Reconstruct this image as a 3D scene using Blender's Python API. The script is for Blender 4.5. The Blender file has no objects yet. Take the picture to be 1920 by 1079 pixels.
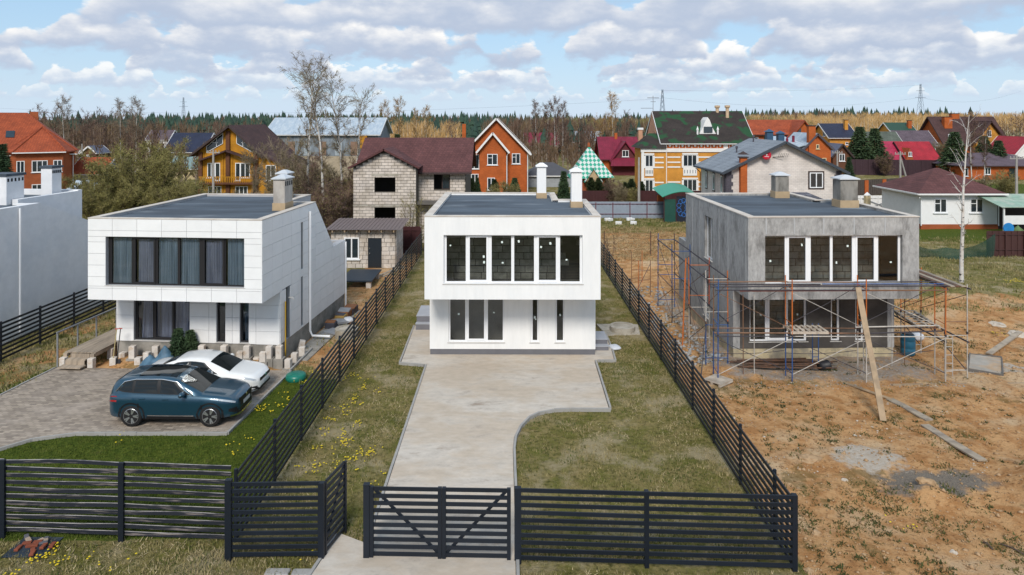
import bpy, bmesh, math, random
import numpy as np
from mathutils import Vector, Matrix, noise as mnoise
R = math.radians
SC = bpy.context.scene
COL = SC.collection
rnd = random.Random(11)

# ---------------------------------------------------------------- camera
CAM_H = 10.5
FPX, PX0, PY0 = 1280.0, 955.0, 222.0
cam_d = bpy.data.cameras.new('camera')
cam_d.sensor_width = 36.0
cam_d.lens = 24.0
cam_d.shift_x = (960 - PX0) / 1920
cam_d.shift_y = -(539.5 - PY0) / 1920
cam_d.clip_start = 0.2
cam_d.clip_end = 9000
cam = bpy.data.objects.new('camera', cam_d)
COL.objects.link(cam)
cam.location = (0, 0, CAM_H)
cam.rotation_euler = (R(90), 0, 0)
SC.camera = cam

# ---------------------------------------------------------------- world, sun, exposure
SUN_EL, SUN_AZ = R(41), R(187)       # azimuth clockwise from +Y: behind and left of the camera
world = bpy.data.worlds.new('World')
SC.world = world
world.use_nodes = True

def nn(nt, t, **kw):
    n = nt.nodes.new(t)
    ins = kw.pop('ins', {})
    for k, v in kw.items():
        setattr(n, k, v)
    for k, v in ins.items():
        s = n.inputs[k]
        if hasattr(v, 'is_output') or isinstance(v, bpy.types.NodeSocket):
            nt.links.new(v, s)
        else:
            s.default_value = v
    return n

def math_(nt, op, a, b=None, c=None, clamp=False):
    ins = {0: a}
    if b is not None: ins[1] = b
    if c is not None: ins[2] = c
    return nn(nt, 'ShaderNodeMath', operation=op, use_clamp=clamp, ins=ins).outputs[0]

def mixc(nt, fac, a, b, blend='MIX'):
    n = nt.nodes.new('ShaderNodeMix'); n.data_type = 'RGBA'; n.blend_type = blend
    for i, v in ((0, fac), (6, a), (7, b)):
        if isinstance(v, bpy.types.NodeSocket): nt.links.new(v, n.inputs[i])
        else: n.inputs[i].default_value = v if i == 0 else (tuple(v) + (1,))[:4]
    return n.outputs[2]

def smooth(nt, v, lo, hi):
    return nn(nt, 'ShaderNodeMapRange', interpolation_type='SMOOTHSTEP', ins={0: v, 1: lo, 2: hi, 3: 0.0, 4: 1.0}).outputs[0]

def build_world():
    """Nishita sky with rows of cumulus: flat shaded bases, lit billowing tops, smaller towards the horizon"""
    nt = world.node_tree
    nt.nodes.clear()
    out = nt.nodes.new('ShaderNodeOutputWorld')
    bg = nt.nodes.new('ShaderNodeBackground')
    bg.inputs[1].default_value = 0.10
    nt.links.new(bg.outputs[0], out.inputs[0])
    sky = nt.nodes.new('ShaderNodeTexSky')
    sky.sky_type = 'NISHITA'; sky.sun_disc = False
    sky.sun_elevation = SUN_EL; sky.sun_rotation = SUN_AZ
    sky.air_density = 1.0; sky.dust_density = 0.6; sky.ozone_density = 1.6
    d0 = nt.nodes.new('ShaderNodeTexCoord').outputs['Generated']
    sp = nn(nt, 'ShaderNodeSeparateXYZ', ins={0: d0}); z = sp.outputs[2]
    flat = nn(nt, 'ShaderNodeCombineXYZ', ins={0: sp.outputs[0], 1: sp.outputs[1], 2: 0.0}).outputs[0]
    col = mixc(nt, 0.65, sky.outputs[0], (3.5, 5.7, 8.0))
    hz = math_(nt, 'POWER', 2.718, math_(nt, 'MULTIPLY', math_(nt, 'MAXIMUM', z, 0.0), -14.0))
    col = mixc(nt, math_(nt, 'MULTIPLY', hz, 0.85), col, (5.6, 6.6, 7.8))
    rows = [(0.026, 0.016, 24, .45, .40, .62), (0.042, 0.026, 15, .75, .37, .60), (0.062, 0.036, 10.0, .92, .34, .58), (0.088, 0.050, 7.0, 1, .33, .57), (0.124, 0.064, 5.0, 1, .33, .57),
            (0.175, 0.09, 3.7, 1, .34, .56), (0.26, 0.13, 2.6, 1, .36, .58), (0.40, 0.18, 1.8, 1, .38, .60), (0.62, 0.22, 1.3, 1, .38, .60)]
    for k, (e, t, s, op, c0, c1) in enumerate(rows):
        hv = nn(nt, 'ShaderNodeVectorMath', operation='MULTIPLY_ADD', ins={0: flat, 1: (s, s, s), 2: (k*3.1, k*7.7, k*5.3)}).outputs[0]
        n1 = nn(nt, 'ShaderNodeTexNoise', ins={'Vector': hv, 'Scale': 1.0, 'Detail': 2.0, 'Roughness': .5}).outputs[0]
        bv = nn(nt, 'ShaderNodeVectorMath', operation='MULTIPLY_ADD', ins={0: d0, 1: (s*2.6, s*2.6, s*5.2), 2: (k*1.7, k*4.1, k*9.3)}).outputs[0]
        n2 = nn(nt, 'ShaderNodeTexNoise', ins={'Vector': bv, 'Scale': 1.0, 'Detail': 5.0, 'Roughness': .56}).outputs[0]
        bil = math_(nt, 'SUBTRACT', n2, 0.5)
        hh = math_(nt, 'MULTIPLY', smooth(nt, n1, c0, c1), 1.25)
        v = math_(nt, 'DIVIDE', math_(nt, 'SUBTRACT', z, e), t)
        den = math_(nt, 'ADD', math_(nt, 'SUBTRACT', hh, v), math_(nt, 'MULTIPLY', bil, 1.7))
        at = smooth(nt, den, 0.02, 0.22)
        ab = smooth(nt, math_(nt, 'ADD', v, math_(nt, 'MULTIPLY', bil, 1.5)), -0.25, 0.14)
        ok = smooth(nt, hh, 0.02, 0.25)
        al = math_(nt, 'MULTIPLY', math_(nt, 'MULTIPLY', at, ab), math_(nt, 'MULTIPLY', ok, op))
        rel = math_(nt, 'DIVIDE', v, math_(nt, 'ADD', hh, 0.25))
        lit = smooth(nt, math_(nt, 'ADD', math_(nt, 'ADD', math_(nt, 'MULTIPLY', rel, 0.85), 0.12), math_(nt, 'SUBTRACT', math_(nt, 'MULTIPLY', bil, 1.5), math_(nt, 'MULTIPLY', den, 0.12))), 0.05, 0.95)
        f = min(1.0, e/0.07); base = tuple(a*(1-f)+b*f for a, b in zip((5.7, 6.4, 7.5), (4.15, 4.85, 6.1)))
        cc = mixc(nt, lit, base, (9.0, 8.8, 8.5))
        col = mixc(nt, al, col, cc)
    nt.links.new(col, bg.inputs[0])
build_world()

sun_d = bpy.data.lights.new('sun', 'SUN')
sun_d.energy = 2.6; sun_d.angle = R(16); sun_d.color = (1.0, 0.94, 0.85)
sun = bpy.data.objects.new('sun', sun_d); COL.objects.link(sun)
sv = Vector((math.sin(SUN_AZ) * math.cos(SUN_EL), math.cos(SUN_AZ) * math.cos(SUN_EL), math.sin(SUN_EL)))
sun.rotation_euler = (-sv).to_track_quat('-Z', 'Y').to_euler()
sun.location = sv * 60
SC.view_settings.view_transform = 'Standard'
SC.view_settings.look = 'None'
SC.view_settings.exposure = 0.26
SC.view_settings.gamma = 1.0
SC.view_settings.use_curve_mapping = False
SC.render.filter_size = 1.1
SC.cycles.max_bounces = 5
SC.cycles.diffuse_bounces = 3
SC.cycles.glossy_bounces = 3
SC.cycles.caustics_reflective = False
SC.cycles.caustics_refractive = False
world.cycles.sampling_method = 'MANUAL'
world.cycles.sample_map_resolution = 256
SC.cycles.transparent_max_bounces = 12

# ---------------------------------------------------------------- measuring helpers (photo survey -> metres)
def sx(px, Y): return (px - PX0) / FPX * Y
def sz(py, Y): return CAM_H - (py - PY0) / FPX * Y
def gp(px, py, z=0.0):
    Y = (CAM_H - z) * FPX / (py - PY0)
    return (sx(px, Y), Y)

# ---------------------------------------------------------------- object helpers
def tag(o, label=None, cat=None, group=None, kind=None):
    if label: o['label'] = label
    if cat: o['category'] = cat
    if group: o['group'] = group
    if kind: o['kind'] = kind
    return o

def thing(name, label, cat, loc=(0, 0, 0), rz=0.0, group=None):
    o = bpy.data.objects.new(name, None)
    o.empty_display_size = 0.2
    COL.objects.link(o)
    o.location = loc; o.rotation_euler = (0, 0, rz)
    return tag(o, label, cat, group)

def copy_tree(o, parent=None):
    c = o.copy(); COL.objects.link(c); c.parent = parent
    for ch in o.children: copy_tree(ch, c)
    return c

class MB:
    def __init__(s): s.v = []; s.f = []; s.m = []; s.mi = 0
    def add(s, vs, fs):
        b = len(s.v); s.v += [tuple(v) for v in vs]
        for f in fs: s.f.append([b + i for i in f]); s.m.append(s.mi)
        return s
    def box(s, x0, x1, y0, y1, z0, z1):
        return s.add([(x0,y0,z0),(x1,y0,z0),(x1,y1,z0),(x0,y1,z0),(x0,y0,z1),(x1,y0,z1),(x1,y1,z1),(x0,y1,z1)],
                     [(0,3,2,1),(4,5,6,7),(0,1,5,4),(1,2,6,5),(2,3,7,6),(3,0,4,7)])
    def cbox(s, x0, x1, y0, y1, z0, z1, b=0.01):
        """box with chamfered top and vertical edges"""
        v = []
        for z, i in ((z0, 0), (z1 - b, 0), (z1, b)):
            X0, X1, Y0, Y1 = x0 + i, x1 - i, y0 + i, y1 - i
            v += [(X0+b,Y0,z),(X1-b,Y0,z),(X1,Y0+b,z),(X1,Y1-b,z),(X1-b,Y1,z),(X0+b,Y1,z),(X0,Y1-b,z),(X0,Y0+b,z)]
        f = [tuple(range(7, -1, -1)), tuple(range(16, 24))]
        for k in (0, 8):
            for i in range(8):
                j = (i + 1) % 8
                f.append((k+i, k+j, k+8+j, k+8+i))
        return s.add(v, f)
    def bar(s, p, q, w, h=None, up=(0, 0, 1)):
        h = h or w
        p, q = Vector(p), Vector(q); d = (q - p).normalized(); u = Vector(up)
        if abs(d.dot(u)) > 0.98: u = Vector((1, 0, 0))
        a = d.cross(u).normalized(); b = a.cross(d).normalized()
        vs = []
        for c in (p, q):
            for i, j in ((-1,-1),(1,-1),(1,1),(-1,1)): vs.append(c + a * (i*w/2) + b * (j*h/2))
        return s.add(vs, [(0,1,2,3),(7,6,5,4),(0,4,5,1),(1,5,6,2),(2,6,7,3),(3,7,4,0)])
    def tube(s, pts, rad, n=6, cap=True):
        pts = [Vector(p) for p in pts]
        if not hasattr(rad, '__len__'): rad = [rad] * len(pts)
        vs = []; fs = []
        for i, p in enumerate(pts):
            d = (pts[min(i+1, len(pts)-1)] - pts[max(i-1, 0)])
            d = d.normalized() if d.length > 1e-9 else Vector((0, 0, 1))
            u = Vector((0, 0, 1)) if abs(d.z) < 0.9 else Vector((1, 0, 0))
            a = d.cross(u).normalized(); b = d.cross(a).normalized()
            for k in range(n):
                t = 2 * math.pi * k / n
                vs.append(p + (a * math.cos(t) + b * math.sin(t)) * rad[i])
        for i in range(len(pts) - 1):
            for k in range(n):
                k2 = (k + 1) % n
                fs.append((i*n+k, i*n+k2, (i+1)*n+k2, (i+1)*n+k))
        if cap:
            fs.append(tuple(range(n))); fs.append(tuple((len(pts)-1)*n + k for k in range(n-1, -1, -1)))
        return s.add(vs, fs)
    def lathe(s, prof, n=16, c=(0, 0, 0), axis='z'):
        vs = []; fs = []
        for r, z in prof:
            for k in range(n):
                t = 2 * math.pi * k / n
                if axis == 'z': vs.append((c[0]+r*math.cos(t), c[1]+r*math.sin(t), c[2]+z))
                elif axis == 'y': vs.append((c[0]+r*math.cos(t), c[1]+z, c[2]+r*math.sin(t)))
                else: vs.append((c[0]+z, c[1]+r*math.cos(t), c[2]+r*math.sin(t)))
        for i in range(len(prof) - 1):
            for k in range(n):
                k2 = (k + 1) % n
                fs.append((i*n+k, i*n+k2, (i+1)*n+k2, (i+1)*n+k))
        if prof[0][0] > 1e-6: fs.append(tuple(range(n-1, -1, -1)))
        if prof[-1][0] > 1e-6: fs.append(tuple((len(prof)-1)*n + k for k in range(n)))
        return s.add(vs, fs)
    def prism(s, poly, a0, a1, axis='z'):
        """extrude a 2D polygon; axis z: (x,y), axis y: (x,z), axis x: (y,z)"""
        def mk(p, a):
            return (p[0], p[1], a) if axis == 'z' else ((p[0], a, p[1]) if axis == 'y' else (a, p[0], p[1]))
        n = len(poly)
        vs = [mk(p, a0) for p in poly] + [mk(p, a1) for p in poly]
        fs = [tuple(range(n-1, -1, -1)), tuple(range(n, 2*n))] + [(i, (i+1) % n, n + (i+1) % n, n + i) for i in range(n)]
        return s.add(vs, fs)
    def slab(s, quad, t):
        """thick sheet: quad corners (3D) pushed down along normal by t"""
        q = [Vector(p) for p in quad]
        nrm = (q[1]-q[0]).cross(q[2]-q[0]).normalized()
        if nrm.z < 0: nrm = -nrm
        lo = [p - nrm * t for p in q]; n = len(q)
        return s.add(q + lo, [tuple(range(n)), tuple(range(2*n-1, n-1, -1))] + [(i, n+i, n+(i+1) % n, (i+1) % n) for i in range(n)])
    def mesh(s, name):
        me = bpy.data.meshes.new(name)
        me.from_pydata(s.v, [], s.f)
        if len(set(s.m)) > 1: me.polygons.foreach_set('material_index', s.m)
        return me
    def build(s, name, mat, parent=None, smooth=False, fix=True, **kw):
        me = s.mesh(name)
        if fix:
            bm = bmesh.new(); bm.from_mesh(me)
            bmesh.ops.recalc_face_normals(bm, faces=bm.faces); bm.to_mesh(me); bm.free()
        return mobj(name, me, mat, parent, smooth, **kw)

def mobj(name, me, mat, parent=None, smooth=False, loc=None, rz=None, label=None, cat=None, group=None, kind=None):
    if not me.materials:
        for m in (mat if isinstance(mat, (list, tuple)) else [mat]): me.materials.append(m)
    if smooth: me.polygons.foreach_set('use_smooth', [True] * len(me.polygons))
    o = bpy.data.objects.new(name, me); COL.objects.link(o); o.parent = parent
    if loc is not None: o.location = loc
    if rz is not None: o.rotation_euler = (0, 0, rz)
    return tag(o, label, cat, group, kind)

_unit = {}
def unit_box(key, mat, b=0.0):
    """shared 1x1x1 box mesh per material"""
    k = (key, mat.name)
    if k not in _unit:
        m = MB()
        if b: m.cbox(-.5, .5, -.5, .5, -.5, .5, b)
        else: m.box(-.5, .5, -.5, .5, -.5, .5)
        me = m.mesh(key); me.materials.append(mat); _unit[k] = me
    return _unit[k]
def piece(name, mat, parent, c, size, rot=(0, 0, 0), b=0.0):
    o = bpy.data.objects.new(name, unit_box(name, mat, b)); COL.objects.link(o); o.parent = parent
    o.location = c; o.scale = size; o.rotation_euler = rot
    return o

def numpy_mesh(name, V, F, mat, parent=None, **kw):
    """V (n,3), F (m,k) all same k"""
    me = bpy.data.meshes.new(name)
    V = np.asarray(V, dtype=np.float32); F = np.asarray(F, dtype=np.int32)
    k = F.shape[1]
    me.vertices.add(len(V)); me.vertices.foreach_set('co', V.ravel())
    me.loops.add(F.size); me.loops.foreach_set('vertex_index', F.ravel())
    me.polygons.add(len(F))
    me.polygons.foreach_set('loop_start', np.arange(0, F.size, k, dtype=np.int32))
    me.update(calc_edges=True); me.validate()
    return mobj(name, me, mat, parent, **kw)

# ---------------------------------------------------------------- materials
def lin(c):
    c = c / 255.0
    return c / 12.92 if c <= 0.04045 else ((c + 0.055) / 1.055) ** 2.4
def rgb(r, g, b, k=1.0): return (lin(r) * k, lin(g) * k, lin(b) * k)
MATS = {}
def mat(name, col, col2=None, scale=1.5, rough=0.8, metal=0.0, var=0.12, vscale=0.8, bump=0.0, bscale=30.0, rand=0.0,
        spec=0.4, detail=6.0, stretch=(1, 1, 1), lo=0.42, hi=0.62, coat=0.0, col3=None, scale3=6.0, lo3=0.55, hi3=0.7, translucent=0.0, coords='world', mrough=0.6):
    if name in MATS: return MATS[name]
    m = bpy.data.materials.new(name); m.use_nodes = True
    nt = m.node_tree; bs = nt.nodes['Principled BSDF']
    if coords == 'world': pos = nt.nodes.new('ShaderNodeNewGeometry').outputs['Position']
    else: pos = nt.nodes.new('ShaderNodeTexCoord').outputs['Object']
    if stretch != (1, 1, 1):
        pos = nn(nt, 'ShaderNodeVectorMath', operation='MULTIPLY', ins={0: pos, 1: stretch}).outputs[0]
    def noi(s, d=detail, r=mrough): return nn(nt, 'ShaderNodeTexNoise', ins={'Vector': pos, 'Scale': s, 'Detail': d, 'Roughness': r}).outputs[0]
    c = nn(nt, 'ShaderNodeRGB').outputs[0]; c.default_value = tuple(col) + (1,)
    if col2 is not None: c = mixc(nt, smooth(nt, noi(scale), lo, hi), c, col2)
    if col3 is not None: c = mixc(nt, smooth(nt, noi(scale3), lo3, hi3), c, col3)
    if var:
        f = nn(nt, 'ShaderNodeMapRange', ins={0: noi(vscale * 3.1), 1: 0.3, 2: 0.7, 3: 1 - var, 4: 1 + var}).outputs[0]
        c = nn(nt, 'ShaderNodeVectorMath', operation='SCALE', ins={0: c, 'Scale': f}).outputs[0]
    if rand:
        oi = nt.nodes.new('ShaderNodeObjectInfo').outputs['Random']
        f = nn(nt, 'ShaderNodeMapRange', ins={0: oi, 1: 0.0, 2: 1.0, 3: 1 - rand, 4: 1 + rand}).outputs[0]
        c = nn(nt, 'ShaderNodeVectorMath', operation='SCALE', ins={0: c, 'Scale': f}).outputs[0]
    nt.links.new(c, bs.inputs['Base Color'])
    bs.inputs['Roughness'].default_value = rough
    bs.inputs['Metallic'].default_value = metal
    bs.inputs['Specular IOR Level'].default_value = spec
    if coat: bs.inputs['Coat Weight'].default_value = coat; bs.inputs['Coat Roughness'].default_value = 0.03
    if bump:
        b = nn(nt, 'ShaderNodeBump', ins={'Height': noi(bscale, 4.0), 'Strength': bump, 'Distance': 0.02})
        nt.links.new(b.outputs[0], bs.inputs['Normal'])
    MATS[name] = m
    return m

def glass_mat(name, tint=(0.55, 0.6, 0.62), refl=1.0, rough=0.02):
    m = bpy.data.materials.new(name); m.use_nodes = True; nt = m.node_tree; nt.nodes.clear()
    out = nt.nodes.new('ShaderNodeOutputMaterial')
    tr = nn(nt, 'ShaderNodeBsdfTransparent', ins={0: tint + (1,)})
    gl = nn(nt, 'ShaderNodeBsdfGlossy', ins={0: (1, 1, 1, 1), 'Roughness': rough})
    fr = nn(nt, 'ShaderNodeFresnel', ins={0: 1.5})
    mx = nn(nt, 'ShaderNodeMixShader', ins={0: math_(nt, 'MULTIPLY', fr.outputs[0], refl, clamp=True), 1: tr.outputs[0], 2: gl.outputs[0]})
    nt.links.new(mx.outputs[0], out.inputs[0])
    MATS[name] = m
    return m

def brick_mat(name, c1, c2, cm, bw=0.25, bh=0.075, mortar=0.012, rough=0.85, axis='xz', bump=0.4, var=0.15):
    """brick courses too far away to tell apart; vertical walls: u along the wall, v up"""
    m = bpy.data.materials.new(name); m.use_nodes = True; nt = m.node_tree; bs = nt.nodes['Principled BSDF']
    tc = nt.nodes.new('ShaderNodeTexCoord'); sp = nn(nt, 'ShaderNodeSeparateXYZ', ins={0: tc.outputs['Object']})
    if axis == 'xz': u = math_(nt, 'ADD', sp.outputs[0], sp.outputs[1]); v = sp.outputs[2]
    else: u = sp.outputs[0]; v = sp.outputs[1]
    cv = nn(nt, 'ShaderNodeCombineXYZ', ins={0: u, 1: v, 2: 0.0})
    br = nn(nt, 'ShaderNodeTexBrick', ins={'Vector': cv.outputs[0], 'Color1': c1 + (1,), 'Color2': c2 + (1,), 'Mortar': cm + (1,), 'Scale': 1.0,
        'Mortar Size': mortar, 'Mortar Smooth': 0.2, 'Bias': 0.0, 'Brick Width': bw, 'Row Height': bh})
    no = nn(nt, 'ShaderNodeTexNoise', ins={'Vector': tc.outputs['Object'], 'Scale': 0.9, 'Detail': 6.0})
    f = nn(nt, 'ShaderNodeMapRange', ins={0: no.outputs[0], 1: 0.3, 2: 0.7, 3: 1 - var, 4: 1 + var}).outputs[0]
    c = nn(nt, 'ShaderNodeVectorMath', operation='SCALE', ins={0: br.outputs[0], 'Scale': f}).outputs[0]
    nt.links.new(c, bs.inputs['Base Color']); bs.inputs['Roughness'].default_value = rough
    bs.inputs['Specular IOR Level'].default_value = 0.25
    if bump:
        b = nn(nt, 'ShaderNodeBump', invert=True, ins={'Height': br.outputs[1], 'Strength': bump, 'Distance': 0.02})
        nt.links.new(b.outputs[0], bs.inputs['Normal'])
    MATS[name] = m
    return m

WHITE = mat('white_plaster', (0.80, 0.80, 0.795), col2=(0.76, 0.765, 0.765), scale=0.7, rough=0.75, var=0.03, bump=0.08, bscale=60, col3=(0.72, 0.715, 0.70), scale3=1.0, lo3=0.60, hi3=0.80, stretch=(2.2, 2.2, .4))
PANELW = mat('white_facade_panel', (0.80, 0.80, 0.80), rough=0.55, var=0.03, rand=0.025, bump=0.03, bscale=40)
JOINT = mat('panel_joint', (0.42, 0.42, 0.43), rough=0.8, var=0.05)
GREYC = mat('raw_render', (0.34, 0.338, 0.333), col2=(0.19, 0.187, 0.182), scale=1.3, rough=0.9, var=0.28, vscale=2.4, bump=0.25, bscale=14, col3=(0.38, 0.377, 0.37), scale3=0.8, lo3=0.50, hi3=0.70, stretch=(1.2, 1.2, 0.5), lo=0.46, hi=0.70, mrough=.7)
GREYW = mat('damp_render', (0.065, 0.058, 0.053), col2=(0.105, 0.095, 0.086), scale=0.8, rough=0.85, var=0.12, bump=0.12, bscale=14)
PLINTHG = mat('grey_plinth', (0.135, 0.135, 0.15), rough=0.8, var=0.07)
PLINTHC = mat('concrete_plinth', (0.30, 0.28, 0.25), col2=(0.2, 0.19, 0.17), scale=1.6, rough=0.9, var=0.15, bump=0.3, bscale=12)
PLINTHY = mat('foam_plinth', (0.50, 0.42, 0.27), col2=(0.33, 0.29, 0.22), scale=2.0, rough=0.9, var=0.15, bump=0.2, bscale=12, col3=(0.13, 0.12, 0.11), scale3=5, lo3=0.62, hi3=0.70)
ROOFB = mat('bitumen_roof', (0.075, 0.098, 0.125), col2=(0.045, 0.058, 0.075), scale=0.5, rough=0.75, var=0.14, vscale=0.5, stretch=(0.35, 1.6, 1), col3=(0.21, 0.24, 0.27), scale3=0.6, lo3=0.56, hi3=0.74, bump=0.1, bscale=20)
CAPT = mat('parapet_cap', (0.52, 0.46, 0.40), col2=(0.60, 0.55, 0.49), scale=1.4, rough=0.8, var=0.08)
PVC = mat('white_pvc', (0.80, 0.81, 0.83), rough=0.35, var=0.02)
PVCD = mat('dark_pvc', (0.018, 0.017, 0.019), rough=0.4, var=0.05)
SILL = mat('metal_sill', (0.55, 0.53, 0.50), rough=0.5, var=0.05)
STICK = mat('sticker', (0.70, 0.80, 0.76), rough=0.6, var=0.02)
GLASS = glass_mat('window_glass', (0.86, 0.88, 0.88), 0.8)
GLASSD = glass_mat('dark_window_glass', (0.30, 0.36, 0.40), 1.0)
GLASSB = glass_mat('curtained_window_glass', (0.84, 0.90, 0.95), 1.2)
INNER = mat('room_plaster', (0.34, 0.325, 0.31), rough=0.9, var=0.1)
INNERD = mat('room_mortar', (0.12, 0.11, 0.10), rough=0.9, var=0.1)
BLOCK = mat('aerated_block', (0.44, 0.42, 0.37), col2=(0.31, 0.295, 0.26), scale=2.5, rough=0.95, var=0.12, rand=0.16, bump=0.3, bscale=22)
FMETAL = mat('dark_fence_paint', (0.0085, 0.0125, 0.020), rough=0.5, var=0.12, rand=0.15, spec=0.35)
FWOOD = mat('weathered_fence_paint', (0.012, 0.015, 0.023), col2=(0.20, 0.17, 0.16), scale=2.2, rough=0.7, var=0.15, rand=0.15, stretch=(0.5, 1, 7), lo=0.53, hi=0.70, bump=0.2, bscale=25)
FEDGE = mat('worn_board_edge', (0.36, 0.33, 0.31), col2=(0.10, 0.095, 0.10), scale=2.0, rough=0.85, var=0.2, stretch=(0.8, 1, 1))
CONC = mat('kerb_concrete', (0.32, 0.31, 0.295), rough=0.9, var=0.12, bump=0.2, bscale=18)
TIN = mat('tin_cap', (0.62, 0.64, 0.66), rough=0.4, metal=0.3, var=0.05)
# ================================================================ GROUND
def _hash(ix, iy, s):
    h = (ix.astype(np.int64) * 374761393 + iy.astype(np.int64) * 668265263 + s * 1442695041) & 0xffffffff
    h = ((h ^ (h >> 13)) * 1274126177) & 0xffffffff
    return ((h ^ (h >> 16)) & 0xffff) / 65535.0
def vnoise(x, y, s=0):
    ix, iy = np.floor(x), np.floor(y); fx, fy = x - ix, y - iy
    fx = fx*fx*(3-2*fx); fy = fy*fy*(3-2*fy)
    a = _hash(ix, iy, s); b = _hash(ix+1, iy, s); c = _hash(ix, iy+1, s); d = _hash(ix+1, iy+1, s)
    return (a*(1-fx)+b*fx)*(1-fy) + (c*(1-fx)+d*fx)*fy
def fbm(x, y, s=0, o=4):
    t = 0; a = 0.5
    for i in range(o):
        t = t + a * vnoise(x * 2**i, y * 2**i, s + i); a *= 0.5
    return t
def sst(v, a, b):
    t = np.clip((v - a) / (b - a), 0, 1); return t*t*(3-2*t)
def inpoly(x, y, poly):
    x = np.asarray(x); y = np.asarray(y); r = np.zeros(x.shape, bool); n = len(poly); j = n - 1
    for i in range(n):
        xi, yi = poly[i]; xj, yj = poly[j]
        c = ((yi > y) != (yj > y)) & (x < (xj - xi) * (y - yi) / (yj - yi + 1e-12) + xi)
        r ^= c; j = i
    return r

# surveyed outlines
DRIVE = [(-3.49, 28.95), (-3.47, 19.5), (-3.46, 16.75), (-4.30, 17.2), (-4.44, 16.15), (-4.52, 15.6), (-4.75, 14.6), (-4.9, 12.5),
         (0.16, 12.5), (0.13, 19.4), (0.11, 21.6), (0.16, 22.4), (0.34, 23.2), (0.66, 23.9), (1.05, 24.3), (1.6, 24.53), (2.2, 24.58), (3.58, 24.56),
         (3.66, 29.45), (4.53, 29.5), (4.62, 31.0), (4.62, 33.0), (3.72, 33.0), (3.72, 30.6), (-3.45, 30.6), (-3.45, 34.4), (-4.75, 34.4), (-4.75, 33.9), (-4.63, 29.2)]
PAVING = [gp(106, 692), gp(544, 697), gp(425, 813.5), gp(145, 813.5), gp(64, 824), gp(0, 843), (-23.0, 20.6), (-26.0, 20.6), (-26.0, 25.6), gp(0, 745)]
HOUSE_C = dict(x=-3.53, y=28.4, W=7.32)
def hgt(x, y):
    x = np.asarray(x, float); y = np.asarray(y, float)
    z = (fbm(x*0.35, y*0.35, 3) - 0.47) * 0.06
    lot = sst(x, 7.0, 8.0) * (1 - sst(y, 60, 70)) * sst(y, -5, 5)
    z = z + lot * ((fbm(x*0.55, y*0.55, 9, 5) - 0.47) * 0.32 + (fbm(x*2.1, y*2.1, 21, 3) - 0.44) * 0.13 - 0.07*np.exp(-((x-12.6-.06*(y-16)+.25*np.sin(y*.7))/.16)**2)*(1-sst(y, 22, 24)) - 0.07*np.exp(-((x-14.2-.06*(y-16)+.25*np.sin(y*.7))/.16)**2)*(1-sst(y, 22, 24)))
    z = z + 0.75 * np.exp(-(((x-15.5)/1.15)**2 + ((y-18.9)/1.3)**2))            # earth mound by the right border of the lot
    z = z + 0.28 * np.exp(-(((x-11.7)/0.55)**2 + ((y-19.0)/0.35)**2))           # small heap
    z = z + lot * 0.5 * sst(x, 17.5, 27) * sst(y, 30, 40) * (1 - sst(y, 44, 56))   # low bank
    z = z - 0.10 * sst(y, 66, 74)
    hill = sst(y, 170, 520) * (4.5 * sst(x - 0.12*y, 0, 170) + 1.0)
    z = z + hill + sst(y, 560, 1500) * 3
    flat = np.maximum.reduce([sst(x, -5.2, -4.6)*(1-sst(x, 4.4, 5.0))*(1-sst(y, 40, 42)), sst(-x, 9, 9.6)*(1-sst(y, 42, 44))])
    return z * (1 - 0.85*flat) - 0.03 * flat + 0.27 * sst(y, 28.45, 28.8) * (1 - sst(y, 33, 34)) * sst(x, -17.4, -16.6) * (1 - sst(x, -10.3, -9.5))

def gz(x, y): return float(hgt(np.array([x]), np.array([y]))[0])

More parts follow.
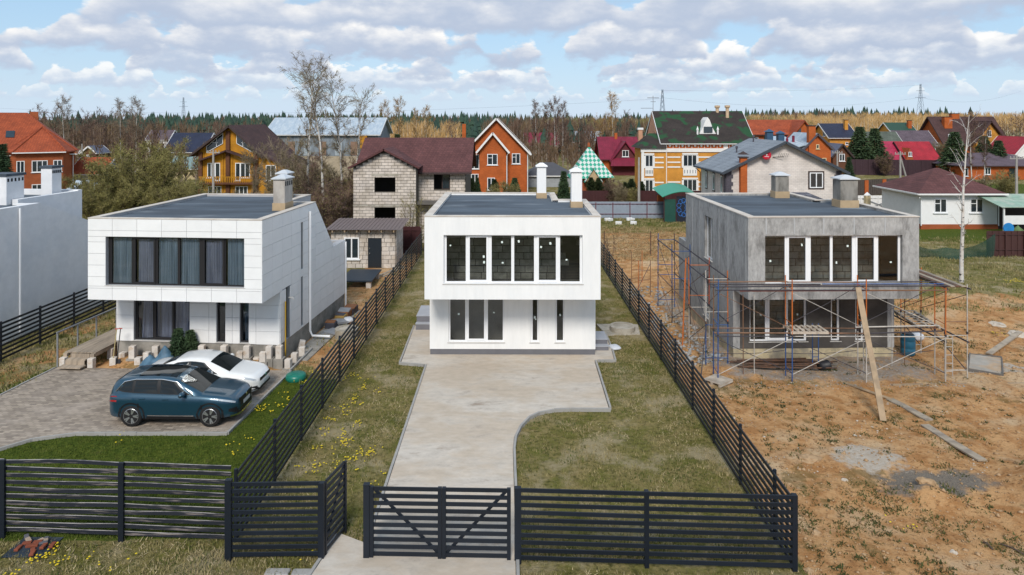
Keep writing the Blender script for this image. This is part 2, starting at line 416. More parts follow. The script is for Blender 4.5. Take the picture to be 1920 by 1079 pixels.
def axis_pts(lo, hi, step, far_lo, far_hi, g=1.18):
    a = list(np.arange(lo, hi + 1e-6, step)); s = step
    while a[-1] < far_hi: s *= g; a.append(a[-1] + s)
    s = step
    while a[0] > far_lo: s *= g; a.insert(0, a[0] - s)
    return np.array(a)
gx = axis_pts(-30, 34, 0.28, -1600, 1600); gy = axis_pts(11, 66, 0.28, -60, 2600, 1.12)
GX, GY = np.meshgrid(gx, gy); fx_, fy_ = GX.ravel(), GY.ravel()
def zones(x, y):
    w1 = (fbm(x*0.5, y*0.5, 40) - 0.47) * 3.2; w2 = (fbm(x*0.9, y*0.9, 50) - 0.47) * 2.0
    dirt = sst(x, 6.75, 7.1) * (1 - sst(y + w1*1.5 - 0.10*(x-17)*0, 36.5, 40.5) * sst(x + w2, 15.5, 18)) * (1 - sst(y + w1, 62, 67)) * (1-sst(x+w1, 26, 32)*sst(y, 30, 34))
    dirt = np.maximum(dirt, sst(x + w2*0.2, -10.4, -9.6) * (1 - sst(x, -6.9, -6.75)) * sst(y + w2*0.7, 28.0, 29.6) * (1 - sst(y, 52, 54)))
    dirt = np.maximum(dirt, sst(x, -18.6, -18.0) * (1 - sst(x, -9.6, -9.0)) * sst(y, 27.0, 27.6) * (1 - sst(y, 33, 34)))
    dirt = np.maximum(dirt, 0.55 * sst(w1 + 0.2, -0.2, 0.6) * (1 - sst(x, -17.8, -17.4)) * sst(x, -23, -22) * sst(y, 24, 26) * (1-sst(y, 50, 55)))
    lawn = (1 - sst(x, -6.82, -6.72)) * sst(x, -32, -30) * sst(y, 17.0, 17.15) * (1 - sst(y + w2*0.5 + 0.55*(x+8.0), 27.2, 28.4)) * (1 - sst(y, 28.0, 29.5))
    lawn = np.maximum(lawn, 0.75 * sst(x, 20, 24) * sst(y + w2, 56, 59) * (1 - sst(y, 64, 66)))
    lawn = np.maximum(lawn, 0.7 * sst(x, 7, 8) * (1-sst(x, 16, 18)) * sst(y + w2, 64, 67) * (1 - sst(y, 73, 75)))
    lawn = np.maximum(lawn, 0.8*sst(x, 52, 60) * sst(y, 78, 84) * (1 - sst(y, 108, 112)))
    lawn = lawn * (1 - dirt)
    grav = sst(x, 8.4, 9.6) * (1 - sst(x + w2*0.6, 16.6, 18.2)) * sst(y + w2*0.5, 26.6, 27.9) * (1 - sst(y, 30, 31))
    grav = np.maximum(grav, 0.8 * sst(x, 8.2, 8.6) * (1 - sst(x, 9.8, 10)) * sst(y, 28, 29) * (1 - sst(y, 40, 41)))
    pale = np.exp(-((((x-11.05)+w2*0.25)/1.05)**4 + (((y-21.1)+w1*0.15)/0.85)**4))
    pale = np.maximum(pale, 0.8*np.exp(-((((x-20.5)+w2*0.3)/1.6)**4 + (((y-28.7)+w1*0.2)/0.9)**4)))
    dark = np.exp(-((((x-12.3)+w2*0.35)/1.75)**4 + (((y-19.75)+w1*0.22)/0.75)**4))
    return dirt, lawn, grav, pale, dark
def build_ground():
    nx, ny = len(gx), len(gy)
    V = np.stack([fx_, fy_, hgt(fx_, fy_)], 1)
    i = np.arange(nx - 1); j = np.arange(ny - 1); I, J = np.meshgrid(i, j); a = (J * nx + I).ravel()
    F = np.stack([a, a + 1, a + nx + 1, a + nx], 1)
    m = ground_material()
    o = numpy_mesh('ground', V, F, m, smooth=True, kind='structure', label='uneven ground of sandy soil, lawn and dry grass')
    me = o.data
    d, l, g, p, k = zones(fx_, fy_)
    ca = me.color_attributes.new('zone', 'FLOAT_COLOR', 'POINT')
    ca.data.foreach_set('color', np.stack([d, l, g, np.ones_like(d)], 1).astype(np.float32).ravel())
    cb = me.color_attributes.new('patch', 'FLOAT_COLOR', 'POINT')
    cb.data.foreach_set('color', np.stack([p, k, d*0, np.ones_like(d)], 1).astype(np.float32).ravel())
    return o
def ground_material():
    m = bpy.data.materials.new('ground_soil'); m.use_nodes = True; nt = m.node_tree; bs = nt.nodes['Principled BSDF']
    pos = nt.nodes.new('ShaderNodeNewGeometry').outputs['Position']
    def noi(s, d=6.0, r=0.6, dist=0.0, off=(0, 0, 0), st=(1, 1, 1)):
        v = pos
        if st != (1, 1, 1) or off != (0, 0, 0):
            v = nn(nt, 'ShaderNodeVectorMath', operation='MULTIPLY_ADD', ins={0: pos, 1: st, 2: off}).outputs[0]
        return nn(nt, 'ShaderNodeTexNoise', ins={'Vector': v, 'Scale': s, 'Detail': d, 'Roughness': r, 'Distortion': dist}).outputs[0]
    za = nn(nt, 'ShaderNodeAttribute', attribute_name='zone'); zs = nn(nt, 'ShaderNodeSeparateColor', ins={0: za.outputs[0]})
    pa = nn(nt, 'ShaderNodeAttribute', attribute_name='patch'); ps = nn(nt, 'ShaderNodeSeparateColor', ins={0: pa.outputs[0]})
    nA, nB, nC, nD = noi(0.35), noi(1.6, 8, 0.65), noi(7.0, 8, 0.7), noi(28.0, 5, 0.7)
    # dirt
    dirt = mixc(nt, smooth(nt, nB, 0.40, 0.62), (0.58, 0.335, 0.155), (0.42, 0.205, 0.078))
    dirt = mixc(nt, smooth(nt, nA, 0.50, 0.66), dirt, (0.60, 0.42, 0.25))
    dirt = mixc(nt, smooth(nt, nC, 0.52, 0.68), dirt, (0.21, 0.095, 0.034))
    dirt = mixc(nt, smooth(nt, nD, 0.60, 0.74), dirt, (0.60, 0.43, 0.26))
    weed = smooth(nt, math_(nt, 'ADD', math_(nt, 'MULTIPLY', noi(0.42, 5, 0.6, 0, (7, 3, 0)), 0.6), math_(nt, 'MULTIPLY', noi(3.2, 6, 0.7, 0, (1, 9, 0)), 0.4)), 0.545, 0.60)
    dirt = mixc(nt, math_(nt, 'MULTIPLY', weed, 0.55), dirt, (0.115, 0.095, 0.028))
    # dry grass
    dry = mixc(nt, smooth(nt, noi(1.1, 8, 0.7, 0.3, (2, 5, 0)), 0.36, 0.62), (0.135, 0.135, 0.026), (0.265, 0.210, 0.085))
    dry = mixc(nt, smooth(nt, nC, 0.46, 0.66), dry, (0.070, 0.066, 0.016))
    dry = mixc(nt, smooth(nt, noi(0.5, 6, 0.65, 0, (4, 4, 0)), 0.49, 0.64), dry, (0.34, 0.28, 0.165))
    dry = mixc(nt, smooth(nt, nD, 0.55, 0.72), dry, (0.33, 0.28, 0.17))
    # lawn
    lawn = mixc(nt, smooth(nt, nC, 0.38, 0.66), (0.046, 0.074, 0.006), (0.105, 0.128, 0.015))
    lawn = mixc(nt, smooth(nt, nB, 0.56, 0.72), lawn, (0.085, 0.085, 0.024))
    # gravel
    grav = mixc(nt, smooth(nt, nC, 0.40, 0.65), (0.30, 0.25, 0.20), (0.40, 0.38, 0.36))
    wob = lambda v, a: math_(nt, 'ADD', v, math_(nt, 'MULTIPLY', math_(nt, 'SUBTRACT', nB, 0.5), a))
    c = mixc(nt, smooth(nt, wob(zs.outputs[1], 0.7), 0.35, 0.6), dry, lawn)
    c = mixc(nt, smooth(nt, wob(zs.outputs[0], 1.1), 0.32, 0.62), c, dirt)
    c = mixc(nt, math_(nt, 'MULTIPLY', smooth(nt, wob(zs.outputs[2], 2.0), 0.45, 1.0), 0.85), c, grav)
    c = mixc(nt, smooth(nt, wob(ps.outputs[1], 2.2), 0.35, 0.80), c, mixc(nt, smooth(nt, nD, 0.4, 0.65), (0.17, 0.145, 0.12), (0.28, 0.235, 0.185)))
    c = mixc(nt, smooth(nt, wob(ps.outputs[0], 2.2), 0.45, 0.80), c, mixc(nt, smooth(nt, nC, 0.4, 0.7), (0.52, 0.46, 0.39), (0.42, 0.33, 0.24)))
    nt.links.new(c, bs.inputs['Base Color'])
    bs.inputs['Roughness'].default_value = 0.95; bs.inputs['Specular IOR Level'].default_value = 0.15
    h = math_(nt, 'ADD', math_(nt, 'MULTIPLY', nC, 0.7), math_(nt, 'MULTIPLY', nD, 0.3))
    b = nn(nt, 'ShaderNodeBump', ins={'Height': h, 'Strength': 0.9, 'Distance': 0.12})
    nt.links.new(b.outputs[0], bs.inputs['Normal'])
    MATS['ground_soil'] = m
    return m
GROUND = build_ground()

def sheet(name, poly, z, matl, t=0.14, label=None, kind='structure'):
    m = MB(); m.prism(poly, z - t, z)
    bm = bmesh.new(); me = m.mesh(name); bm.from_mesh(me); bmesh.ops.recalc_face_normals(bm, faces=bm.faces); bmesh.ops.triangulate(bm, faces=[f for f in bm.faces if len(f.verts) > 4]); bm.to_mesh(me); bm.free()
    return mobj(name, me, matl, kind=kind, label=label)
DRIVEM = mat('driveway_concrete', (0.47, 0.395, 0.315), col2=(0.53, 0.48, 0.42), scale=0.45, rough=0.85, var=0.12, vscale=0.9, bump=0.15, bscale=25,
             col3=(0.32, 0.26, 0.205), scale3=0.9, lo3=0.52, hi3=0.74, stretch=(0.7, 1.4, 1), mrough=0.72)
sheet('driveway', DRIVE, 0.055, DRIVEM, label='pale stained concrete driveway and apron of the white house')
def paver_mat():
    m = bpy.data.materials.new('clay_pavers'); m.use_nodes = True; nt = m.node_tree; bs = nt.nodes['Principled BSDF']
    pos = nt.nodes.new('ShaderNodeNewGeometry').outputs['Position']
    rot = nn(nt, 'ShaderNodeVectorRotate', rotation_type='Z_AXIS', ins={'Vector': pos, 'Angle': R(2)}).outputs[0]
    br = nn(nt, 'ShaderNodeTexBrick', ins={'Vector': rot, 'Color1': (0.20, 0.165, 0.135, 1), 'Color2': (0.40, 0.335, 0.27, 1), 'Mortar': (0.16, 0.13, 0.10, 1),
        'Scale': 1.0, 'Mortar Size': 0.008, 'Brick Width': 0.24, 'Row Height': 0.12})
    no = nn(nt, 'ShaderNodeTexNoise', ins={'Vector': pos, 'Scale': 0.8, 'Detail': 8.0, 'Roughness': 0.65}).outputs[0]
    c = mixc(nt, math_(nt, 'MULTIPLY', smooth(nt, no, 0.4, 0.7), 0.55), br.outputs[0], (0.40, 0.34, 0.29))
    nt.links.new(c, bs.inputs['Base Color']); bs.inputs['Roughness'].default_value = 0.85; bs.inputs['Specular IOR Level'].default_value = 0.2
    b = nn(nt, 'ShaderNodeBump', invert=True, ins={'Height': br.outputs[1], 'Strength': 0.5, 'Distance': 0.01}); nt.links.new(b.outputs[0], bs.inputs['Normal'])
    return m
sheet('parking_pavement', PAVING, 0.05, paver_mat(), label='brown paved parking area in front of the panelled house')

def kerb(pts, name, label, w=0.075, z0=-0.08, z1=0.085, seg=1.0):
    t = thing(name, label, 'kerb', (pts[0][0], pts[0][1], 0))
    for (a, b) in zip(pts[:-1], pts[1:]):
        L = math.hypot(b[0]-a[0], b[1]-a[1]); n = max(1, round(L / seg)); ang = math.atan2(b[1]-a[1], b[0]-a[0])
        for i in range(n):
            f = (i + 0.5) / n
            piece('kerbstone', CONC, t, (a[0]+(b[0]-a[0])*f - pts[0][0], a[1]+(b[1]-a[1])*f - pts[0][1], (z0+z1)/2 + rnd.uniform(-.008, .008)), (L/n - 0.012, w, z1 - z0), (0, 0, ang + rnd.uniform(-.006, .006)))
    return t
kerb([(-3.53, 28.9), (-3.52, 19.5), (-3.51, 16.75)], 'kerb', 'long straight kerb along the driveway side with the dandelions')
kerb([(0.21, 12.6), (0.185, 19.4), (0.16, 21.6), (0.21, 22.4), (0.39, 23.17), (0.70, 23.85), (1.08, 24.24), (1.6, 24.47), (2.2, 24.52), (3.64, 24.5)], 'kerb', 'curved kerb round the inner corner of the driveway')
kerb([(3.64, 24.6), (3.72, 29.4)], 'kerb', 'short kerb at the outer end of the driveway turning bay', z1=0.11)
kerb([(-4.8, 34.4), (-4.69, 29.16), (-3.6, 28.92)], 'kerb', 'kerb round the apron corner by the two-step porch')
kerb([(3.8, 29.46), (4.58, 29.46), (4.67, 31.0), (4.67, 33.0)], 'kerb', 'kerb round the apron corner by the white sack')
kerb([(-4.36, 17.15), (-4.50, 16.1), (-4.58, 15.55), (-4.8, 14.6), (-4.95, 12.6)], 'kerb', 'low kerb beside the drive under the open wicket gate')
kerb([(PAVING[1][0]+.05, PAVING[1][1]), (PAVING[2][0]+.05, PAVING[2][1]-.05), (PAVING[3][0], PAVING[3][1]-.06), (PAVING[4][0], PAVING[4][1]-.06), (PAVING[5][0], PAVING[5][1]-.06)], 'kerb', 'kerb between the paved parking area and green lawn', z1=0.075)
kerb([(PAVING[0][0]-.05, PAVING[0][1]+.05), (PAVING[9][0]-.05, PAVING[9][1]+.05)], 'kerb', 'kerb of the paved parking area below the wooden porch', z1=0.08)
kerb([gp(543, 699), gp(585, 657)], 'kerb', 'loose concrete kerb beside the foundation posts near the bare soil', z1=0.12)
# ================================================================ FLAT-ROOFED HOUSES
def cells(mb, us, vs, solid, fn, t0, t1):
    """wall from grid cells; fn(u, v, t) -> xyz"""
    us = sorted(set(round(u, 4) for u in us)); vs = sorted(set(round(v, 4) for v in vs))
    nu, nv = len(us) - 1, len(vs) - 1
    S = [[solid((us[i]+us[i+1])/2, (vs[j]+vs[j+1])/2) for j in range(nv)] for i in range(nu)]
    def g(i, j): return 0 <= i < nu and 0 <= j < nv and S[i][j]
    for i in range(nu):
        for j in range(nv):
            if not S[i][j]: continue
            a, b, c, d = us[i], us[i+1], vs[j], vs[j+1]
            for t in (t0, t1): mb.add([fn(a,c,t), fn(b,c,t), fn(b,d,t), fn(a,d,t)], [(0,1,2,3)])
            if not g(i-1, j): mb.add([fn(a,c,t0), fn(a,d,t0), fn(a,d,t1), fn(a,c,t1)], [(0,1,2,3)])
            if not g(i+1, j): mb.add([fn(b,c,t0), fn(b,d,t0), fn(b,d,t1), fn(b,c,t1)], [(0,1,2,3)])
            if not g(i, j-1): mb.add([fn(a,c,t0), fn(b,c,t0), fn(b,c,t1), fn(a,c,t1)], [(0,1,2,3)])
            if not g(i, j+1): mb.add([fn(a,d,t0), fn(b,d,t0), fn(b,d,t1), fn(a,d,t1)], [(0,1,2,3)])
def weld(o):
    bm = bmesh.new(); bm.from_mesh(o.data); bmesh.ops.remove_doubles(bm, verts=bm.verts, dist=0.0005)
    bmesh.ops.recalc_face_normals(bm, faces=bm.faces); bm.to_mesh(o.data); bm.free(); return o
FXZ = lambda u, v, t: (u, t, v)
FYZ = lambda u, v, t: (t, u, v)
def wallxz(name, m, par, x0, x1, z0, z1, holes, y0, y1, extra=None):
    mb = MB()
    us = [x0, x1]; vs = [z0, z1]
    for h in holes: us += [h[0], h[1]]; vs += [h[2], h[3]]
    cells(mb, us, vs, lambda u, v: not any(h[0] < u < h[1] and h[2] < v < h[3] for h in holes), FXZ, y0, y1)
    return weld(mb.build(name, m, par, fix=False))

def glazing(par, x0, x1, z0, z1, y, panes, fm, gm, fw=0.07, sill=None, stickers=0, sash=()):
    """window unit in an opening facing -y: frame part, panes / sashes / sill / stickers as sub-parts. panes = list of (a,b) in x"""
    f = MB(); d = 0.07
    panes = [(a-.06, b+.06) if k in sash else (a, b) for k, (a, b) in enumerate(panes)]
    f.box(x0, x1, y, y+d, z0, z0+fw); f.box(x0, x1, y, y+d, z1-fw, z1)
    edges = [x0] + [v for p in panes for v in p] + [x1]
    for a, b in zip(edges[0::2], edges[1::2]): f.box(a, b, y, y+d, z0+fw, z1-fw)
    fr = f.build('window', fm, par)
    for k, (a, b) in enumerate(panes):
        if k in sash:
            s = MB(); w = 0.065
            s.box(a-.02, b+.02, y-.025, y+.02, z0+fw-.02, z0+fw+w); s.box(a-.02, b+.02, y-.025, y+.02, z1-fw-w, z1-fw+.02)
            s.box(a-.02, a+w, y-.024, y+.02, z0+fw+w, z1-fw-w); s.box(b-w, b+.02, y-.024, y+.02, z0+fw+w, z1-fw-w)
            s.build('sash', fm, fr)
        MB().box(a-.005, b+.005, y+.03, y+.042, z0+fw-.005, z1-fw+.005).build('pane', gm, fr)
        for q in range(stickers):
            if rnd.random() < 0.6:
                u, v = rnd.uniform(a+.15, b-.15), rnd.choice([rnd.uniform(z1-.55, z1-.25), rnd.uniform((z0+z1)/2-.2, (z0+z1)/2+.1)])
                piece('sticker', STICK, fr, (u, y+.026, v), (rnd.choice([.06, .075, .08]), .006, rnd.choice([.06, .08, .10])), (0, rnd.uniform(-.25, .25), 0))
    if sill:
        MB().box(x0-.05, x1+.05, y-sill, y+.02, z0-.035, z0-.005).build('sill', SILL, fr)
    return fr

def block_wall(par, x0, x1, z0, z1, y, bw, bh, m=None, skip=None, jit=0.012, depth=0.06):
    """inner masonry: blocks in broken courses, each its own piece"""
    z = z0; r = 0
    while z < z1 - 0.06:
        h = min(bh, z1 - z); x = x0 - (bw*0.5 if r % 2 else 0) + rnd.uniform(-.08, .08)
        while x < x1:
            w = bw * rnd.choice([1, 1, 1, 1, 0.6, 0.85]); a, b = max(x, x0), min(x + w, x1)
            if b - a > 0.08 and not (skip and skip((a+b)/2, z+h/2)):
                piece('block', m or BLOCK, par, ((a+b)/2, y + rnd.uniform(-jit, jit), z + h/2), (b-a-.03, depth, h-.035), (0, rnd.uniform(-.01, .01), 0))
            x += w
        z += bh; r += 1

def chimney(par, x0, x1, y0, y1, zb, zt, body, base, cap_m, slots=True, base_h=0.38, dome=False):
    c = MB().cbox(x0, x1, y0, y1, zb, zt, 0.015).build('chimney', body, par)
    MB().box(x0-.03, x1+.03, y0-.03, y1+.03, zb, zb+base_h).build('base', base, c)
    cx, cy = (x0+x1)/2, (y0+y1)/2; e = 0.07; m = MB()
    zc = zt + 0.03
    m.add([(x0-e,y0-e,zc),(x1+e,y0-e,zc),(x1+e,y1+e,zc),(x0-e,y1+e,zc),(x0-e,y0-e,zc+.05),(x1+e,y0-e,zc+.05),(x1+e,y1+e,zc+.05),(x0-e,y1+e,zc+.05),
           (cx-.08,cy-.1,zc+.2),(cx+.08,cy-.1,zc+.2),(cx+.08,cy+.1,zc+.2),(cx-.08,cy+.1,zc+.2)],
          [(3,2,1,0),(0,1,5,4),(1,2,6,5),(2,3,7,6),(3,0,4,7),(4,5,9,8),(5,6,10,9),(6,7,11,10),(7,4,8,11),(8,9,10,11)])
    m.build('cap', cap_m, c)
    if slots:
        n = 4
        for i in range(n):
            yy = y0 + (i + 0.5) * (y1 - y0) / n
            piece('vent_slot', DARKV, c, (x1 + .003, yy, zt - .17), (.012, (y1-y0)/n*0.5, .2))
    return c
DARKV = mat('dark_void', (0.012, 0.012, 0.014), rough=0.8, var=0.0)
CHTAN = mat('chimney_tan', (0.42, 0.31, 0.19), rough=0.85, var=0.12)
CHCON = mat('chimney_render', (0.44, 0.41, 0.37), col2=(0.33, 0.30, 0.27), scale=1.3, rough=0.9, var=0.14, stretch=(1, 1, 0.4), bump=0.15, bscale=15)
CHDRK = mat('chimney_raw', (0.26, 0.245, 0.22), col2=(0.12, 0.11, 0.095), scale=1.5, rough=0.9, var=0.2, stretch=(1, 1, 0.4), bump=0.2, bscale=12)
CHWHT = mat('chimney_white', (0.78, 0.78, 0.78), rough=0.6, var=0.03, stretch=(6, 6, 0.5))

def flat_house(name, label, loc, rz, W, H, zf, yl, wm, lower_m, plinth_m, zp, win_up, win_lo, side_l=(), side_r=(), fr=PVC, up_glass=GLASS, stickers=1,
               D=9.0, DR=10.4, zr=3.8, nw=1.4, nd=5.9, room=True, inner_block=True, reveal=0.16, sash=(1, 4)):
    h = thing(name, label, 'house', loc, rz)
    T = 0.3
    hu = [win_up[:4]]
    wallxz('front_wall', wm, h, 0, W, zf, H, hu, 0, T)
    hl = [w[:4] for w in win_lo]
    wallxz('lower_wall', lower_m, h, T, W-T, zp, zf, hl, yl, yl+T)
    # side walls
    def side(nm, x0, x1, holes, slope):
        mb = MB()
        us = [T, yl, nd, D, DR]; vs = [zp, zf, zr, H]
        for q in holes: us += [q[0], q[1]]; vs += [q[2], q[3]]
        def sol(u, v):
            if any(q[0] < u < q[1] and q[2] < v < q[3] for q in holes): return False
            if v < zf and u < yl: return False
            if v > zr: return u < (nd if slope else D)
            return True
        cells(mb, us, vs, sol, FYZ, x0, x1)
        o = weld(mb.build(nm, wm, h, fix=False))
        if slope: MB().prism([(nd+.001, zr+.001), (8.5, zr+.001), (nd+.001, H)], x0, x1, 'x').build('sloped_wall', wm, h)
        return o
    side('side_wall', 0, T, side_l, False)
    side('side_wall', W-T, W, side_r, True)
    b = MB(); b.box(T, W-nw, D-T, D, zr, H-.02); b.box(T, W-T, DR-T, DR, zp, zr-.02); b.box(W-nw-T+.002, W-nw, nd, D-T, zr, H-.02); b.box(W-nw+.003, W-T, nd-T, nd, zr, H-.02)
    b.build('rear_wall', wm, h)
    # soffit, floors, terrace
    MB().box(T, W-T, T+.002, yl, zf+.001, zf+.12).build('soffit', wm, h)
    f = MB(); f.box(T, W-T, yl, D-T, zf+.02, zf+.3); f.build('floor_slab', INNER, h)
    t = MB(); t.box(T, W-T, D+.002, DR-T, zr-.3, zr-.14); t.box(W-nw, W-T, nd, D, zr-.3, zr-.14); t.build('terrace', ROOFB, h)
    # roof deck and parapet caps
    r = MB(); zd = H - 0.10
    r.prism([(.2, .06), (W-.2, .06), (W-.2, nd-.2), (W-nw-.2, nd-.2), (W-nw-.2, D-.2), (.2, D-.2)], zd-.25, zd, 'z'); ro = r.build('roof', ROOFB, h)
    c = MB(); ct = H + .025; e = .025
    def cap(x0, x1, y0, y1): c.box(x0, x1, y0, y1, H-.015, ct)
    cap(-e, W+e, -e, .22); cap(-e, .32, .22, D+e); cap(W-.30, W+e, .22, nd+.03); cap(W-nw-.28, W-.30, nd-.27, nd+.03); cap(W-nw-.28, W-nw+e, nd+.03, D+e); cap(.32, W-nw-.28, D-.3, D+e)
    c.build('parapet_cap', CAPT, ro)
    # plinth
    p = MB(); p.box(.02, W-.02, yl+.02, DR-.02, -.25, zp); p.build('plinth', plinth_m, h)
    # front glazing
    x0, x1, z0, z1, panes = win_up
    glazing(h, x0, x1, z0, z1, reveal, panes, fr, up_glass, fw=0.055, sill=reveal+.03, stickers=stickers, sash=sash)
    for (x0, x1, z0, z1, panes) in win_lo:
        glazing(h, x0, x1, z0, z1, yl+.10, panes, fr, up_glass, fw=0.06, sill=.13, stickers=stickers, sash=(1,) if len(panes) > 2 else ())
    # rooms behind the glass
    if room:
        zc = H - .4
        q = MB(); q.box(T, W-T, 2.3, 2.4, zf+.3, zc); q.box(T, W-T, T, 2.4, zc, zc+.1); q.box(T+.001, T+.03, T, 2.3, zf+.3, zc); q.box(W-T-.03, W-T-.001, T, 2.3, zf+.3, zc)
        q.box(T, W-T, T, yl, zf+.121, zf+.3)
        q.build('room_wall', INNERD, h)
        q = MB(); q.box(T, W-T, yl+1.4, yl+1.5, zp, zf); q.box(T, W-T, yl+T, yl+1.4, zp-.04, zp+.01); q.box(T+.001, T+.03, yl+T, yl+1.4, zp+.01, zf); q.box(W-T-.03, W-T-.001, yl+T, yl+1.4, zp+.01, zf)
        q.build('ground_floor_room', INNER, h)
        if inner_block:
            dz = (4.6, 5.4)
            block_wall(h, T+.05, W-T-.05, zf+.32, zc-.02, 2.28, 0.62, 0.30, skip=lambda x, z: inner_block == 2 and x > W - 1.35 and x < W - 0.62)
            if inner_block == 3: block_wall(h, T+.05, W-T-.05, zp+.02, zf-.05, yl+1.38, 0.62, 0.30)
    return h

# ---- white house in the middle
def pan(x0, k, lst): return [((a - x0) / k, (b - x0) / k) for a, b in lst]
kz = 2.697
def c_up(zoomx): return (600 + zoomx / kz - 955) / 1280 * 28.55 - HOUSE_C['x']
def c_lo(zoomx): return (600 + zoomx / kz - 955) / 1280 * 30.3 - HOUSE_C['x']
hc = flat_house('white_house', 'newly finished white flat-roofed house with white-framed windows behind the gate', (HOUSE_C['x'], HOUSE_C['y'], 0), R(-0.35), 7.32, 6.42, 2.96, 1.78,
    WHITE, WHITE, PLINTHG, 0.30,
    (c_up(627), c_up(1325), 3.62, 5.64, [(c_up(a), c_up(b)) for a, b in ((640, 737), (757, 842), (868, 967), (982, 1082), (1106, 1193), (1214, 1313))]),
    [(c_lo(650), c_lo(930), 0.60, 2.959, [(c_lo(a), c_lo(b)) for a, b in ((658, 733), (751, 829), (848, 923))]),
     (c_lo(1062), c_lo(1104), 0.60, 2.959, [(c_lo(1074), c_lo(1097))]),
     (c_lo(1188), c_lo(1233), 0.60, 2.959, [(c_lo(1196), c_lo(1227))])], stickers=2, inner_block=2)
for (a, b, y0, y1, zt) in ((1.40, 1.88, 35.6, 36.1, 7.93), (2.88, 3.38, 31.95, 32.5, 7.95)):
    chimney(hc, a-HOUSE_C['x'], b-HOUSE_C['x'], y0-28.4, y1-28.4, 6.30, zt, CHWHT, CHTAN, CHWHT, slots=False, base_h=0.30)
STEPG = mat('porch_grey', (0.16, 0.16, 0.18), rough=0.8, var=0.08); STEPT = mat('porch_top', (0.36, 0.37, 0.40), rough=0.6, var=0.06)
def porch(name, label, x0, x1, y0, y1, z, outer):
    t = thing(name, label, 'porch', ((x0+x1)/2, y0, 0)); cx = (x0+x1)/2
    MB().box(x0-cx, x1-cx, .35, y1-y0, -.1, z).build('step', STEPG, t)
    MB().box(x0-cx, x1-cx, 0, .35, -.1, z*0.52).build('step', STEPG, t)
    MB().box(x0-cx-.02, x1-cx+.02, .33, y1-y0+.02, z, z+.03).build('tread', STEPT, t)
    MB().box(x0-cx-.02, x1-cx+.02, -.02, .33, z*0.52, z*0.52+.03).build('tread', STEPT, t)
porch('porch_steps', 'grey two-step porch on the gate-post side of the white house', -4.62, -3.58, 33.7, 35.9, .62, -1)
porch('porch_steps', 'grey two-step porch of the white house next to the white sack', 3.86, 4.46, 30.7, 32.2, .42, 1)

# ---- panelled house
LH_RZ = R(-4.5); LH_W = 7.3
cL = Vector((-9.9, 27.3, 0)); ax = Vector((math.cos(LH_RZ), math.sin(LH_RZ), 0)); oL = cL - ax * LH_W
def l_up(zx): return (zx - 452) / 871 * LH_W
def l_lo(zx): return (zx - 575) / (1393 - 575) * LH_W
hl_ = flat_house('panelled_house', 'white panelled flat-roofed house with curtained dark-framed windows and cars outside', tuple(oL), LH_RZ, LH_W, 6.42, 3.10, 1.75,
    JOINT, JOINT, PLINTHC, 0.85,
    (l_up(541), l_up(1237), 3.70, 5.68, [(l_up(a), l_up(b)) for a, b in ((558, 660), (680, 773), (793, 893), (905, 1003), (1030, 1120), (1135, 1230))]),
    [(l_lo(664), l_lo(946), 0.90, 3.099, [(l_lo(a), l_lo(b)) for a, b in ((676, 752), (770, 853), (864, 940))]),
     (l_lo(1080), l_lo(1124), 0.90, 3.099, [(l_lo(1087), l_lo(1118))]),
     (l_lo(1196), l_lo(1240), 0.90, 3.099, [(l_lo(1204), l_lo(1234))])],
    side_r=[(2.35, 2.80, 0.86, 3.15), (4.05, 4.30, 3.55, 5.70), (4.05, 4.30, 0.95, 3.2)], fr=PVCD, up_glass=GLASSB, stickers=0, inner_block=False, sash=(1, 4))
CURT = mat('curtain_voile', (0.42, 0.46, 0.50), col2=(0.24, 0.29, 0.34), scale=2.0, rough=0.9, var=0.15, stretch=(2.5, 2.5, 0.15))
CURTP = mat('curtain_lilac', (0.46, 0.42, 0.48), col2=(0.31, 0.29, 0.36), scale=1.4, rough=0.9, var=0.12, stretch=(2, 2, 0.3))
def curtain(par, x0, x1, z0, z1, y, m, folds=9, amp=.05, n=60, flare=0.0):
    mb = MB(); vs = []; fs = []
    ph = rnd.uniform(0, 6)
    for i in range(n + 1):
        u = i / n
        for k, z in enumerate((z1, (z0+z1)/2, z0)):
            a = amp * (0.7 + 0.4*k)
            vs.append((x0 + (x1-x0)*u + flare*k*(u-.5), y + a*math.sin(u*folds*6.283+ph) + a*.5*math.sin(u*folds*2.7*6.283), z))
    for i in range(n):
        for k in range(2): fs.append((i*3+k, i*3+k+1, (i+1)*3+k+1, (i+1)*3+k))
    mb.add(vs, fs); o = mb.build('curtain', m, par, smooth=True); return o
for a, b, m, sp in ((556, 650, CURT, 8), (684, 780, CURTP, 8), (790, 888, CURT, 8), (900, 1010, CURT, 9), (1026, 1122, CURTP, 8), (1140, 1234, CURT, 7)):
    curtain(hl_, l_up(a), l_up(b), 3.5, 5.66, .30, m, folds=sp, amp=.035)
curtain(hl_, l_lo(690), l_lo(760), .9, 3.09, 2.12, CURTP, folds=5, flare=.12)
curtain(hl_, l_lo(775), l_lo(935), .9, 3.09, 2.16, CURTP, folds=9)
curtain(hl_, l_lo(1196), l_lo(1240), .9, 3.09, 2.2, CURT, folds=3)
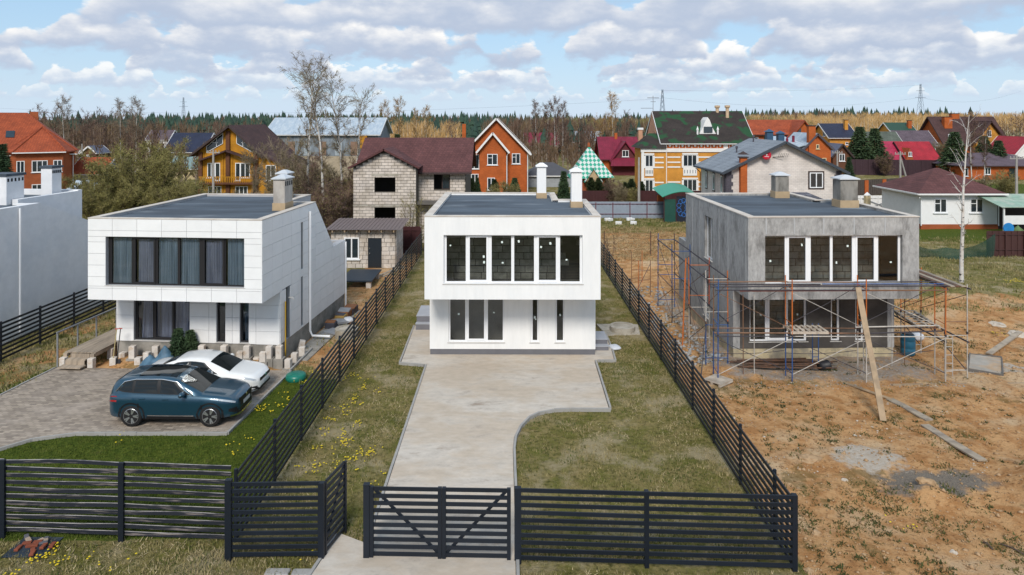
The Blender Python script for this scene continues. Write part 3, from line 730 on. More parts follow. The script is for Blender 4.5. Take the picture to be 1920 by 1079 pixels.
# facade panels (each a piece)
def clip(poly, f):
    out = []
    for i in range(len(poly)):
        a, b = poly[i], poly[(i+1) % len(poly)]; fa, fb = f(a), f(b)
        if fa >= 0: out.append(a)
        if (fa >= 0) != (fb >= 0):
            t = fa / (fa - fb); out.append((a[0]+(b[0]-a[0])*t, a[1]+(b[1]-a[1])*t))
    return out
def panels(par, u0, u1, v0, v1, pw, ph, holes, fn, clips=(), gap=0.012, stagger=0):
    nv = max(1, round((v1-v0)/ph)); nu = max(1, round((u1-u0)/pw)); ph = (v1-v0)/nv; pw = (u1-u0)/nu
    for j in range(nv):
        i = -1 if (stagger and j % 2) else 0
        while i < nu:
            a = u0 + i*pw + (pw*.5 if (stagger and j % 2) else 0); b = a + pw; c = v0 + j*ph; d = c + ph
            a, b = max(a, u0), min(b, u1); i += 1
            if b - a < .05: continue
            rects = [(a, b, c, d)]
            for (ha, hb, hc_, hd) in holes:
                nr = []
                for (p, q, r, s) in rects:
                    if q <= ha or p >= hb or s <= hc_ or r >= hd: nr.append((p, q, r, s)); continue
                    if r < hc_: nr.append((p, q, r, hc_))
                    if s > hd: nr.append((p, q, hd, s))
                    r2, s2 = max(r, hc_), min(s, hd)
                    if p < ha: nr.append((p, ha, r2, s2))
                    if q > hb: nr.append((hb, q, r2, s2))
                rects = nr
            for (p, q, r, s) in rects:
                g = gap/2
                if q-p < .06 or s-r < .06: continue
                poly = [(p+g, r+g), (q-g, r+g), (q-g, s-g), (p+g, s-g)]
                for f in clips:
                    poly = clip(poly, f)
                    if len(poly) < 3: break
                if len(poly) < 3: continue
                n = len(poly); t = .022
                vs = [fn(x, y, 0) for x, y in poly] + [fn(x, y, t) for x, y in poly]
                m = MB().add(vs, [tuple(range(n-1, -1, -1)), tuple(range(n, 2*n))] + [(k, (k+1) % n, n+(k+1) % n, n+k) for k in range(n)])
                m.build('panel', PANELW, par)
fw_ = next(c for c in hl_.children if c.name.startswith('front_wall')); lw_ = next(c for c in hl_.children if c.name.startswith('lower_wall'))
sw_ = [c for c in hl_.children if c.name.startswith('side_wall')][1]
FR = lambda u, v, t: (u, -.001-t, v)
panels(fw_, -.02, LH_W+.02, 3.10, 6.40, 1.048, .47, [(l_up(541)-.0, l_up(1237)+.0, 3.66, 5.68)], FR)
panels(lw_, 0, LH_W, .85, 3.10, 1.0, .56, [(l_lo(664), l_lo(946), .86, 3.2), (l_lo(1080), l_lo(1124), .86, 3.2), (l_lo(1196), l_lo(1240), .86, 3.2)], lambda u, v, t: (u, 1.749-t, v))
SRh = [(2.35, 2.80, 0.86, 3.15), (4.05, 4.30, 3.55, 5.70), (4.05, 4.30, 0.95, 3.2)]
RS = lambda u, v, t: (LH_W+.001+t, u, v)
slope_f = lambda p: -((p[1]-6.40)*(8.5-5.9) + (p[0]-5.9)*(6.42-3.8)) if p[0] > 5.9 and p[1] > 3.8 else 1.0
panels(sw_, -.02, 5.9, 3.10, 6.40, 1.0, .55, SRh, RS)
panels(sw_, 5.9, 8.5, 3.80, 6.40, 1.3, .52, [], RS, clips=[lambda p: (6.40-p[1])*(8.5-5.9) - (p[0]-5.9)*(6.42-3.8)])
panels(sw_, 1.75, 10.4, .85, 3.10, 1.0, .56, SRh, RS)
panels(sw_, 5.9, 10.4, 3.10, 3.80, 1.0, .70, SRh, RS)
for (a, b, c, d) in SRh[1:]:
    w = MB().box(LH_W-.16, LH_W-.10, a+.005, b-.005, c+.005, d-.005).build('window', PVCD, hl_)
    MB().box(LH_W-.098, LH_W-.09, a+.05, b-.05, c+.05, d-.05).build('pane', GLASSD, w)
dr = MB().box(LH_W-.2, LH_W-.12, 2.36, 2.79, .87, 3.14).build('door', PVCD, hl_)
MB().box(LH_W-.118, LH_W-.05, 2.44, 2.48, 1.85, 2.0).build('handle', SILL, dr)
dp = MB().tube([(LH_W+.09, 5.0, 6.1), (LH_W+.09, 5.0, .45), (LH_W+.2, 5.0, .22), (LH_W+1.05, 5.02, .2)], .055, 8).build('downpipe', PVC, hl_)
MB().tube([(LH_W+.09, 10.3, 3.7), (LH_W+.09, 10.3, .1)], .05, 8).build('downpipe', PVC, hl_)
YEL = mat('yellow_gas_pipe', (0.55, 0.33, 0.03), rough=0.5, var=0.1)
MB().tube([(LH_W+.08, 2.15, 2.6), (LH_W+.08, 2.15, .1)], .028, 6).build('gas_pipe', YEL, hl_)
MB().tube([(LH_W+.03, 2.6, 2.65), (LH_W+.22, 2.6, 2.65), (LH_W+.26, 2.6, 2.55)], .03, 6).build('lamp', SILL, hl_)
chimney(hl_, LH_W-1.06, LH_W-.52, 3.5, 4.4, 6.30, 7.70, CHCON, CHTAN, TIN, base_h=.36)
chimney(hl_, LH_W-2.62, LH_W-2.1, 7.5, 8.3, 6.30, 7.60, CHCON, CHTAN, TIN, base_h=.36)

# ---- grey unfinished house
GR_RZ = R(1.5); GW = 7.15
def g_up(zx): return (zx - 482) / (1330 - 482) * GW
def g_lo(zx): return (zx - 415) / (1212 - 415) * GW
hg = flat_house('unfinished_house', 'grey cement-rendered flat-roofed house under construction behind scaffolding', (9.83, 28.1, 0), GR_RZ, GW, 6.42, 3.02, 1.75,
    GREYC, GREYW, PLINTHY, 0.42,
    (g_up(566), g_up(1247), 3.66, 5.66, [(g_up(a), g_up(b)) for a, b in ((573, 671), (690, 774), (800, 896), (909, 1006), (1031, 1115), (1137, 1236))]),
    [(g_lo(497), g_lo(780), 0.72, 3.019, [(g_lo(a), g_lo(b)) for a, b in ((504, 577), (597, 676), (690, 770))]),
     (g_lo(898), g_lo(944), 0.72, 3.019, [(g_lo(908), g_lo(934))]),
     (g_lo(1020), g_lo(1062), 0.72, 3.019, [(g_lo(1029), g_lo(1054))])],
    side_l=[(4.55, 5.70, 3.65, 5.70), (5.0, 5.9, .75, 2.75)], stickers=2, inner_block=3, sash=(1, 4))
for (a, b, c, d) in ((4.55, 5.70, 3.65, 5.70), (5.0, 5.9, .75, 2.75)):
    w = MB(); x = .12; fw = .06
    w.box(x, x+.07, a, b, c, c+fw); w.box(x, x+.07, a, b, d-fw, d); m_ = (a+b)/2
    for y0, y1 in ((a, a+fw), (m_-fw/2, m_+fw/2), (b-fw, b)): w.box(x, x+.07, y0, y1, c+fw, d-fw)
    wo = w.build('window', PVC, hg)
    MB().box(x+.03, x+.04, a+fw, m_-fw/2, c+fw, d-fw).build('pane', GLASS, wo); MB().box(x+.03, x+.04, m_+fw/2, b-fw, c+fw, d-fw).build('pane', GLASS, wo)
    MB().box(-.05, .13, a-.04, b+.04, c-.035, c-.003).build('sill', SILL, wo)
for (x0, x1, y0, y1, zt) in ((4.30, 5.0, 7.5, 8.1, 7.45), (5.72, 6.55, 3.6, 4.35, 7.60)):
    chimney(hg, x0, x1, y0, y1, 6.30, zt, CHDRK, CHTAN, TIN, slots=False, base_h=.36)
PJ = mat('render_joint', (0.40, 0.41, 0.42), rough=0.85, var=0.1)
for u in (.75, 1.92, 3.15, 4.42, 5.72):
    piece('beacon_strip', PJ, hg, (u, -.004, 6.05), (.05, .012, .68))
for y in (.25, 2.4, 3.6, 6.5, 7.8): piece('beacon_strip', PJ, hg, (-.004, y, 4.75), (.012, .045, 3.1))

# ---- white rendered house at the edge of the picture (its blind side wall is seen)
FL_RZ = R(-6)
flo = thing('rendered_house', 'white rendered flat-roofed house with two box chimneys at the picture edge', 'house', (-24.0, 27.0, 0), FL_RZ)
Wd = mat('bluish_white_render', (0.75, 0.75, 0.76), col2=(0.69, 0.70, 0.72), scale=0.8, rough=0.85, var=0.05, bump=0.2, bscale=40)
mb = MB(); holes = [(4.2, 4.55, 3.6, 5.75), (4.2, 4.55, .8, 3.0)]
us = [0, 6.9, 13.6]; vs = [0, 3.9, 6.3]
for q in holes: us += [q[0], q[1]]; vs += [q[2], q[3]]
cells(mb, us, vs, lambda u, v: not any(q[0] < u < q[1] and q[2] < v < q[3] for q in holes) and not (v > 3.9 and u > 6.9), FYZ, -.3, 0)
weld(mb.build('side_wall', Wd, flo, fix=False))
MB().prism([(6.901, 3.9), (12.8, 3.9), (6.901, 6.3)], -.3, 0, 'x').build('sloped_wall', Wd, flo)
MB().box(-7.2, -.3, 0, .3, 0, 6.3).build('front_wall', Wd, flo)
m2 = MB(); m2.box(-7.2, -1.2, 11.0, 11.3, 0, 6.5); m2.box(-1.5, -1.2, 6.9, 11.0, 3.9, 6.45); m2.box(-1.2, -.3, 6.6, 6.9, 3.9, 6.28); m2.box(-7.2, -6.9, .3, 11.0, 0, 6.3); m2.box(-1.199, -.3, 13.3, 13.6, 0, 3.88); m2.build('rear_wall', Wd, flo)
MB().prism([(-6.9, .31), (-.31, .31), (-.31, 6.59), (-1.5, 6.59), (-1.5, 10.99), (-6.9, 10.99)], 5.9, 6.2, 'z').build('roof', ROOFB, flo)
MB().box(-1.19, -.3, 6.91, 13.3, 3.5, 3.7).build('terrace', ROOFB, flo)
for q in holes:
    w = MB().box(-.2, -.14, q[0], q[1], q[2], q[3]).build('window', PVCD, flo)
    MB().box(-.138, -.13, q[0]+.04, q[1]-.04, q[2]+.04, q[3]-.04).build('pane', GLASSD, w)
MB().tube([(.08, 5.6, 6.2), (.08, 5.6, .2)], .05, 8).build('downpipe', PVC, flo)
for (x0, x1, y0, y1, zt) in ((-2.75, -1.55, 6.6, 7.7, 7.62), (-2.35, -1.7, 9.7, 10.4, 7.80)):
    c = MB().cbox(x0, x1, y0, y1, 6.2, zt, .02).build('chimney', Wd, flo)
    MB().box(x0-.06, x1+.06, y0-.06, y1+.06, zt, zt+.12).build('cap', ROOFB, c)
    for i in range(5): piece('vent_slot', DARKV, c, (x1+.003, y0+(i+.5)*(y1-y0)/5, zt-.2), (.012, .1, .16))
# ================================================================ FENCES AND GATES
def slat_run(par, a, b, zs, w, t, m, name='slat', warp=0.0, gapend=0.03, org=(0, 0)):
    """horizontal slats between two ground points (world xy); each slat its own piece"""
    L = math.hypot(b[0]-a[0], b[1]-a[1]); ang = math.atan2(b[1]-a[1], b[0]-a[0])
    for z in zs:
        piece(name, m, par, ((a[0]+b[0])/2-org[0], (a[1]+b[1])/2-org[1], z + rnd.uniform(-warp, warp) + rnd.gauss(0, .004)), (L-2*gapend, t*rnd.uniform(.95, 1.05), w), (rnd.gauss(0, .03), rnd.uniform(-warp, warp)*.35 + rnd.gauss(0, .0022), ang))
def post(par, x, y, h, w=0.06, m=None, org=(0, 0), name='post', d=None):
    return piece(name, m or FMETAL, par, (x-org[0], y-org[1], h/2-.1), (w, d or w, h+.2))
def side_fence(name, label, pts, h, n=9, z0=.12, w=.085, off=0.05):
    o = pts[0]; t = thing(name, label, 'fence', (o[0], o[1], 0))
    zs = [z0 + w/2 + i*(h-z0-w)/(n-1) for i in range(n)]
    for p in pts: post(t, p[0], p[1], h+.04, .07, org=o)
    for a, b in zip(pts[:-1], pts[1:]): slat_run(t, (a[0]+off, a[1]), (b[0]+off, b[1]), zs, w, .035, FMETAL, org=o, gapend=-.01)
    return t
LX, RX = -6.77, 6.62
ptsR = [(RX, 15.93), (RX, 17.03)] + [(RX-.005*i, 17.03+2.53*(i+1)) for i in range(14)]
ptsL = [(LX, 16.9)] + [(LX, 17.19+2.51*i) for i in range(1, 15)]
side_fence('slat_fence', 'long dark slat fence between the white house and the bare building plot', ptsR, 1.70, off=-.05)
side_fence('slat_fence', 'long dark slat fence between the panelled house and the white house', ptsL, 1.78, off=.05)
ptsF = [(-21.9+.012*i, 22.0+2.45*i) for i in range(11)]
side_fence('slat_fence', 'dark slat fence in front of the blind rendered wall', ptsF, 1.72, off=.05)
# street fence of the panelled house: weathered painted boards
t = thing('board_fence', 'weathered dark board fence along the street before the green lawn', 'fence', (-6.9, 16.9, 0))
o = (-6.9, 16.9); bp = [(-15.9, 17.25), (-12.72, 17.16), (-9.66, 17.02), (-6.86, 16.85)]
for p in bp[:-1]: post(t, p[0], p[1]-.03, 1.93, .13, org=o, d=.07)
zs = [.10 + i*.172 for i in range(11)]
def warped(par, a, b, z, sag, m):
    L = math.hypot(b[0]-a[0], b[1]-a[1]); d = ((b[0]-a[0])/L, (b[1]-a[1])/L); mb = MB(); vs = []; n = 8; ph = rnd.uniform(0, 6); hh = rnd.uniform(.043, .05)
    for i in range(n+1):
        u = i/n; x = a[0]+(b[0]-a[0])*u-o[0]; y = a[1]+(b[1]-a[1])*u-o[1]; zc = z + sag*(math.sin(u*math.pi) + .35*math.sin(u*7+ph))
        yo = .012*math.sin(u*5+ph)
        for dy, dz in ((-.016, -hh), (.016, -hh), (.016, hh), (-.016, hh)): vs.append((x, y+dy+yo, zc+dz))
    fs = [(0, 1, 2, 3), tuple(4*n+k for k in (3, 2, 1, 0))]
    for i in range(n):
        for k in range(4): fs.append((4*i+k, 4*i+(k+1) % 4, 4*i+4+(k+1) % 4, 4*i+4+k))
    mb.add(vs, fs); o_ = mb.build('board', [m, FEDGE], par)
    for p_ in o_.data.polygons:
        if p_.normal.z > .7: p_.material_index = 1
for a, b in zip(bp[:-1], bp[1:]):
    for z in zs: warped(t, (a[0]+.02, a[1]+.03), (b[0]-.02, b[1]+.03), z+.045, rnd.choice([.0, .008, -.012, .012, -.02]) if z < 1.75 else (.02 if a[0] < -10 else 0), FWOOD)

# fixed panel beside the wicket
t = thing('fence_panel', 'dark slatted fence panel with two posts beside the open wicket gate', 'fence', (-6.66, 16.22, 0)); o = (-6.66, 16.22)
post(t, -6.66, 16.20, 1.93, .15, org=o, d=.12); post(t, -4.47, 16.24, 1.84, .14, org=o, d=.12)
slat_run(t, (-6.60, 16.20), (-4.53, 16.24), [.15+i*.166 for i in range(11)], .088, .04, FMETAL, org=o, gapend=.0)
# wicket gate leaf standing open
a, b = Vector((-4.42, 16.30, 0)), Vector((-4.16, 17.36, 0)); d = (b-a).normalized(); L = (b-a).length
t = thing('wicket_gate', 'narrow dark slatted wicket gate standing open over the drive', 'gate', tuple(a), math.atan2(d.y, d.x))
post(t, .04, 0, 1.80, .07); post(t, L-.04, 0, 1.80, .07)
for i in range(11): piece('slat', FMETAL, t, (L/2, 0, .13+i*.166), (L-.15, .035, .085 if 0 < i < 10 else .07))
MB().bar((.08, .03, .2), (L-.08, .03, 1.7), .05, .03).build('brace', FMETAL, t)
# double driveway gate
g0, g1 = (-3.36, 16.27), (.16, 16.17)
for k, (u0, u1) in enumerate(((0.02, .5), (.5, .98))):
    p = (g0[0]+(g1[0]-g0[0])*u0, g0[1]+(g1[1]-g0[1])*u0); q = (g0[0]+(g1[0]-g0[0])*u1, g0[1]+(g1[1]-g0[1])*u1); L = q[0]-p[0]
    t = thing('driveway_gate', ('closed gate leaf over the drive, brace falling from the free-standing post' if k == 0 else 'closed gate leaf over the drive, brace rising to the street fence'), 'gate', (p[0], p[1], 0), math.atan2(q[1]-p[1], L), 'leaves of the driveway gate')
    s0, s1 = (.01, .05) if k == 0 else (.05, .10)
    post(t, s0, 0, 1.73, .09); post(t, L-s1, 0, 1.73, .09)
    for i in range(10): piece('slat', FMETAL, t, ((s0+L-s1)/2, 0, .13+i*.172), (L-s0-s1-.09, .035, .088))
    z0, z1 = (1.66, .16) if k == 0 else (.16, 1.66)
    MB().bar((s0+.05, .035, z0), (L-s1-.05, .035, z1), .03, .07).build('brace', FMETAL, t)
tp = thing('gate_post', 'free-standing square gate post at the drive opening', 'post', (-3.40, 16.27, 0)); piece('shaft', FMETAL, tp, (0, 0, .82), (.14, .13, 1.9)); piece('cap', FMETAL, tp, (0, 0, 1.78), (.15, .14, .02))
# street fence
t = thing('street_fence', 'dark slatted street fence from the drive gate to the plot corner', 'fence', (.2, 16.17, 0)); o = (.2, 16.17)
sp = [(.20, 16.17), (3.22, 16.02), (6.62, 15.86)]
for p, w in zip(sp, (.16, .10, .12)): post(t, p[0], p[1], 1.76, w, org=o, d=.12)
for a, b in zip(sp[:-1], sp[1:]): slat_run(t, (a[0]+.04, a[1]-.04), (b[0]-.04, b[1]-.04), [.13+i*.176 for i in range(10)], .09, .035, FMETAL, org=o, gapend=.0)
# ================================================================ CARS
def cr(xs, ys, x):
    """smooth monotone-ish interpolation"""
    return np.interp(x, xs, ys)
def smooth_arr(a, k=2):
    for _ in range(k):
        b = a.copy(); b[1:-1] = (a[:-2] + 2*a[1:-1] + a[2:]) / 4; a = b
    return a
def car_paint(name, c, metal=0.0, rough=0.28):
    m = bpy.data.materials.new(name); m.use_nodes = True; b = m.node_tree.nodes['Principled BSDF']
    b.inputs['Base Color'].default_value = c + (1,); b.inputs['Metallic'].default_value = metal; b.inputs['Roughness'].default_value = rough
    b.inputs['Coat Weight'].default_value = 1.0; b.inputs['Coat Roughness'].default_value = 0.04
    MATS[name] = m; return m
CARGL = mat('car_glass', (0.010, 0.014, 0.016), rough=0.03, var=0.0, spec=0.45)
TYRE = mat('tyre_rubber', (0.012, 0.012, 0.013), rough=0.85, var=0.1)
CHROME = mat('chrome', (0.75, 0.76, 0.78), rough=0.18, metal=1.0, var=0.0)
ALLOY = mat('alloy', (0.55, 0.56, 0.58), rough=0.3, metal=0.8, var=0.0)
BLKP = mat('black_trim', (0.010, 0.010, 0.012), rough=0.5, var=0.0)
LAMPW = mat('headlamp', (0.40, 0.44, 0.48), rough=0.1, var=0.0, spec=0.8)
LAMPR = mat('tail_lamp', (0.30, 0.01, 0.012), rough=0.15, var=0.0, spec=0.8)
PLATE = mat('number_plate', (0.62, 0.63, 0.64), rough=0.5, var=0.0)

def make_car(name, label, loc, rz, paint, S):
    t = thing(name, label, 'car', loc, rz)
    L, Wd = S['L'], S['W']; hw = Wd/2
    N = 72; X = np.linspace(0, L, N)
    # side profile curves along x (0 = rear bumper, L = nose)
    zt = smooth_arr(cr(*S['top'], X), 3)            # top of lower body (hood, belt, deck)
    zb = smooth_arr(cr(*S['bot'], X), 2)
    ww = smooth_arr(cr(*S['wid'], X), 3) * hw       # half width at widest
    prof = []      # (fraction of width, fraction of height)
    P = [(0.0, 0.0), (.80, 0.0), (.93, .035), (.985, .20), (.965, .40), (1.0, .62), (.985, .80), (.93, .93), (.84, .985), (.60, 1.015), (0.0, 1.03)]
    vs = []; fs = []
    np_ = len(P)
    ring = []
    for i in range(N):
        row = []
        for sgn in (1, -1):
            seq = P if sgn == 1 else P[-2:0:-1]
            for (a, b) in seq:
                row.append((X[i], sgn*ww[i]*a, zb[i] + (zt[i]-zb[i])*b))
        ring.append(row)
    n = len(ring[0])
    for r in ring: vs += r
    for i in range(N-1):
        for k in range(n): fs.append((i*n+k, i*n+(k+1) % n, (i+1)*n+(k+1) % n, (i+1)*n+k))
    fs.append(tuple(range(n))); fs.append(tuple((N-1)*n+k for k in range(n-1, -1, -1)))
    body = MB().add(vs, fs).build('body', paint, t, smooth=True)
    # wheel arches cut out
    cut = MB(); wr = S['wr']
    for xw in S['wx']:
        for s in (1, -1):
            cut.lathe([(0.0, -.16), (wr*1.14, -.16), (wr*1.14, .30), (0, .30)], 28, (xw, s*(hw-.12), wr), 'y')
    co = cut.build('cutter', BLKP)
    md = body.modifiers.new('arch', 'BOOLEAN'); md.operation = 'DIFFERENCE'; md.object = co; md.solver = 'EXACT'
    bpy.context.view_layer.update()
    dg = bpy.context.evaluated_depsgraph_get()
    me = bpy.data.meshes.new_from_object(body.evaluated_get(dg)); body.modifiers.clear(); body.data = me
    if not me.materials: me.materials.append(paint)
    bpy.data.objects.remove(co)
    for p in me.polygons: p.use_smooth = True
    me.materials.append(BLKP)
    for p in me.polygons:
        c = p.center
        for xw in S['wx']:
            r_ = math.hypot(c.x-xw, c.z-wr)
            if abs(r_-wr*1.14) < .012 or (r_ < wr*1.12 and abs(c.y) < hw-.2): p.material_index = 1
    if hasattr(me, 'set_sharp_from_angle'): me.set_sharp_from_angle(angle=R(40))
    # greenhouse
    gx0, gx1 = S['gx']; M_ = 44; GXs = np.linspace(gx0, gx1, M_)
    zr = smooth_arr(cr(*S['roof'], GXs), 1); zl = np.interp(GXs, X, zt) - .06
    wl = np.interp(GXs, X, ww) * .925; wr_ = smooth_arr(cr(*S['rw'], GXs), 2) * hw
    vs = []; fs = []
    Q = lambda i: [(wl[i], zl[i]), (wl[i]+(wr_[i]-wl[i])*.5, zl[i]+(zr[i]-zl[i])*.55), (wr_[i], zl[i]+(zr[i]-zl[i])*.90), (wr_[i]*.90, zl[i]+(zr[i]-zl[i])*.985), (wr_[i]*.5, zr[i]+.012), (0, zr[i]+.018)]
    rows = []
    for i in range(M_):
        q = Q(i); row = [(GXs[i], y, z) for y, z in q] + [(GXs[i], -y, z) for y, z in q[-2::-1]]
        rows.append(row); vs += row
    n = len(rows[0])
    for i in range(M_-1):
        for k in range(n-1): fs.append((i*n+k, i*n+k+1, (i+1)*n+k+1, (i+1)*n+k))
    fs.append(tuple(range(n))); fs.append(tuple((M_-1)*n+k for k in range(n-1, -1, -1)))
    roof = MB().add(vs, fs).build('cabin', paint, t, smooth=True)
    if hasattr(roof.data, 'set_sharp_from_angle'): roof.data.set_sharp_from_angle(angle=R(50))
    def gsurf(x, f, side):
        """point on the cabin side: x, f 0 belt..1 roof edge"""
        i = np.interp(x, GXs, np.arange(M_)); i0 = int(min(i, M_-2)); u = i - i0
        def at_(i):
            q = Q(i); a, b, c = q[0], q[1], q[2]
            if f < .61: g = f/.61; return (a[0]+(b[0]-a[0])*g, a[1]+(b[1]-a[1])*g)
            g = (f-.61)/.39; return (b[0]+(c[0]-b[0])*g, b[1]+(c[1]-b[1])*g)
        p, q = at_(i0), at_(i0+1); y = p[0]+(q[0]-p[0])*u; z = p[1]+(q[1]-p[1])*u
        return (x, side*(y+.006), z+.002)
    def side_window(poly, side, m=CARGL, nm='side_window', off=0.0):
        # poly of (x, f), fan-subdivided so it follows the curved cabin
        lo = sorted(poly, key=lambda p: p[0]); xs = sorted(set([p[0] for p in poly] + list(np.linspace(lo[0][0], lo[-1][0], 10))))
        def span(x):
            fsx = []
            for i in range(len(poly)):
                (x0, f0), (x1, f1) = poly[i], poly[(i+1) % len(poly)]
                if min(x0, x1)-1e-6 <= x <= max(x0, x1)+1e-6:
                    if abs(x1-x0) < 1e-6: fsx += [f0, f1]
                    else: fsx.append(f0+(f1-f0)*(x-x0)/(x1-x0))
            return min(fsx), max(fsx)
        vs = []; fs = []; K = 4
        for x in xs:
            a, b = span(x)
            for k in range(K+1):
                p = gsurf(x, a+(b-a)*k/K, side); vs.append((p[0], p[1]+side*off, p[2]))
        for i in range(len(xs)-1):
            for k in range(K): fs.append((i*(K+1)+k, i*(K+1)+k+1, (i+1)*(K+1)+k+1, (i+1)*(K+1)+k))
        return MB().add(vs, fs).build(nm, m, t, smooth=True)
    for side in (1, -1):
        side_window(S['daylight'], side, BLKP, 'window_trim', 0.0)
        for poly in S['side']: side_window(poly, side, off=.005)
        if 'brow' in S:
            pts = [gsurf(x, f, side) for x, f in S['brow']]
            MB().tube([(p[0], p[1]+side*.008, p[2]) for p in pts], .022, 6).build('roof_trim', CHROME, t, smooth=True)
    # windscreen / rear window / sunroof on the upper skin
    def top_surf(x, v):
        i = np.interp(x, GXs, np.arange(M_)); i0 = int(min(i, M_-2)); u = i-i0
        def at_(i):
            q = Q(i); ys = [-q[2][0], -q[3][0], -q[4][0], 0, q[4][0], q[3][0], q[2][0]]; zs = [q[2][1], q[3][1], q[4][1], q[5][1], q[4][1], q[3][1], q[2][1]]
            y = v*q[2][0]; return y, float(np.interp(y, ys, zs))
        a, b = at_(i0), at_(i0+1); return (x, a[0]+(b[0]-a[0])*u, a[1]+(b[1]-a[1])*u)
    def top_glass(nm, x0, x1, v0, v1, lift, m=CARGL, axis=1):
        vs = []; fs = []; A, B = 10, 8
        for i in range(A+1):
            x = x0+(x1-x0)*i/A; w = v0+(v1-v0)*i/A
            for k in range(B+1):
                p = top_surf(x, -w+2*w*k/B); vs.append((p[0]+lift*axis*.7, p[1], p[2]+lift))
        for i in range(A):
            for k in range(B): fs.append((i*(B+1)+k, i*(B+1)+k+1, (i+1)*(B+1)+k+1, (i+1)*(B+1)+k))
        return MB().add(vs, fs).build(nm, m, t, smooth=True)
    w0, w1 = S['ws']; top_glass('windscreen', w0, w1, .93, .93, .008)
    r0, r1 = S['rs']; top_glass('rear_window', r0, r1, .90, .88, .008, axis=-1)
    if 'sun' in S: top_glass('sunroof', S['sun'][0], S['sun'][1], .80, .80, .006, axis=0)
    # wheels
    for xw in S['wx']:
        for s in (1, -1):
            w = MB().lathe([(wr*.66, -.11), (wr*.94, -.11), (wr, -.08), (wr, .08), (wr*.94, .11), (wr*.66, .11)], 32, (0, 0, 0), 'y').build('wheel', TYRE, t, smooth=True, loc=(xw, s*(hw-.125), wr))
            rim = MB().lathe([(wr*.60, -.10), (wr*.70, -.115), (wr*.70, .115), (wr*.60, .10)], 28, (0, 0, 0), 'y')
            rim.build('rim', ALLOY, w, smooth=True)
            MB().lathe([(0, -.05), (wr*.64, -.05), (wr*.64, .05), (0, .05)], 20, (0, 0, 0), 'y').build('brake_disc', BLKP, w)
            sp = MB(); ns = S.get('spokes', 5)
            for q in range(ns):
                for dq in (-.16, .16):
                    a0 = 2*math.pi*q/ns
                    sp.bar((.07*math.cos(a0), s*.085, .07*math.sin(a0)), (wr*.66*math.cos(a0+dq), s*.10, wr*.66*math.sin(a0+dq)), .045, .05, up=(0, 1, 0))
            sp.lathe([(.0, -.02), (.075, -.02), (.06, .025), (0, .025)], 12, (0, s*.085, 0), 'y')
            sp.build('spokes', ALLOY, w)
    # bonnet creases, lamps, grille, bumpers
    def bsurf(x, b, side):
        i = np.interp(x, X, np.arange(N)); W_ = np.interp(x, X, ww); z0 = np.interp(x, X, zb); z1 = np.interp(x, X, zt)
        bs_ = [p[1] for p in P[2:9]]; as_ = [p[0] for p in P[2:9]]
        return (x, side*W_*float(np.interp(b, bs_, as_)), z0+(z1-z0)*b)
    def patch(nm, poly, m, off=.008, side=1):
        vs = []
        for x, b in poly:
            p = bsurf(x, b, side); vs.append((p[0]+.3*off, p[1]+side*off, p[2]))
        return MB().add(vs, [tuple(range(len(vs)))]).build(nm, m, t)
    def strip(nm, xs, b0, b1, m, off=.008, side=1):
        vs = []; fs = []
        for x in xs:
            for b in (b0(x) if callable(b0) else b0, b1(x) if callable(b1) else b1):
                p = bsurf(x, b, side); vs.append((p[0], p[1]+side*off, p[2]))
        for i in range(len(xs)-1): fs.append((2*i, 2*i+1, 2*i+3, 2*i+2))
        return MB().add(vs, fs).build(nm, m, t)
    for side in (1, -1):
        strip('headlight', np.linspace(L-.62, L-.10, 8), lambda x: S['hl'][0] + (L-.1-x)*.10, lambda x: S['hl'][1] + (L-.1-x)*.02, LAMPW, side=side)
        strip('tail_light', np.linspace(.03, .42, 6), S['tl'][0], S['tl'][1], LAMPR, side=side)
        for x in S['doors']:      # door gaps and handles
            strip('door_gap', [x-.006, x+.006], .16, .93, BLKP, off=.003, side=side)
        for x in S['handles']: 
            p = bsurf(x, .80, side); MB().cbox(p[0]-.10, p[0]+.10, p[1]-.02, p[1]+.02, p[2]-.018, p[2]+.018, .008).build('door_handle', paint if not S.get('chrome_handle') else CHROME, t)
        strip('sill_trim', np.linspace(S['wx'][0]+.5, S['wx'][1]-.5, 8), .02, .13, BLKP, side=side, off=.010)
        if S.get('chrome_sill'): strip('chrome_strip', np.linspace(S['wx'][0]+.55, S['wx'][1]-.55, 8), .15, .185, CHROME, side=side, off=.012)
        if S.get('arch'):
            for xw in S['wx']:
                am = MB(); vs = []; fs = []; K = 20
                for k in range(K+1):
                    a = R(-8) + (math.pi+R(16))*k/K
                    for rr in (wr*1.13, wr*1.27):
                        x = xw+rr*math.cos(a); z = max(wr+rr*math.sin(a), .22); z0 = np.interp(x, X, zb); z1 = np.interp(x, X, zt)
                        p = bsurf(x, (z-z0)/(z1-z0), side); vs.append((x, p[1]+side*.010, z))
                for k in range(K): fs.append((2*k, 2*k+1, 2*k+3, 2*k+2))
                am.add(vs, fs).build('arch_trim', BLKP, t)
        # mirror
        mx = S['mirror']; p = gsurf(mx, .12, side)
        mm = MB(); mm.lathe([(0, -.13), (.07, -.11), (.095, 0), (.085, .10), (0, .13)], 10, (mx-.02, p[1]+side*.17, p[2]+.06), 'y'); mm.bar((mx+.02, p[1]-side*.02, p[2]), (mx, p[1]+side*.1, p[2]+.03), .06, .05)
        mm.build('mirror', paint, t, smooth=True)
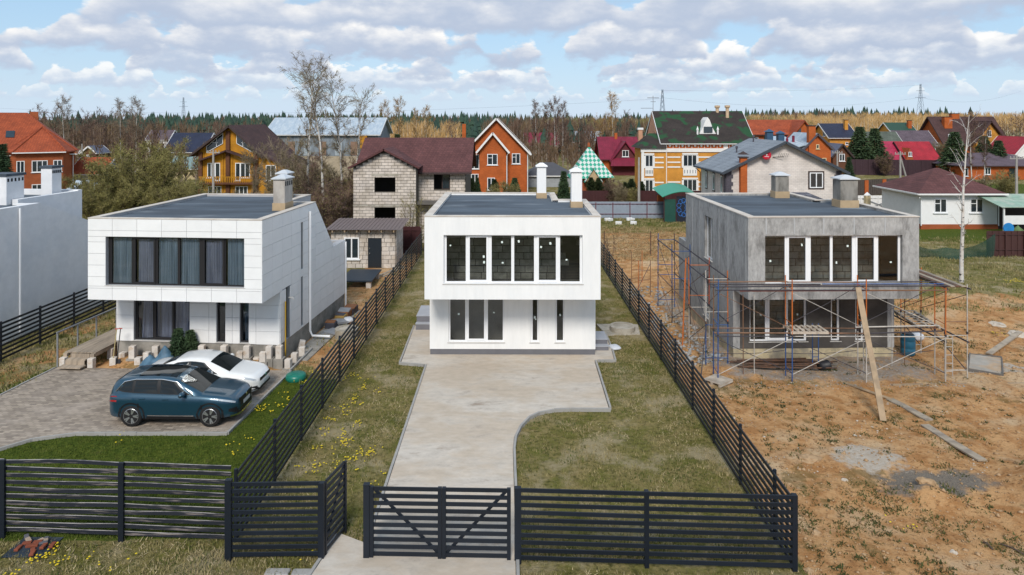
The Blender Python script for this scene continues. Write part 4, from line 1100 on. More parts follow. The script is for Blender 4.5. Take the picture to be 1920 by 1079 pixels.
    # front face: curved strips hugging the nose
    def nose(nm, y0, y1, z0, z1, m, off=.012, K=10, xo=None):
        vs = []; fs = []
        for k in range(K+1):
            y = y0+(y1-y0)*k/K
            # x where body half width equals |y|
            idx = [j for j in range(N) if ww[j]*.97 >= abs(y)]
            x = X[idx[-1]] if idx else L
            j = idx[-1] if idx else N-1
            if j < N-1:
                w_a, w_b = ww[j]*.97, ww[j+1]*.97; u = (w_a-abs(y))/(w_a-w_b+1e-9); x = X[j]+(X[j+1]-X[j])*min(max(u, 0), 1)
            for z in (z0, z1): vs.append((x+off, y, z))
        for k in range(K): fs.append((2*k, 2*k+1, 2*k+3, 2*k+2))
        return MB().add(vs, fs).build(nm, m, t)
    for (nm, y0, y1, z0, z1, m, off) in S['nose']: nose(nm, y0, y1, z0, z1, m, off)
    xn = L
    pl = MB().box(L+.014, L+.03, -.26, .26, S['plate']-.055, S['plate']+.055).build('number_plate', PLATE, t)
    MB().lathe([(0, 0), (.055, 0), (.055, .012), (0, .012)], 14, (L+.012, 0, S['badge']), 'x').build('badge', CHROME, t)
    if S.get('rails'):
        for s in (1, -1):
            pts = [(x, s*np.interp(x, GXs, wr_)*.86, np.interp(x, GXs, zr)+.045) for x in np.linspace(S['rails'][0], S['rails'][1], 8)]
            pts = [(pts[0][0]-.06, pts[0][1], pts[0][2]-.05)] + pts + [(pts[-1][0]+.08, pts[-1][1], pts[-1][2]-.05)]
            MB().tube(pts, .02, 6).build('roof_rail', CHROME, t, smooth=True)
    if S.get('fin'): MB().add([(S['fin'], 0, S['finz']+.10), (S['fin']-.02, .03, S['finz']), (S['fin']-.02, -.03, S['finz']), (S['fin']+.22, 0, S['finz'])], [(0, 1, 2), (0, 3, 1), (0, 2, 3)]).build('aerial_fin', paint, t)
    return t
SUVP = car_paint('blue_car_paint', (0.016, 0.062, 0.103), metal=0.4)
WCP = car_paint('white_car_paint', (0.78, 0.78, 0.77))
SUV = dict(L=4.48, W=1.84, wr=.365, wx=(.93, 3.60),
    top=([0, .05, .25, .9, 2.0, 3.0, 3.35, 3.8, 4.2, 4.38, 4.48], [.95, 1.06, 1.13, 1.15, 1.12, 1.09, 1.07, 1.02, .95, .87, .75]),
    bot=([0, .15, .6, 1.4, 3.1, 3.9, 4.3, 4.48], [.42, .30, .26, .24, .24, .25, .30, .38]),
    wid=([0, .03, .12, .35, .8, 2.2, 3.6, 4.05, 4.30, 4.42, 4.48], [.62, .76, .88, .96, .99, 1.0, .99, .95, .86, .72, .58]),
    gx=(.10, 3.36), roof=([.10, .22, .38, .9, 1.6, 2.15, 2.4, 3.36], [1.10, 1.42, 1.53, 1.585, 1.60, 1.58, 1.52, 1.04]),
    rw=([.1, .4, 1.0, 2.3, 3.36], [.70, .725, .74, .74, .79]),
    daylight=[(.42, .30), (.62, .86), (1.0, .97), (1.9, .985), (2.36, .94), (2.95, .10), (2.2, .06), (1.0, .08), (.62, .16)],
    side=[[(.50, .34), (.66, .82), (.92, .88), (.90, .20), (.70, .20)], [(.98, .16), (1.0, .90), (1.74, .93), (1.78, .12)], [(1.88, .12), (1.85, .93), (2.28, .89), (2.78, .13)]],
    brow=[(.36, .26), (.62, .90), (1.0, 1.0), (1.9, 1.0), (2.40, .97), (3.0, .10)],
    ws=(2.48, 3.26), rs=(.42, .16), sun=(1.0, 2.3), mirror=2.72, doors=(1.05, 1.98, 3.02), handles=(1.30, 2.10),
    hl=(.80, .90), tl=(.66, .88), arch=True, chrome_sill=True, plate=.62, badge=.80, fin=.50, finz=1.48,
    nose=[('grille', -.56, .56, .58, .86, BLKP, .010), ('lower_grille', -.62, .62, .38, .52, BLKP, .010), ('bumper_trim', -.78, .78, .31, .36, CHROME, .016), ('fog_recess', -.80, -.62, .42, .60, BLKP, .010), ('fog_recess', .62, .80, .42, .60, BLKP, .010)])
make_car('parked_suv', 'dark blue five-door SUV with panoramic roof, parked nearer the lawn', (-13.72, 24.00, .05), R(-.5), SUVP, SUV)
SED = dict(L=4.48, W=1.71, wr=.315, wx=(.98, 3.55), spokes=7, chrome_handle=False,
    top=([0, .06, .3, .9, 1.6, 3.0, 3.4, 3.9, 4.25, 4.40, 4.48], [.86, .98, 1.02, 1.02, .96, .94, .935, .87, .79, .70, .60]),
    bot=([0, .15, .6, 1.4, 3.1, 3.9, 4.3, 4.48], [.34, .24, .20, .18, .18, .19, .21, .27]),
    wid=([0, .03, .12, .35, .8, 2.2, 3.6, 4.05, 4.30, 4.42, 4.48], [.66, .78, .89, .96, .99, 1.0, .985, .94, .85, .72, .58]),
    gx=(.52, 3.44), roof=([.52, .95, 1.25, 1.7, 2.1, 2.4, 2.62, 3.44], [1.0, 1.21, 1.32, 1.375, 1.38, 1.35, 1.30, .91]),
    rw=([.5, .9, 1.5, 2.5, 3.44], [.68, .70, .71, .71, .77]),
    daylight=[(.95, .12), (1.10, .70), (1.4, .93), (1.9, .97), (2.42, .93), (3.0, .10), (2.2, .06)],
    side=[[(1.06, .16), (1.15, .66), (1.42, .87), (1.82, .92), (1.86, .12)], [(1.95, .12), (1.92, .92), (2.36, .89), (2.86, .13)]],
    ws=(2.62, 3.36), rs=(1.28, .66), mirror=2.78, doors=(1.15, 1.92, 2.98), handles=(1.35, 2.1),
    hl=(.78, .90), tl=(.62, .86), plate=.44, badge=.66,
    nose=[('grille', -.50, .50, .56, .68, BLKP, .010), ('lower_grille', -.58, .58, .26, .36, BLKP, .010), ('fog_recess', -.74, -.58, .28, .42, BLKP, .010), ('fog_recess', .58, .74, .28, .42, BLKP, .010)])
make_car('parked_sedan', 'white four-door sedan parked between the SUV and the foundation posts', (-13.85, 26.32, .05), R(-1.5), WCP, SED).scale = (1, 1, 1.0)
# ================================================================ YARD THINGS
FPOST = mat('white_block_post', (0.60, 0.55, 0.50), col2=(0.48, 0.38, 0.29), scale=3.5, rough=0.9, var=0.12, rand=0.08, bump=0.2, bscale=20, lo=0.5, hi=0.72)
ORD = ['first', 'second', 'third', 'fourth', 'fifth', 'sixth', 'seventh', 'eighth', 'ninth', 'tenth']; cnt = {}
def fpost(px, pyb, h, where, w=.25, tilt=0, slab=False):
    x, y = gp(px, pyb); z = 0.0
    if 235 < px < 530 and pyb < 684:
        y = min(gp(px, pyb, .26)[1], 29.04 + (-9.76-x)*.0785 - .42); x = sx(px, y); z = sz(pyb, y)
    cnt[where] = cnt.get(where, 0) + 1
    if not tilt: where = ORD[cnt[where]-1] + ' from the porch ' + where
    t = thing('foundation_post', 'white block foundation post ' + where, 'post', (x, y + w/2, z), rnd.uniform(-.12, .12), 'block posts for a terrace')
    m = MB().cbox(-w/2, w/2, -w/2, w/2, -.35, h, .015).build('shaft', FPOST, t)
    if tilt: t.rotation_euler = (0, tilt, .3)
    MB().box(-w*.8, w*.8, -w*.75, w*.75, -.4, .04).build('footing', PLINTHC, t)
A_ = 'in the outer row beside the paving'; B_ = 'in the row against the panelled house'; C_ = 'in the house-corner cluster'
for px, py, h, wh in ((210, 691, .42, A_), (228, 681, .42, A_), (246, 675, .56, B_), (256.6, 691, .42, A_), (273, 681, .42, A_), (289.6, 675, .56, B_), (299, 679, .25, A_),
                      (376, 668, .42, B_), (418.5, 668, .42, B_), (448, 679, .40, A_), (461, 674, .54, B_), (479, 686, .32, A_), (491, 681, .42, A_), (503, 675, .54, B_), (522, 675, .56, B_),
                      (533.7, 664, .56, C_), (553.5, 644, .45, C_), (539, 694, .42, C_), (550.6, 683, .44, C_), (565, 670, .42, C_)):
    fpost(px, py, h, wh)
fpost(561, 660, .48, 'leaning over at the house corner', tilt=.25)

PLANK = mat('porch_plank', (0.36, 0.29, 0.22), col2=(0.27, 0.22, 0.17), scale=2.0, rough=0.85, var=0.15, rand=0.14, stretch=(5, .6, 1), bump=0.15, bscale=20)
GREYM = mat('galvanised', (0.32, 0.33, 0.35), rough=0.5, metal=0.4, var=0.1)
t = thing('wooden_porch', 'wooden plank porch with two steps and a grey handrail at the panelled house', 'porch', (-18.2, 28.5, 0), R(-4.5))
for i in range(10): piece('plank', PLANK, t, (-.62+.138*i, 2.9, .58), (.125, 5.0, .035))
for i in (-.60, .60): MB().box(i-.08, i+.08, .3, 5.4, .42, .56).build('joist', PLANK, t)
piece('step', PLANK, t, (0, .28, .36), (.85, .32, .05)); piece('step', PLANK, t, (0, .42, .46), (.85, .06, .15)); piece('step', PLANK, t, (0, -.10, .16), (1.0, .36, .05)); piece('step', PLANK, t, (0, .10, .26), (.85, .05, .18))
for x in (-.62, .62):
    for y in (.25, 1.5, 2.9): MB().cbox(x-.12, x+.12, y-.12, y+.12, -.1, .42, .015).build('pier', FPOST, t)
hr = MB()
for y in (.1, 1.3, 2.5, 3.9): hr.bar((-.78, y, -.1), (-.78, y, 1.5), .05)
hr.bar((-.78, .05, 1.5), (-.78, 5.2, 1.5), .05, .05); hr.build('handrail', GREYM, t)
# shovels
SHAFT = mat('tool_shaft', (0.42, 0.34, 0.16), rough=0.7); BLADE = mat('shovel_blade', (0.02, 0.02, 0.024), rough=0.5); REDP = mat('red_plastic', (0.42, 0.05, 0.03), rough=0.5)
for k, (px, lab) in enumerate(((217, 'shovel with a pale shaft leaning beside the porch'), (223, 'dark-shafted shovel leaning against the panelled house corner'))):
    s = thing('shovel', lab, 'shovel', (sx(px, 28.9), 28.75 + .05*k, 0))
    MB().tube([(0, -.05, .3), (0, .22, 1.55)], .018, 6).build('shaft', SHAFT if k == 0 else BLADE, s)
    MB().add([(-.14, -.10, 0), (.14, -.10, 0), (.15, -.03, .34), (-.15, -.03, .34), (-.14, -.08, 0), (.14, -.08, 0), (.15, -.01, .34), (-.15, -.01, .34)], [(0, 1, 2, 3), (7, 6, 5, 4), (0, 4, 5, 1), (1, 5, 6, 2), (2, 6, 7, 3), (3, 7, 4, 0)]).build('blade', BLADE, s)
    MB().tube([(-.07, .22, 1.56), (.07, .22, 1.56)], .022, 6).build('grip', REDP, s)
# tarpaulin over a heap
TARP = mat('blue_tarpaulin', (0.075, 0.155, 0.235), col2=(0.05, 0.11, 0.17), scale=3, rough=0.6, var=0.12)
def cloth_heap(name, label, x, y, w, d, h, m, peaks, n=26, seed=1):
    rr = random.Random(seed); vs = []; fs = []
    for j in range(n+1):
        for i in range(n+1):
            u, v = i/n*2-1, j/n*2-1; e = max(abs(u), abs(v)); z = 0
            for (pu, pv, ph, pr) in peaks: z = max(z, ph*max(0, 1-math.hypot(u-pu, v-pv)/pr))
            z = h*z + .05*mnoise.noise(Vector((u*3, v*3, seed))) * (1-e)*2
            vs.append((u*w/2*(1+.06*mnoise.noise(Vector((v*2, seed, 0)))), v*d/2*(1+.06*mnoise.noise(Vector((u*2, seed, 5)))), max(z, .012) if e < 1 else .0))
    for j in range(n):
        for i in range(n): a = j*(n+1)+i; fs.append((a, a+1, a+n+2, a+n+1))
    return MB().add(vs, fs).build(name, m, None, smooth=True, loc=(x, y, 0), label=label, cat='tarpaulin')
cloth_heap('tarpaulin', 'crumpled blue tarpaulin heaped over something beside the dark shrub', -14.75, 28.5, 1.5, 1.1, 1.05, TARP, [(.45, .1, 1.0, .9), (-.4, .2, .62, .8), (0, -.2, .5, .9)])
# lids, rings, covers
GRNL = mat('green_plastic', (0.010, 0.16, 0.115), rough=0.35, var=0.05)
x, y = gp(555, 711)
MB().lathe([(.40, -.05), (.41, .10), (.38, .20), (.30, .24), (0, .25)], 28).build('septic_lid', GRNL, None, smooth=True, loc=(x, y, 0), label='round green plastic tank lid on the lawn', cat='lid')
def ring(px, py, r, h, label, lid):
    x, y = gp(px, py); t = thing('concrete_ring', label, 'manhole', (x, y, 0))
    MB().lathe([(r*.72, h-.02), (r*.72, h), (r, h), (r, -.1)], 28).build('ring', CONC2, t)
    MB().lathe([(0, h-.03), (r*.72, h-.03), (r*.72, h-.06)], 24).build('cover', lid, t)
CONC2 = mat('ring_concrete', (0.42, 0.385, 0.33), col2=(0.30, 0.27, 0.22), scale=2, rough=0.9, var=0.12, bump=0.2, bscale=15)
STEELC = mat('steel_cover', (0.10, 0.115, 0.13), rough=0.6, var=0.15)
ring(650, 632, .55, .42, 'concrete well ring on the soil path beside the fence', CONC2)
ring(1167, 622, .62, .30, 'round manhole with a dark cover on a concrete pad beside the white house', STEELC)
sheet('concrete_pad', [(4.68, 32.9), gp(1200, 629), gp(1196, 611), gp(1118, 610)], .07, CONC2, label='small concrete pad round the manhole')
SACK = mat('white_sack', (0.58, 0.60, 0.64), rough=0.7, var=0.1)
def sack(x, y, w, d, h, rz, m, label, name='sack'):
    vs = []; fs = []; n, q = 12, 7
    for j in range(q+1):
        a = math.pi*j/q-math.pi/2
        for i in range(n):
            b = 2*math.pi*i/n; c, s = math.cos(b), math.sin(b); e = .55
            vs.append((w/2*math.copysign(abs(c)**e, c)*math.cos(a)**.5*(1+.1*mnoise.noise(Vector((c*2, s*2, x)))), d/2*math.copysign(abs(s)**e, s)*math.cos(a)**.5, h/2+h/2*math.sin(a)))
    for j in range(q):
        for i in range(n): fs.append((j*n+i, j*n+(i+1) % n, (j+1)*n+(i+1) % n, (j+1)*n+i))
    return MB().add(vs, fs).build(name, m, None, smooth=True, loc=(x, y, gz(x, y)), rz=rz, label=label, cat='sack')
sack(4.80, 31.1, .5, .62, .16, .3, SACK, 'flat white sack lying beside the porch of the white house')
# junk along the side of the panelled house
JU = [mat('junk_grey', (0.25, 0.26, 0.28), rough=.8, var=.2), mat('junk_dark', (0.05, 0.05, 0.065), rough=.7, var=.2), mat('junk_brown', (0.20, 0.085, 0.035), rough=.8, var=.2), mat('junk_ochre', (0.34, 0.22, 0.07), rough=.8, var=.2), SACK]
side = lambda d, off: tuple(cL + ax*off + Vector((-ax.y, ax.x, 0))*d)
for d, off, w, l, h, mi, nm, lab in ((6.1, .75, .9, 1.0, .10, 0, 'slate_stack', 'low stack of grey slabs beside the house wall nearest the drainpipe outlet'), (6.9, .45, .5, .5, .32, 1, 'crate', 'small dark crate leaning at the panelled house wall'),
        (7.5, .7, .8, .9, .22, 0, 'slate_stack', 'taller stack of grey slabs in the junk row'), (8.1, .55, .5, .5, .34, 3, 'crate', 'ochre crate in the junk row by the panelled house'), (8.7, .55, .6, .8, .40, 2, 'crate', 'red-brown crate in the junk row by the panelled house'), (9.5, .6, .6, .9, .36, 1, 'crate', 'long dark crate at the far end of the junk row')):
    p = side(d, off); t = thing(nm, lab, 'crate' if nm == 'crate' else 'slabs', (p[0], p[1], 0), rnd.uniform(-.4, .4))
    if nm == 'crate':
        MB().cbox(-w/2, w/2, -l/2, l/2, 0, h, .03).build('box', JU[mi], t); piece('lid', JU[(mi+1) % 3], t, (rnd.uniform(-.05, .05), 0, h+.02), (w*.95, l*.9, .035), (0, .06, .1))
    else:
        k = max(2, int(h/.055))
        for i in range(k): piece('slab', JU[0], t, (rnd.uniform(-.1, .1), rnd.uniform(-.1, .1), .03+i*.055), (w*rnd.uniform(.7, 1), l*rnd.uniform(.6, 1), .045), (0, 0, rnd.uniform(-.3, .3)))
p = side(7.9, 1.0); sack(p[0], p[1], .5, .6, .25, .5, SACK, 'pale sack lying in the junk row by the panelled house')
for d, off, w in ((5.5, .62, .75),): 
    p = side(7.0, .55)
MB().box(.12, 1.0, 2.3, 10.0, -.05, .035).build('blind_area', PLINTHC, None, loc=tuple(cL), rz=LH_RZ, kind='structure')
# dark board platform near the shed
t = thing('board_platform', 'black sheet-covered platform on blocks before the block shed', 'platform', (-9.3, 42.0, 0))
BLKS = mat('black_sheet', (0.022, 0.032, 0.045), rough=0.5, var=0.1)
MB().box(-1.2, .85, 0, 3.2, .42, .50).build('top', BLKS, t)
for x, y in ((-1.0, .25), (.6, .25), (-1.0, 2.8), (.6, 2.8)): MB().cbox(x-.15, x+.15, y-.15, y+.15, -.05, .42, .02).build('support_block', FPOST, t)
WOODG = mat('grey_plank', (0.36, 0.30, 0.23), col2=(0.24, 0.20, 0.16), scale=2.5, rough=0.9, var=0.15, rand=0.08, stretch=(1, 1, 1), bump=0.2, bscale=18)
WOODT = mat('fresh_plank', (0.36, 0.26, 0.165), col2=(0.27, 0.20, 0.13), scale=2.5, rough=0.85, var=0.12)
def plank(a, b, w, th, m, label, za=0., zb=0., name='plank'):
    A = Vector((a[0], a[1], za + gz(*a) + th/2)); B = Vector((b[0], b[1], zb + gz(*b) + th/2)); d = (B-A); L = d.length; d.normalize()
    sdir = d.cross(Vector((0, 0, 1))).normalized(); n = 6; vs = []
    up = sdir.cross(d); ph = rnd.uniform(0, 6)
    for i in range(n+1):
        u = i/n; c = A + d*(L*u) + up*(.012*math.sin(u*5+ph)) + sdir*(.01*math.sin(u*4+ph)); ww_ = w*(1 + .04*math.sin(u*9+ph))
        for i1, j1 in ((-1, -1), (1, -1), (1, 1), (-1, 1)): vs.append(c + sdir*(i1*ww_/2) + up*(j1*th/2) - A)
    fs = [(0, 1, 2, 3), tuple(4*n+k for k in (3, 2, 1, 0))]
    for i in range(n):
        for k in range(4): fs.append((4*i+k, 4*i+(k+1) % 4, 4*i+4+(k+1) % 4, 4*i+4+k))
    return MB().add(vs, fs).build(name, m, None, loc=tuple(A), label=label, cat='plank')
plank((-8.9, 45.0), (-7.6, 48.5), .22, .04, WOODG, 'weathered plank lying on the sand before the shed door')
plank((-8.4, 45.2), (-7.4, 48.2), .2, .04, WOODG, 'second weathered plank beside the shed, nearer the fence')
plank((13.0, 23.75), (13.68, 26.75), .20, .045, WOODT, 'long plank leaning against the scaffold front', 0, 3.85)
plank((14.25, 23.4), (14.45, 20.85), .30, .05, WOODG, 'wide grey plank lying on the soil nearest the street')
plank((14.25, 25.6), (14.62, 23.75), .30, .05, WOODG, 'broken grey plank beside the foot of the leaning plank')
plank((12.6, 28.0), (14.3, 25.5), .13, .04, WOODT, 'narrow tan board on the soil under the leaning plank')
plank((15.05, 26.85), (22.5, 27.2), .10, .05, WOODT, 'very long thin lath lying across the building plot')
plank((21.2, 30.2), (24.1, 32.2), .24, .05, WOODG, 'plank propped up beyond the concrete mixing tray', .05, .35)
# mixing tray
t = thing('mixing_tray', 'flat concrete mixing tray with dark rim on the building plot', 'tray', (20.2, 29.1, gz(20.2, 29.1)), R(6))
TRAYC = mat('tray_concrete', (0.34, 0.31, 0.27), col2=(0.42, 0.29, 0.18), scale=.9, rough=0.95, var=0.15, bump=0.3, bscale=12)
q = [(-1.2, -.6), (-.2, -1.25), (1.35, .55), (.35, 1.15)]
MB().prism(q, -.05, .10).build('filling', TRAYC, t)
rm = MB()
for i in range(4): a, b = q[i], q[(i+1) % 4]; rm.bar((a[0], a[1], .09), (b[0], b[1], .05), .05, .14)
rm.build('rim', mat('tray_rim', (0.13, 0.12, 0.11), rough=.9, var=.2), t)
# blue barrel
t = thing('barrel', 'blue plastic barrel at the corner of the grey house', 'barrel', (17.75, 30.4, gz(17.75, 30.4)))
BARB = mat('blue_plastic', (0.02, 0.12, 0.20), rough=0.4, var=0.1)
MB().lathe([(.26, 0), (.29, .08), (.30, .3), (.285, .32), (.30, .34), (.30, .62), (.285, .64), (.30, .66), (.28, .86), (.22, .92), (0, .92)], 24).build('drum', BARB, t, smooth=True)
MB().lathe([(.225, .91), (.235, .93), (.20, .955), (0, .955)], 20).build('lid', BLKS, t)
# pipes and bucket before the grey house
RUST = mat('rusty_steel', (0.085, 0.055, 0.042), col2=(0.16, 0.08, 0.045), scale=6, rough=0.8, metal=0.2, var=0.2)
for i in range(16):
    x0 = 9.55 + rnd.uniform(-.3, .6); L = rnd.uniform(2.6, 3.8); y = 28.75 + rnd.uniform(-.35, .35); k = i//6
    MB().tube([(0, 0, 0), (L, rnd.uniform(-.3, .3), rnd.uniform(-.01, .05))], .028, 6).build('steel_pipe', RUST, None, loc=(x0, y, gz(x0, y)+.05+.055*k), label='rusty steel pipe in the heap below the ground-floor window of the grey house', cat='pipe', group='heap of steel pipes')
t = thing('bucket', 'black bucket on its side at the end of the pipe heap', 'bucket', (13.15, 28.55, gz(13.15, 28.55)+.2), R(20))
MB().lathe([(0, -.2), (.17, -.2), (.21, .18), (.225, .2), (.20, .2), (.16, -.17), (0, -.17)], 20, (0, 0, 0), 'x').build('pail', BLADE, t, smooth=True)
MB().tube([(.2, -.2, 0), (.28, -.1, .12), (.3, 0, .16), (.28, .1, .12), (.2, .2, 0)], .008, 5).build('handle', GREYM, t)
sack(19.2, 32.2, .6, .5, .35, .2, SACK, 'bulging white sack beyond the ladder frame of the scaffold')
sack(17.3, 33.4, .6, .6, .4, .9, mat('grey_sack', (0.30, 0.30, 0.31), rough=.8, var=.15), 'grey bag behind the corner of the grey house')
# stones on the plot
STONE = mat('field_stone', (0.40, 0.265, 0.15), col2=(0.30, 0.19, 0.10), scale=4, rough=0.95, var=0.15, bump=0.2, bscale=15)
PALES = mat('lime_stone', (0.46, 0.40, 0.33), rough=0.95, var=0.15, bump=0.2, bscale=15)
def stone(x, y, r, m, label, name='stone', flat=.65):
    bm = bmesh.new(); bmesh.ops.create_icosphere(bm, subdivisions=3, radius=1.0); s = rnd.uniform(0, 50)
    for v in bm.verts:
        n = mnoise.noise(v.co*1.1+Vector((s, 0, 0)))*.45 + mnoise.noise(v.co*2.6+Vector((0, s, 0)))*.25 + mnoise.noise(v.co*6+Vector((0, s, 3)))*.10
        v.co = v.co*(1+n); v.co.z *= flat; v.co.x *= 1.2
    for v in bm.verts: v.co *= r
    me = bpy.data.meshes.new(name); bm.to_mesh(me); bm.free()
    return mobj(name, me, m, None, False, loc=(x, y, gz(x, y)+r*flat*.15), rz=rnd.uniform(0, 6), label=label, cat='stone')
stone(*gp(1531, 1003), .11, STONE, 'rounded tan stone beside the street fence corner')
stone(*gp(1519, 866), .24, STONE, 'largest half-buried boulder near the slat fence', flat=.4)
stone(*gp(1738, 920), .22, STONE, 'tan clod on the edge of the dark gravel patch')
stone(*gp(1517, 1072), .10, STONE, 'tan stone at the bottom edge beside the fence corner')
stone(*gp(1584, 905), .07, PALES, 'small pale stone beside the white slab')
stone(*gp(1905, 632), .35, PALES, 'big pale stone on the grassy bank by the plank', flat=.4)
stone(*gp(1870, 617), .28, PALES, 'pale rubble stone on the low bank', flat=.45)
stone(*gp(1788, 1036), .07, PALES, 'white lump on the bare soil nearest the street')
# pallets
def pallet(loc, rz, label, w=1.2, d=.8, tilt=(0, 0)):
    t = thing('pallet', label, 'pallet', loc, rz); t.rotation_euler = (tilt[0], tilt[1], rz)
    for i in range(7): piece('slat', WOODP, t, (-w/2+.07+i*(w-.14)/6, 0, .12), (.10, d, .022))
    for y in (-d/2+.05, 0, d/2-.05): piece('bearer', WOODP, t, (0, y, .06), (w, .08, .09))
    return t
WOODP = mat('pallet_wood', (0.46, 0.40, 0.33), col2=(0.36, 0.30, 0.24), scale=3, rough=0.9, var=0.12, rand=0.12)
pallet((8.25, 27.0, .05), R(40), 'small pallet on the ground beside the slat fence and the scaffold foot', .9, .8)
pallet((11.95, 27.55, 1.90), R(0), 'pale pallet lying across the first scaffold lift before the window', 1.5, .85)
pallet((18.0, 30.2, 1.55), R(82), 'pallet deck on the scaffold at the open side of the grey house', 2.4, .95)
# dumped bricks on a dark sheet by the street
x, y = gp(62, 1026)
cloth_heap('ground_sheet', 'dark plastic sheet with dumped brick pieces by the board fence', x, y, 1.0, .8, .10, BLKS, [(0, 0, 1, 1.1)], n=12, seed=4)
BRK = [mat('brick_orange', (0.20, 0.055, 0.028), rough=.9, var=.2), mat('brick_grey', (0.10, 0.10, 0.115), rough=.9, var=.2), mat('brick_pale', (0.36, 0.28, 0.21), rough=.9, var=.2)]
for i in range(15):
    a, r = rnd.uniform(0, 6.28), rnd.uniform(.05, .5); k = (0, 0, 1, 0, 2)[i % 5]
    MB().cbox(-.10, .10, -.05, .05, -.025, .025, .008).build('brick', BRK[k], None, loc=(x+r*math.cos(a)*1.1, y+r*math.sin(a)*.8, .04+.06*(1-r)), rz=rnd.uniform(0, 3), label='broken %s brick on the dark sheet by the board fence' % ('orange', 'grey', 'pale')[k], cat='brick', group='%s bricks dumped on the dark sheet' % ('orange', 'grey', 'pale')[k])
for k, (px, py) in enumerate(((520, 1075), (570, 1076))):
    xx, yy = gp(px, py); MB().cbox(-.28, .28, -.12, .12, -.05, .05, .02).build('paving_slab', CONC, None, loc=(xx, yy, 0.0), label=('loose pale slab beside the drive mouth, nearer the kerb' if k else 'loose pale slab in the grass before the wicket panel'), cat='slab')
# ================================================================ SCAFFOLDS
def steel(name, c): return mat(name, c, col2=tuple(v*.55+.03 for v in c), scale=3.0, rough=0.65, metal=0.1, var=0.2, lo=.5, hi=.75)
S_OR, S_BL, S_WH, S_RU, S_DK, S_RED = steel('scaffold_orange', (0.50, 0.14, 0.03)), steel('scaffold_blue', (0.03, 0.09, 0.26)), steel('scaffold_white', (0.46, 0.43, 0.39)), steel('scaffold_rust', (0.20, 0.11, 0.065)), steel('scaffold_dark', (0.05, 0.045, 0.055)), steel('scaffold_red', (0.34, 0.07, 0.035))
def tb(t, nm, a, b, m, r=.023, n=6, sag=0.0):
    a, b = Vector(a), Vector(b); o = t.location
    pts = [a, b] if not sag else [a + (b-a)*u + Vector((0, 0, -sag*4*u*(1-u))) for u in (0, .25, .5, .75, 1)]
    return MB().tube([p - o for p in pts], r, n).build(nm, m, t)
def frame(t, p, q, lo, up, ztop, rungs_lo=(.35, 1.75), rungs_up=(2.3, 3.7), mid=1.85, ladder=False, lean=0.0):
    for k, c in enumerate((p, q)):
        g = gz(c[0], c[1])
        tb(t, 'pole', (c[0]+lean, c[1], g), (c[0], c[1], mid), lo)
        tb(t, 'pole', (c[0], c[1], mid), (c[0]+rnd.uniform(-.02, .02), c[1], ztop), up[k] if isinstance(up, tuple) else up)
        piece('joint', S_DK, t, Vector((c[0], c[1], mid)) - t.location, (.06, .06, .10))
    for z in rungs_lo: tb(t, 'rung', (p[0], p[1], z), (q[0], q[1], z), lo, .017)
    for z in rungs_up: tb(t, 'rung', (p[0], p[1], z), (q[0], q[1], z), up[0] if isinstance(up, tuple) else up, .017)
    if ladder:
        f = .34; a = (p[0]+(q[0]-p[0])*f, p[1]+(q[1]-p[1])*f)
        tb(t, 'ladder_rail', (a[0], a[1], .1), (a[0], a[1], 1.75), lo, .017)
        for i in range(5): tb(t, 'rung', (p[0], p[1], .3+.33*i), (a[0], a[1], .3+.33*i), lo, .015)
# --- front
t = thing('scaffold', 'rusty orange and blue tube scaffold across the front of the grey house', 'scaffold', (12.7, 27.5, 0))
y0, y1 = 27.15, 27.92; FX = [8.3, 11.25, 14.2, 17.35]
cols = [(S_BL, (S_BL, S_RU)), (S_BL, (S_OR, S_OR)), (S_WH, (S_OR, S_OR)), (S_WH, (S_OR, S_OR))]
for x, (lo, up) in zip(FX, cols): frame(t, (x, y0), (x+.05, y1), lo, up, 4.08 if x < 17 else 3.75, ladder=(x == 14.2))
for a, b in zip(FX[:-1], FX[1:]):
    for y, (z1, z2) in ((y0, (1.82, 3.66)), (y1, (1.92, 3.80))):
        tb(t, 'ledger', (a-.1, y, z1), (b+.12, y, z1+rnd.uniform(-.03, .03)), rnd.choice([S_RU, S_DK, S_WH]), .021)
        tb(t, 'ledger', (a-.1, y, z2), (b+.12, y, z2+rnd.uniform(-.02, .02)), rnd.choice([S_DK, S_DK, S_RU]), .026)
    tb(t, 'brace', (a, y0, .3), (b, y0, 1.75), S_WH, .014); tb(t, 'brace', (a, y0, 1.7), (b, y0, .35), S_DK, .014)
    tb(t, 'brace', (a, y1, 2.0), (b, y1, 3.6), S_DK, .013, sag=.03); tb(t, 'brace', (a, y0, 3.55), (b, y0, 2.1), S_RU if a < 10 else S_WH, .013)
    tb(t, 'brace', (a, y1, .9), (b, y1, 1.0), S_DK, .012, sag=.08)
tb(t, 'ledger', (8.1, y0+.3, 3.72), (17.6, y0+.3, 3.76), S_DK, .03); tb(t, 'ledger', (8.1, y0+.55, 3.76), (12.6, y0+.5, 3.77), S_DK, .026); tb(t, 'ledger', (12.7, y0+.55, 3.77), (17.6, y0+.5, 3.79), S_BL, .022); tb(t, 'ledger', (9.2, y0+.1, 3.60), (17.5, y0+.1, 3.63), S_RED, .026)
tb(t, 'ledger', (8.2, y0+.2, 1.9), (14.3, y0+.2, 1.88), S_RU, .03); tb(t, 'ledger', (14.1, y1-.1, 1.98), (17.5, y1-.1, 2.05), S_WH, .03); tb(t, 'ledger', (14.2, y1-.3, 1.78), (17.6, y1-.2, 1.86), S_DK, .026)
for x, lo in ((9.55, S_RU), (10.0, S_WH)): tb(t, 'pole', (x, y1-.05, 0), (x, y1-.02, 3.3), lo, .02)
for x in (12.7, 12.95): 
    tb(t, 'pole', (x, 28.6, 0), (x, 28.6, 1.9), S_BL, .02)
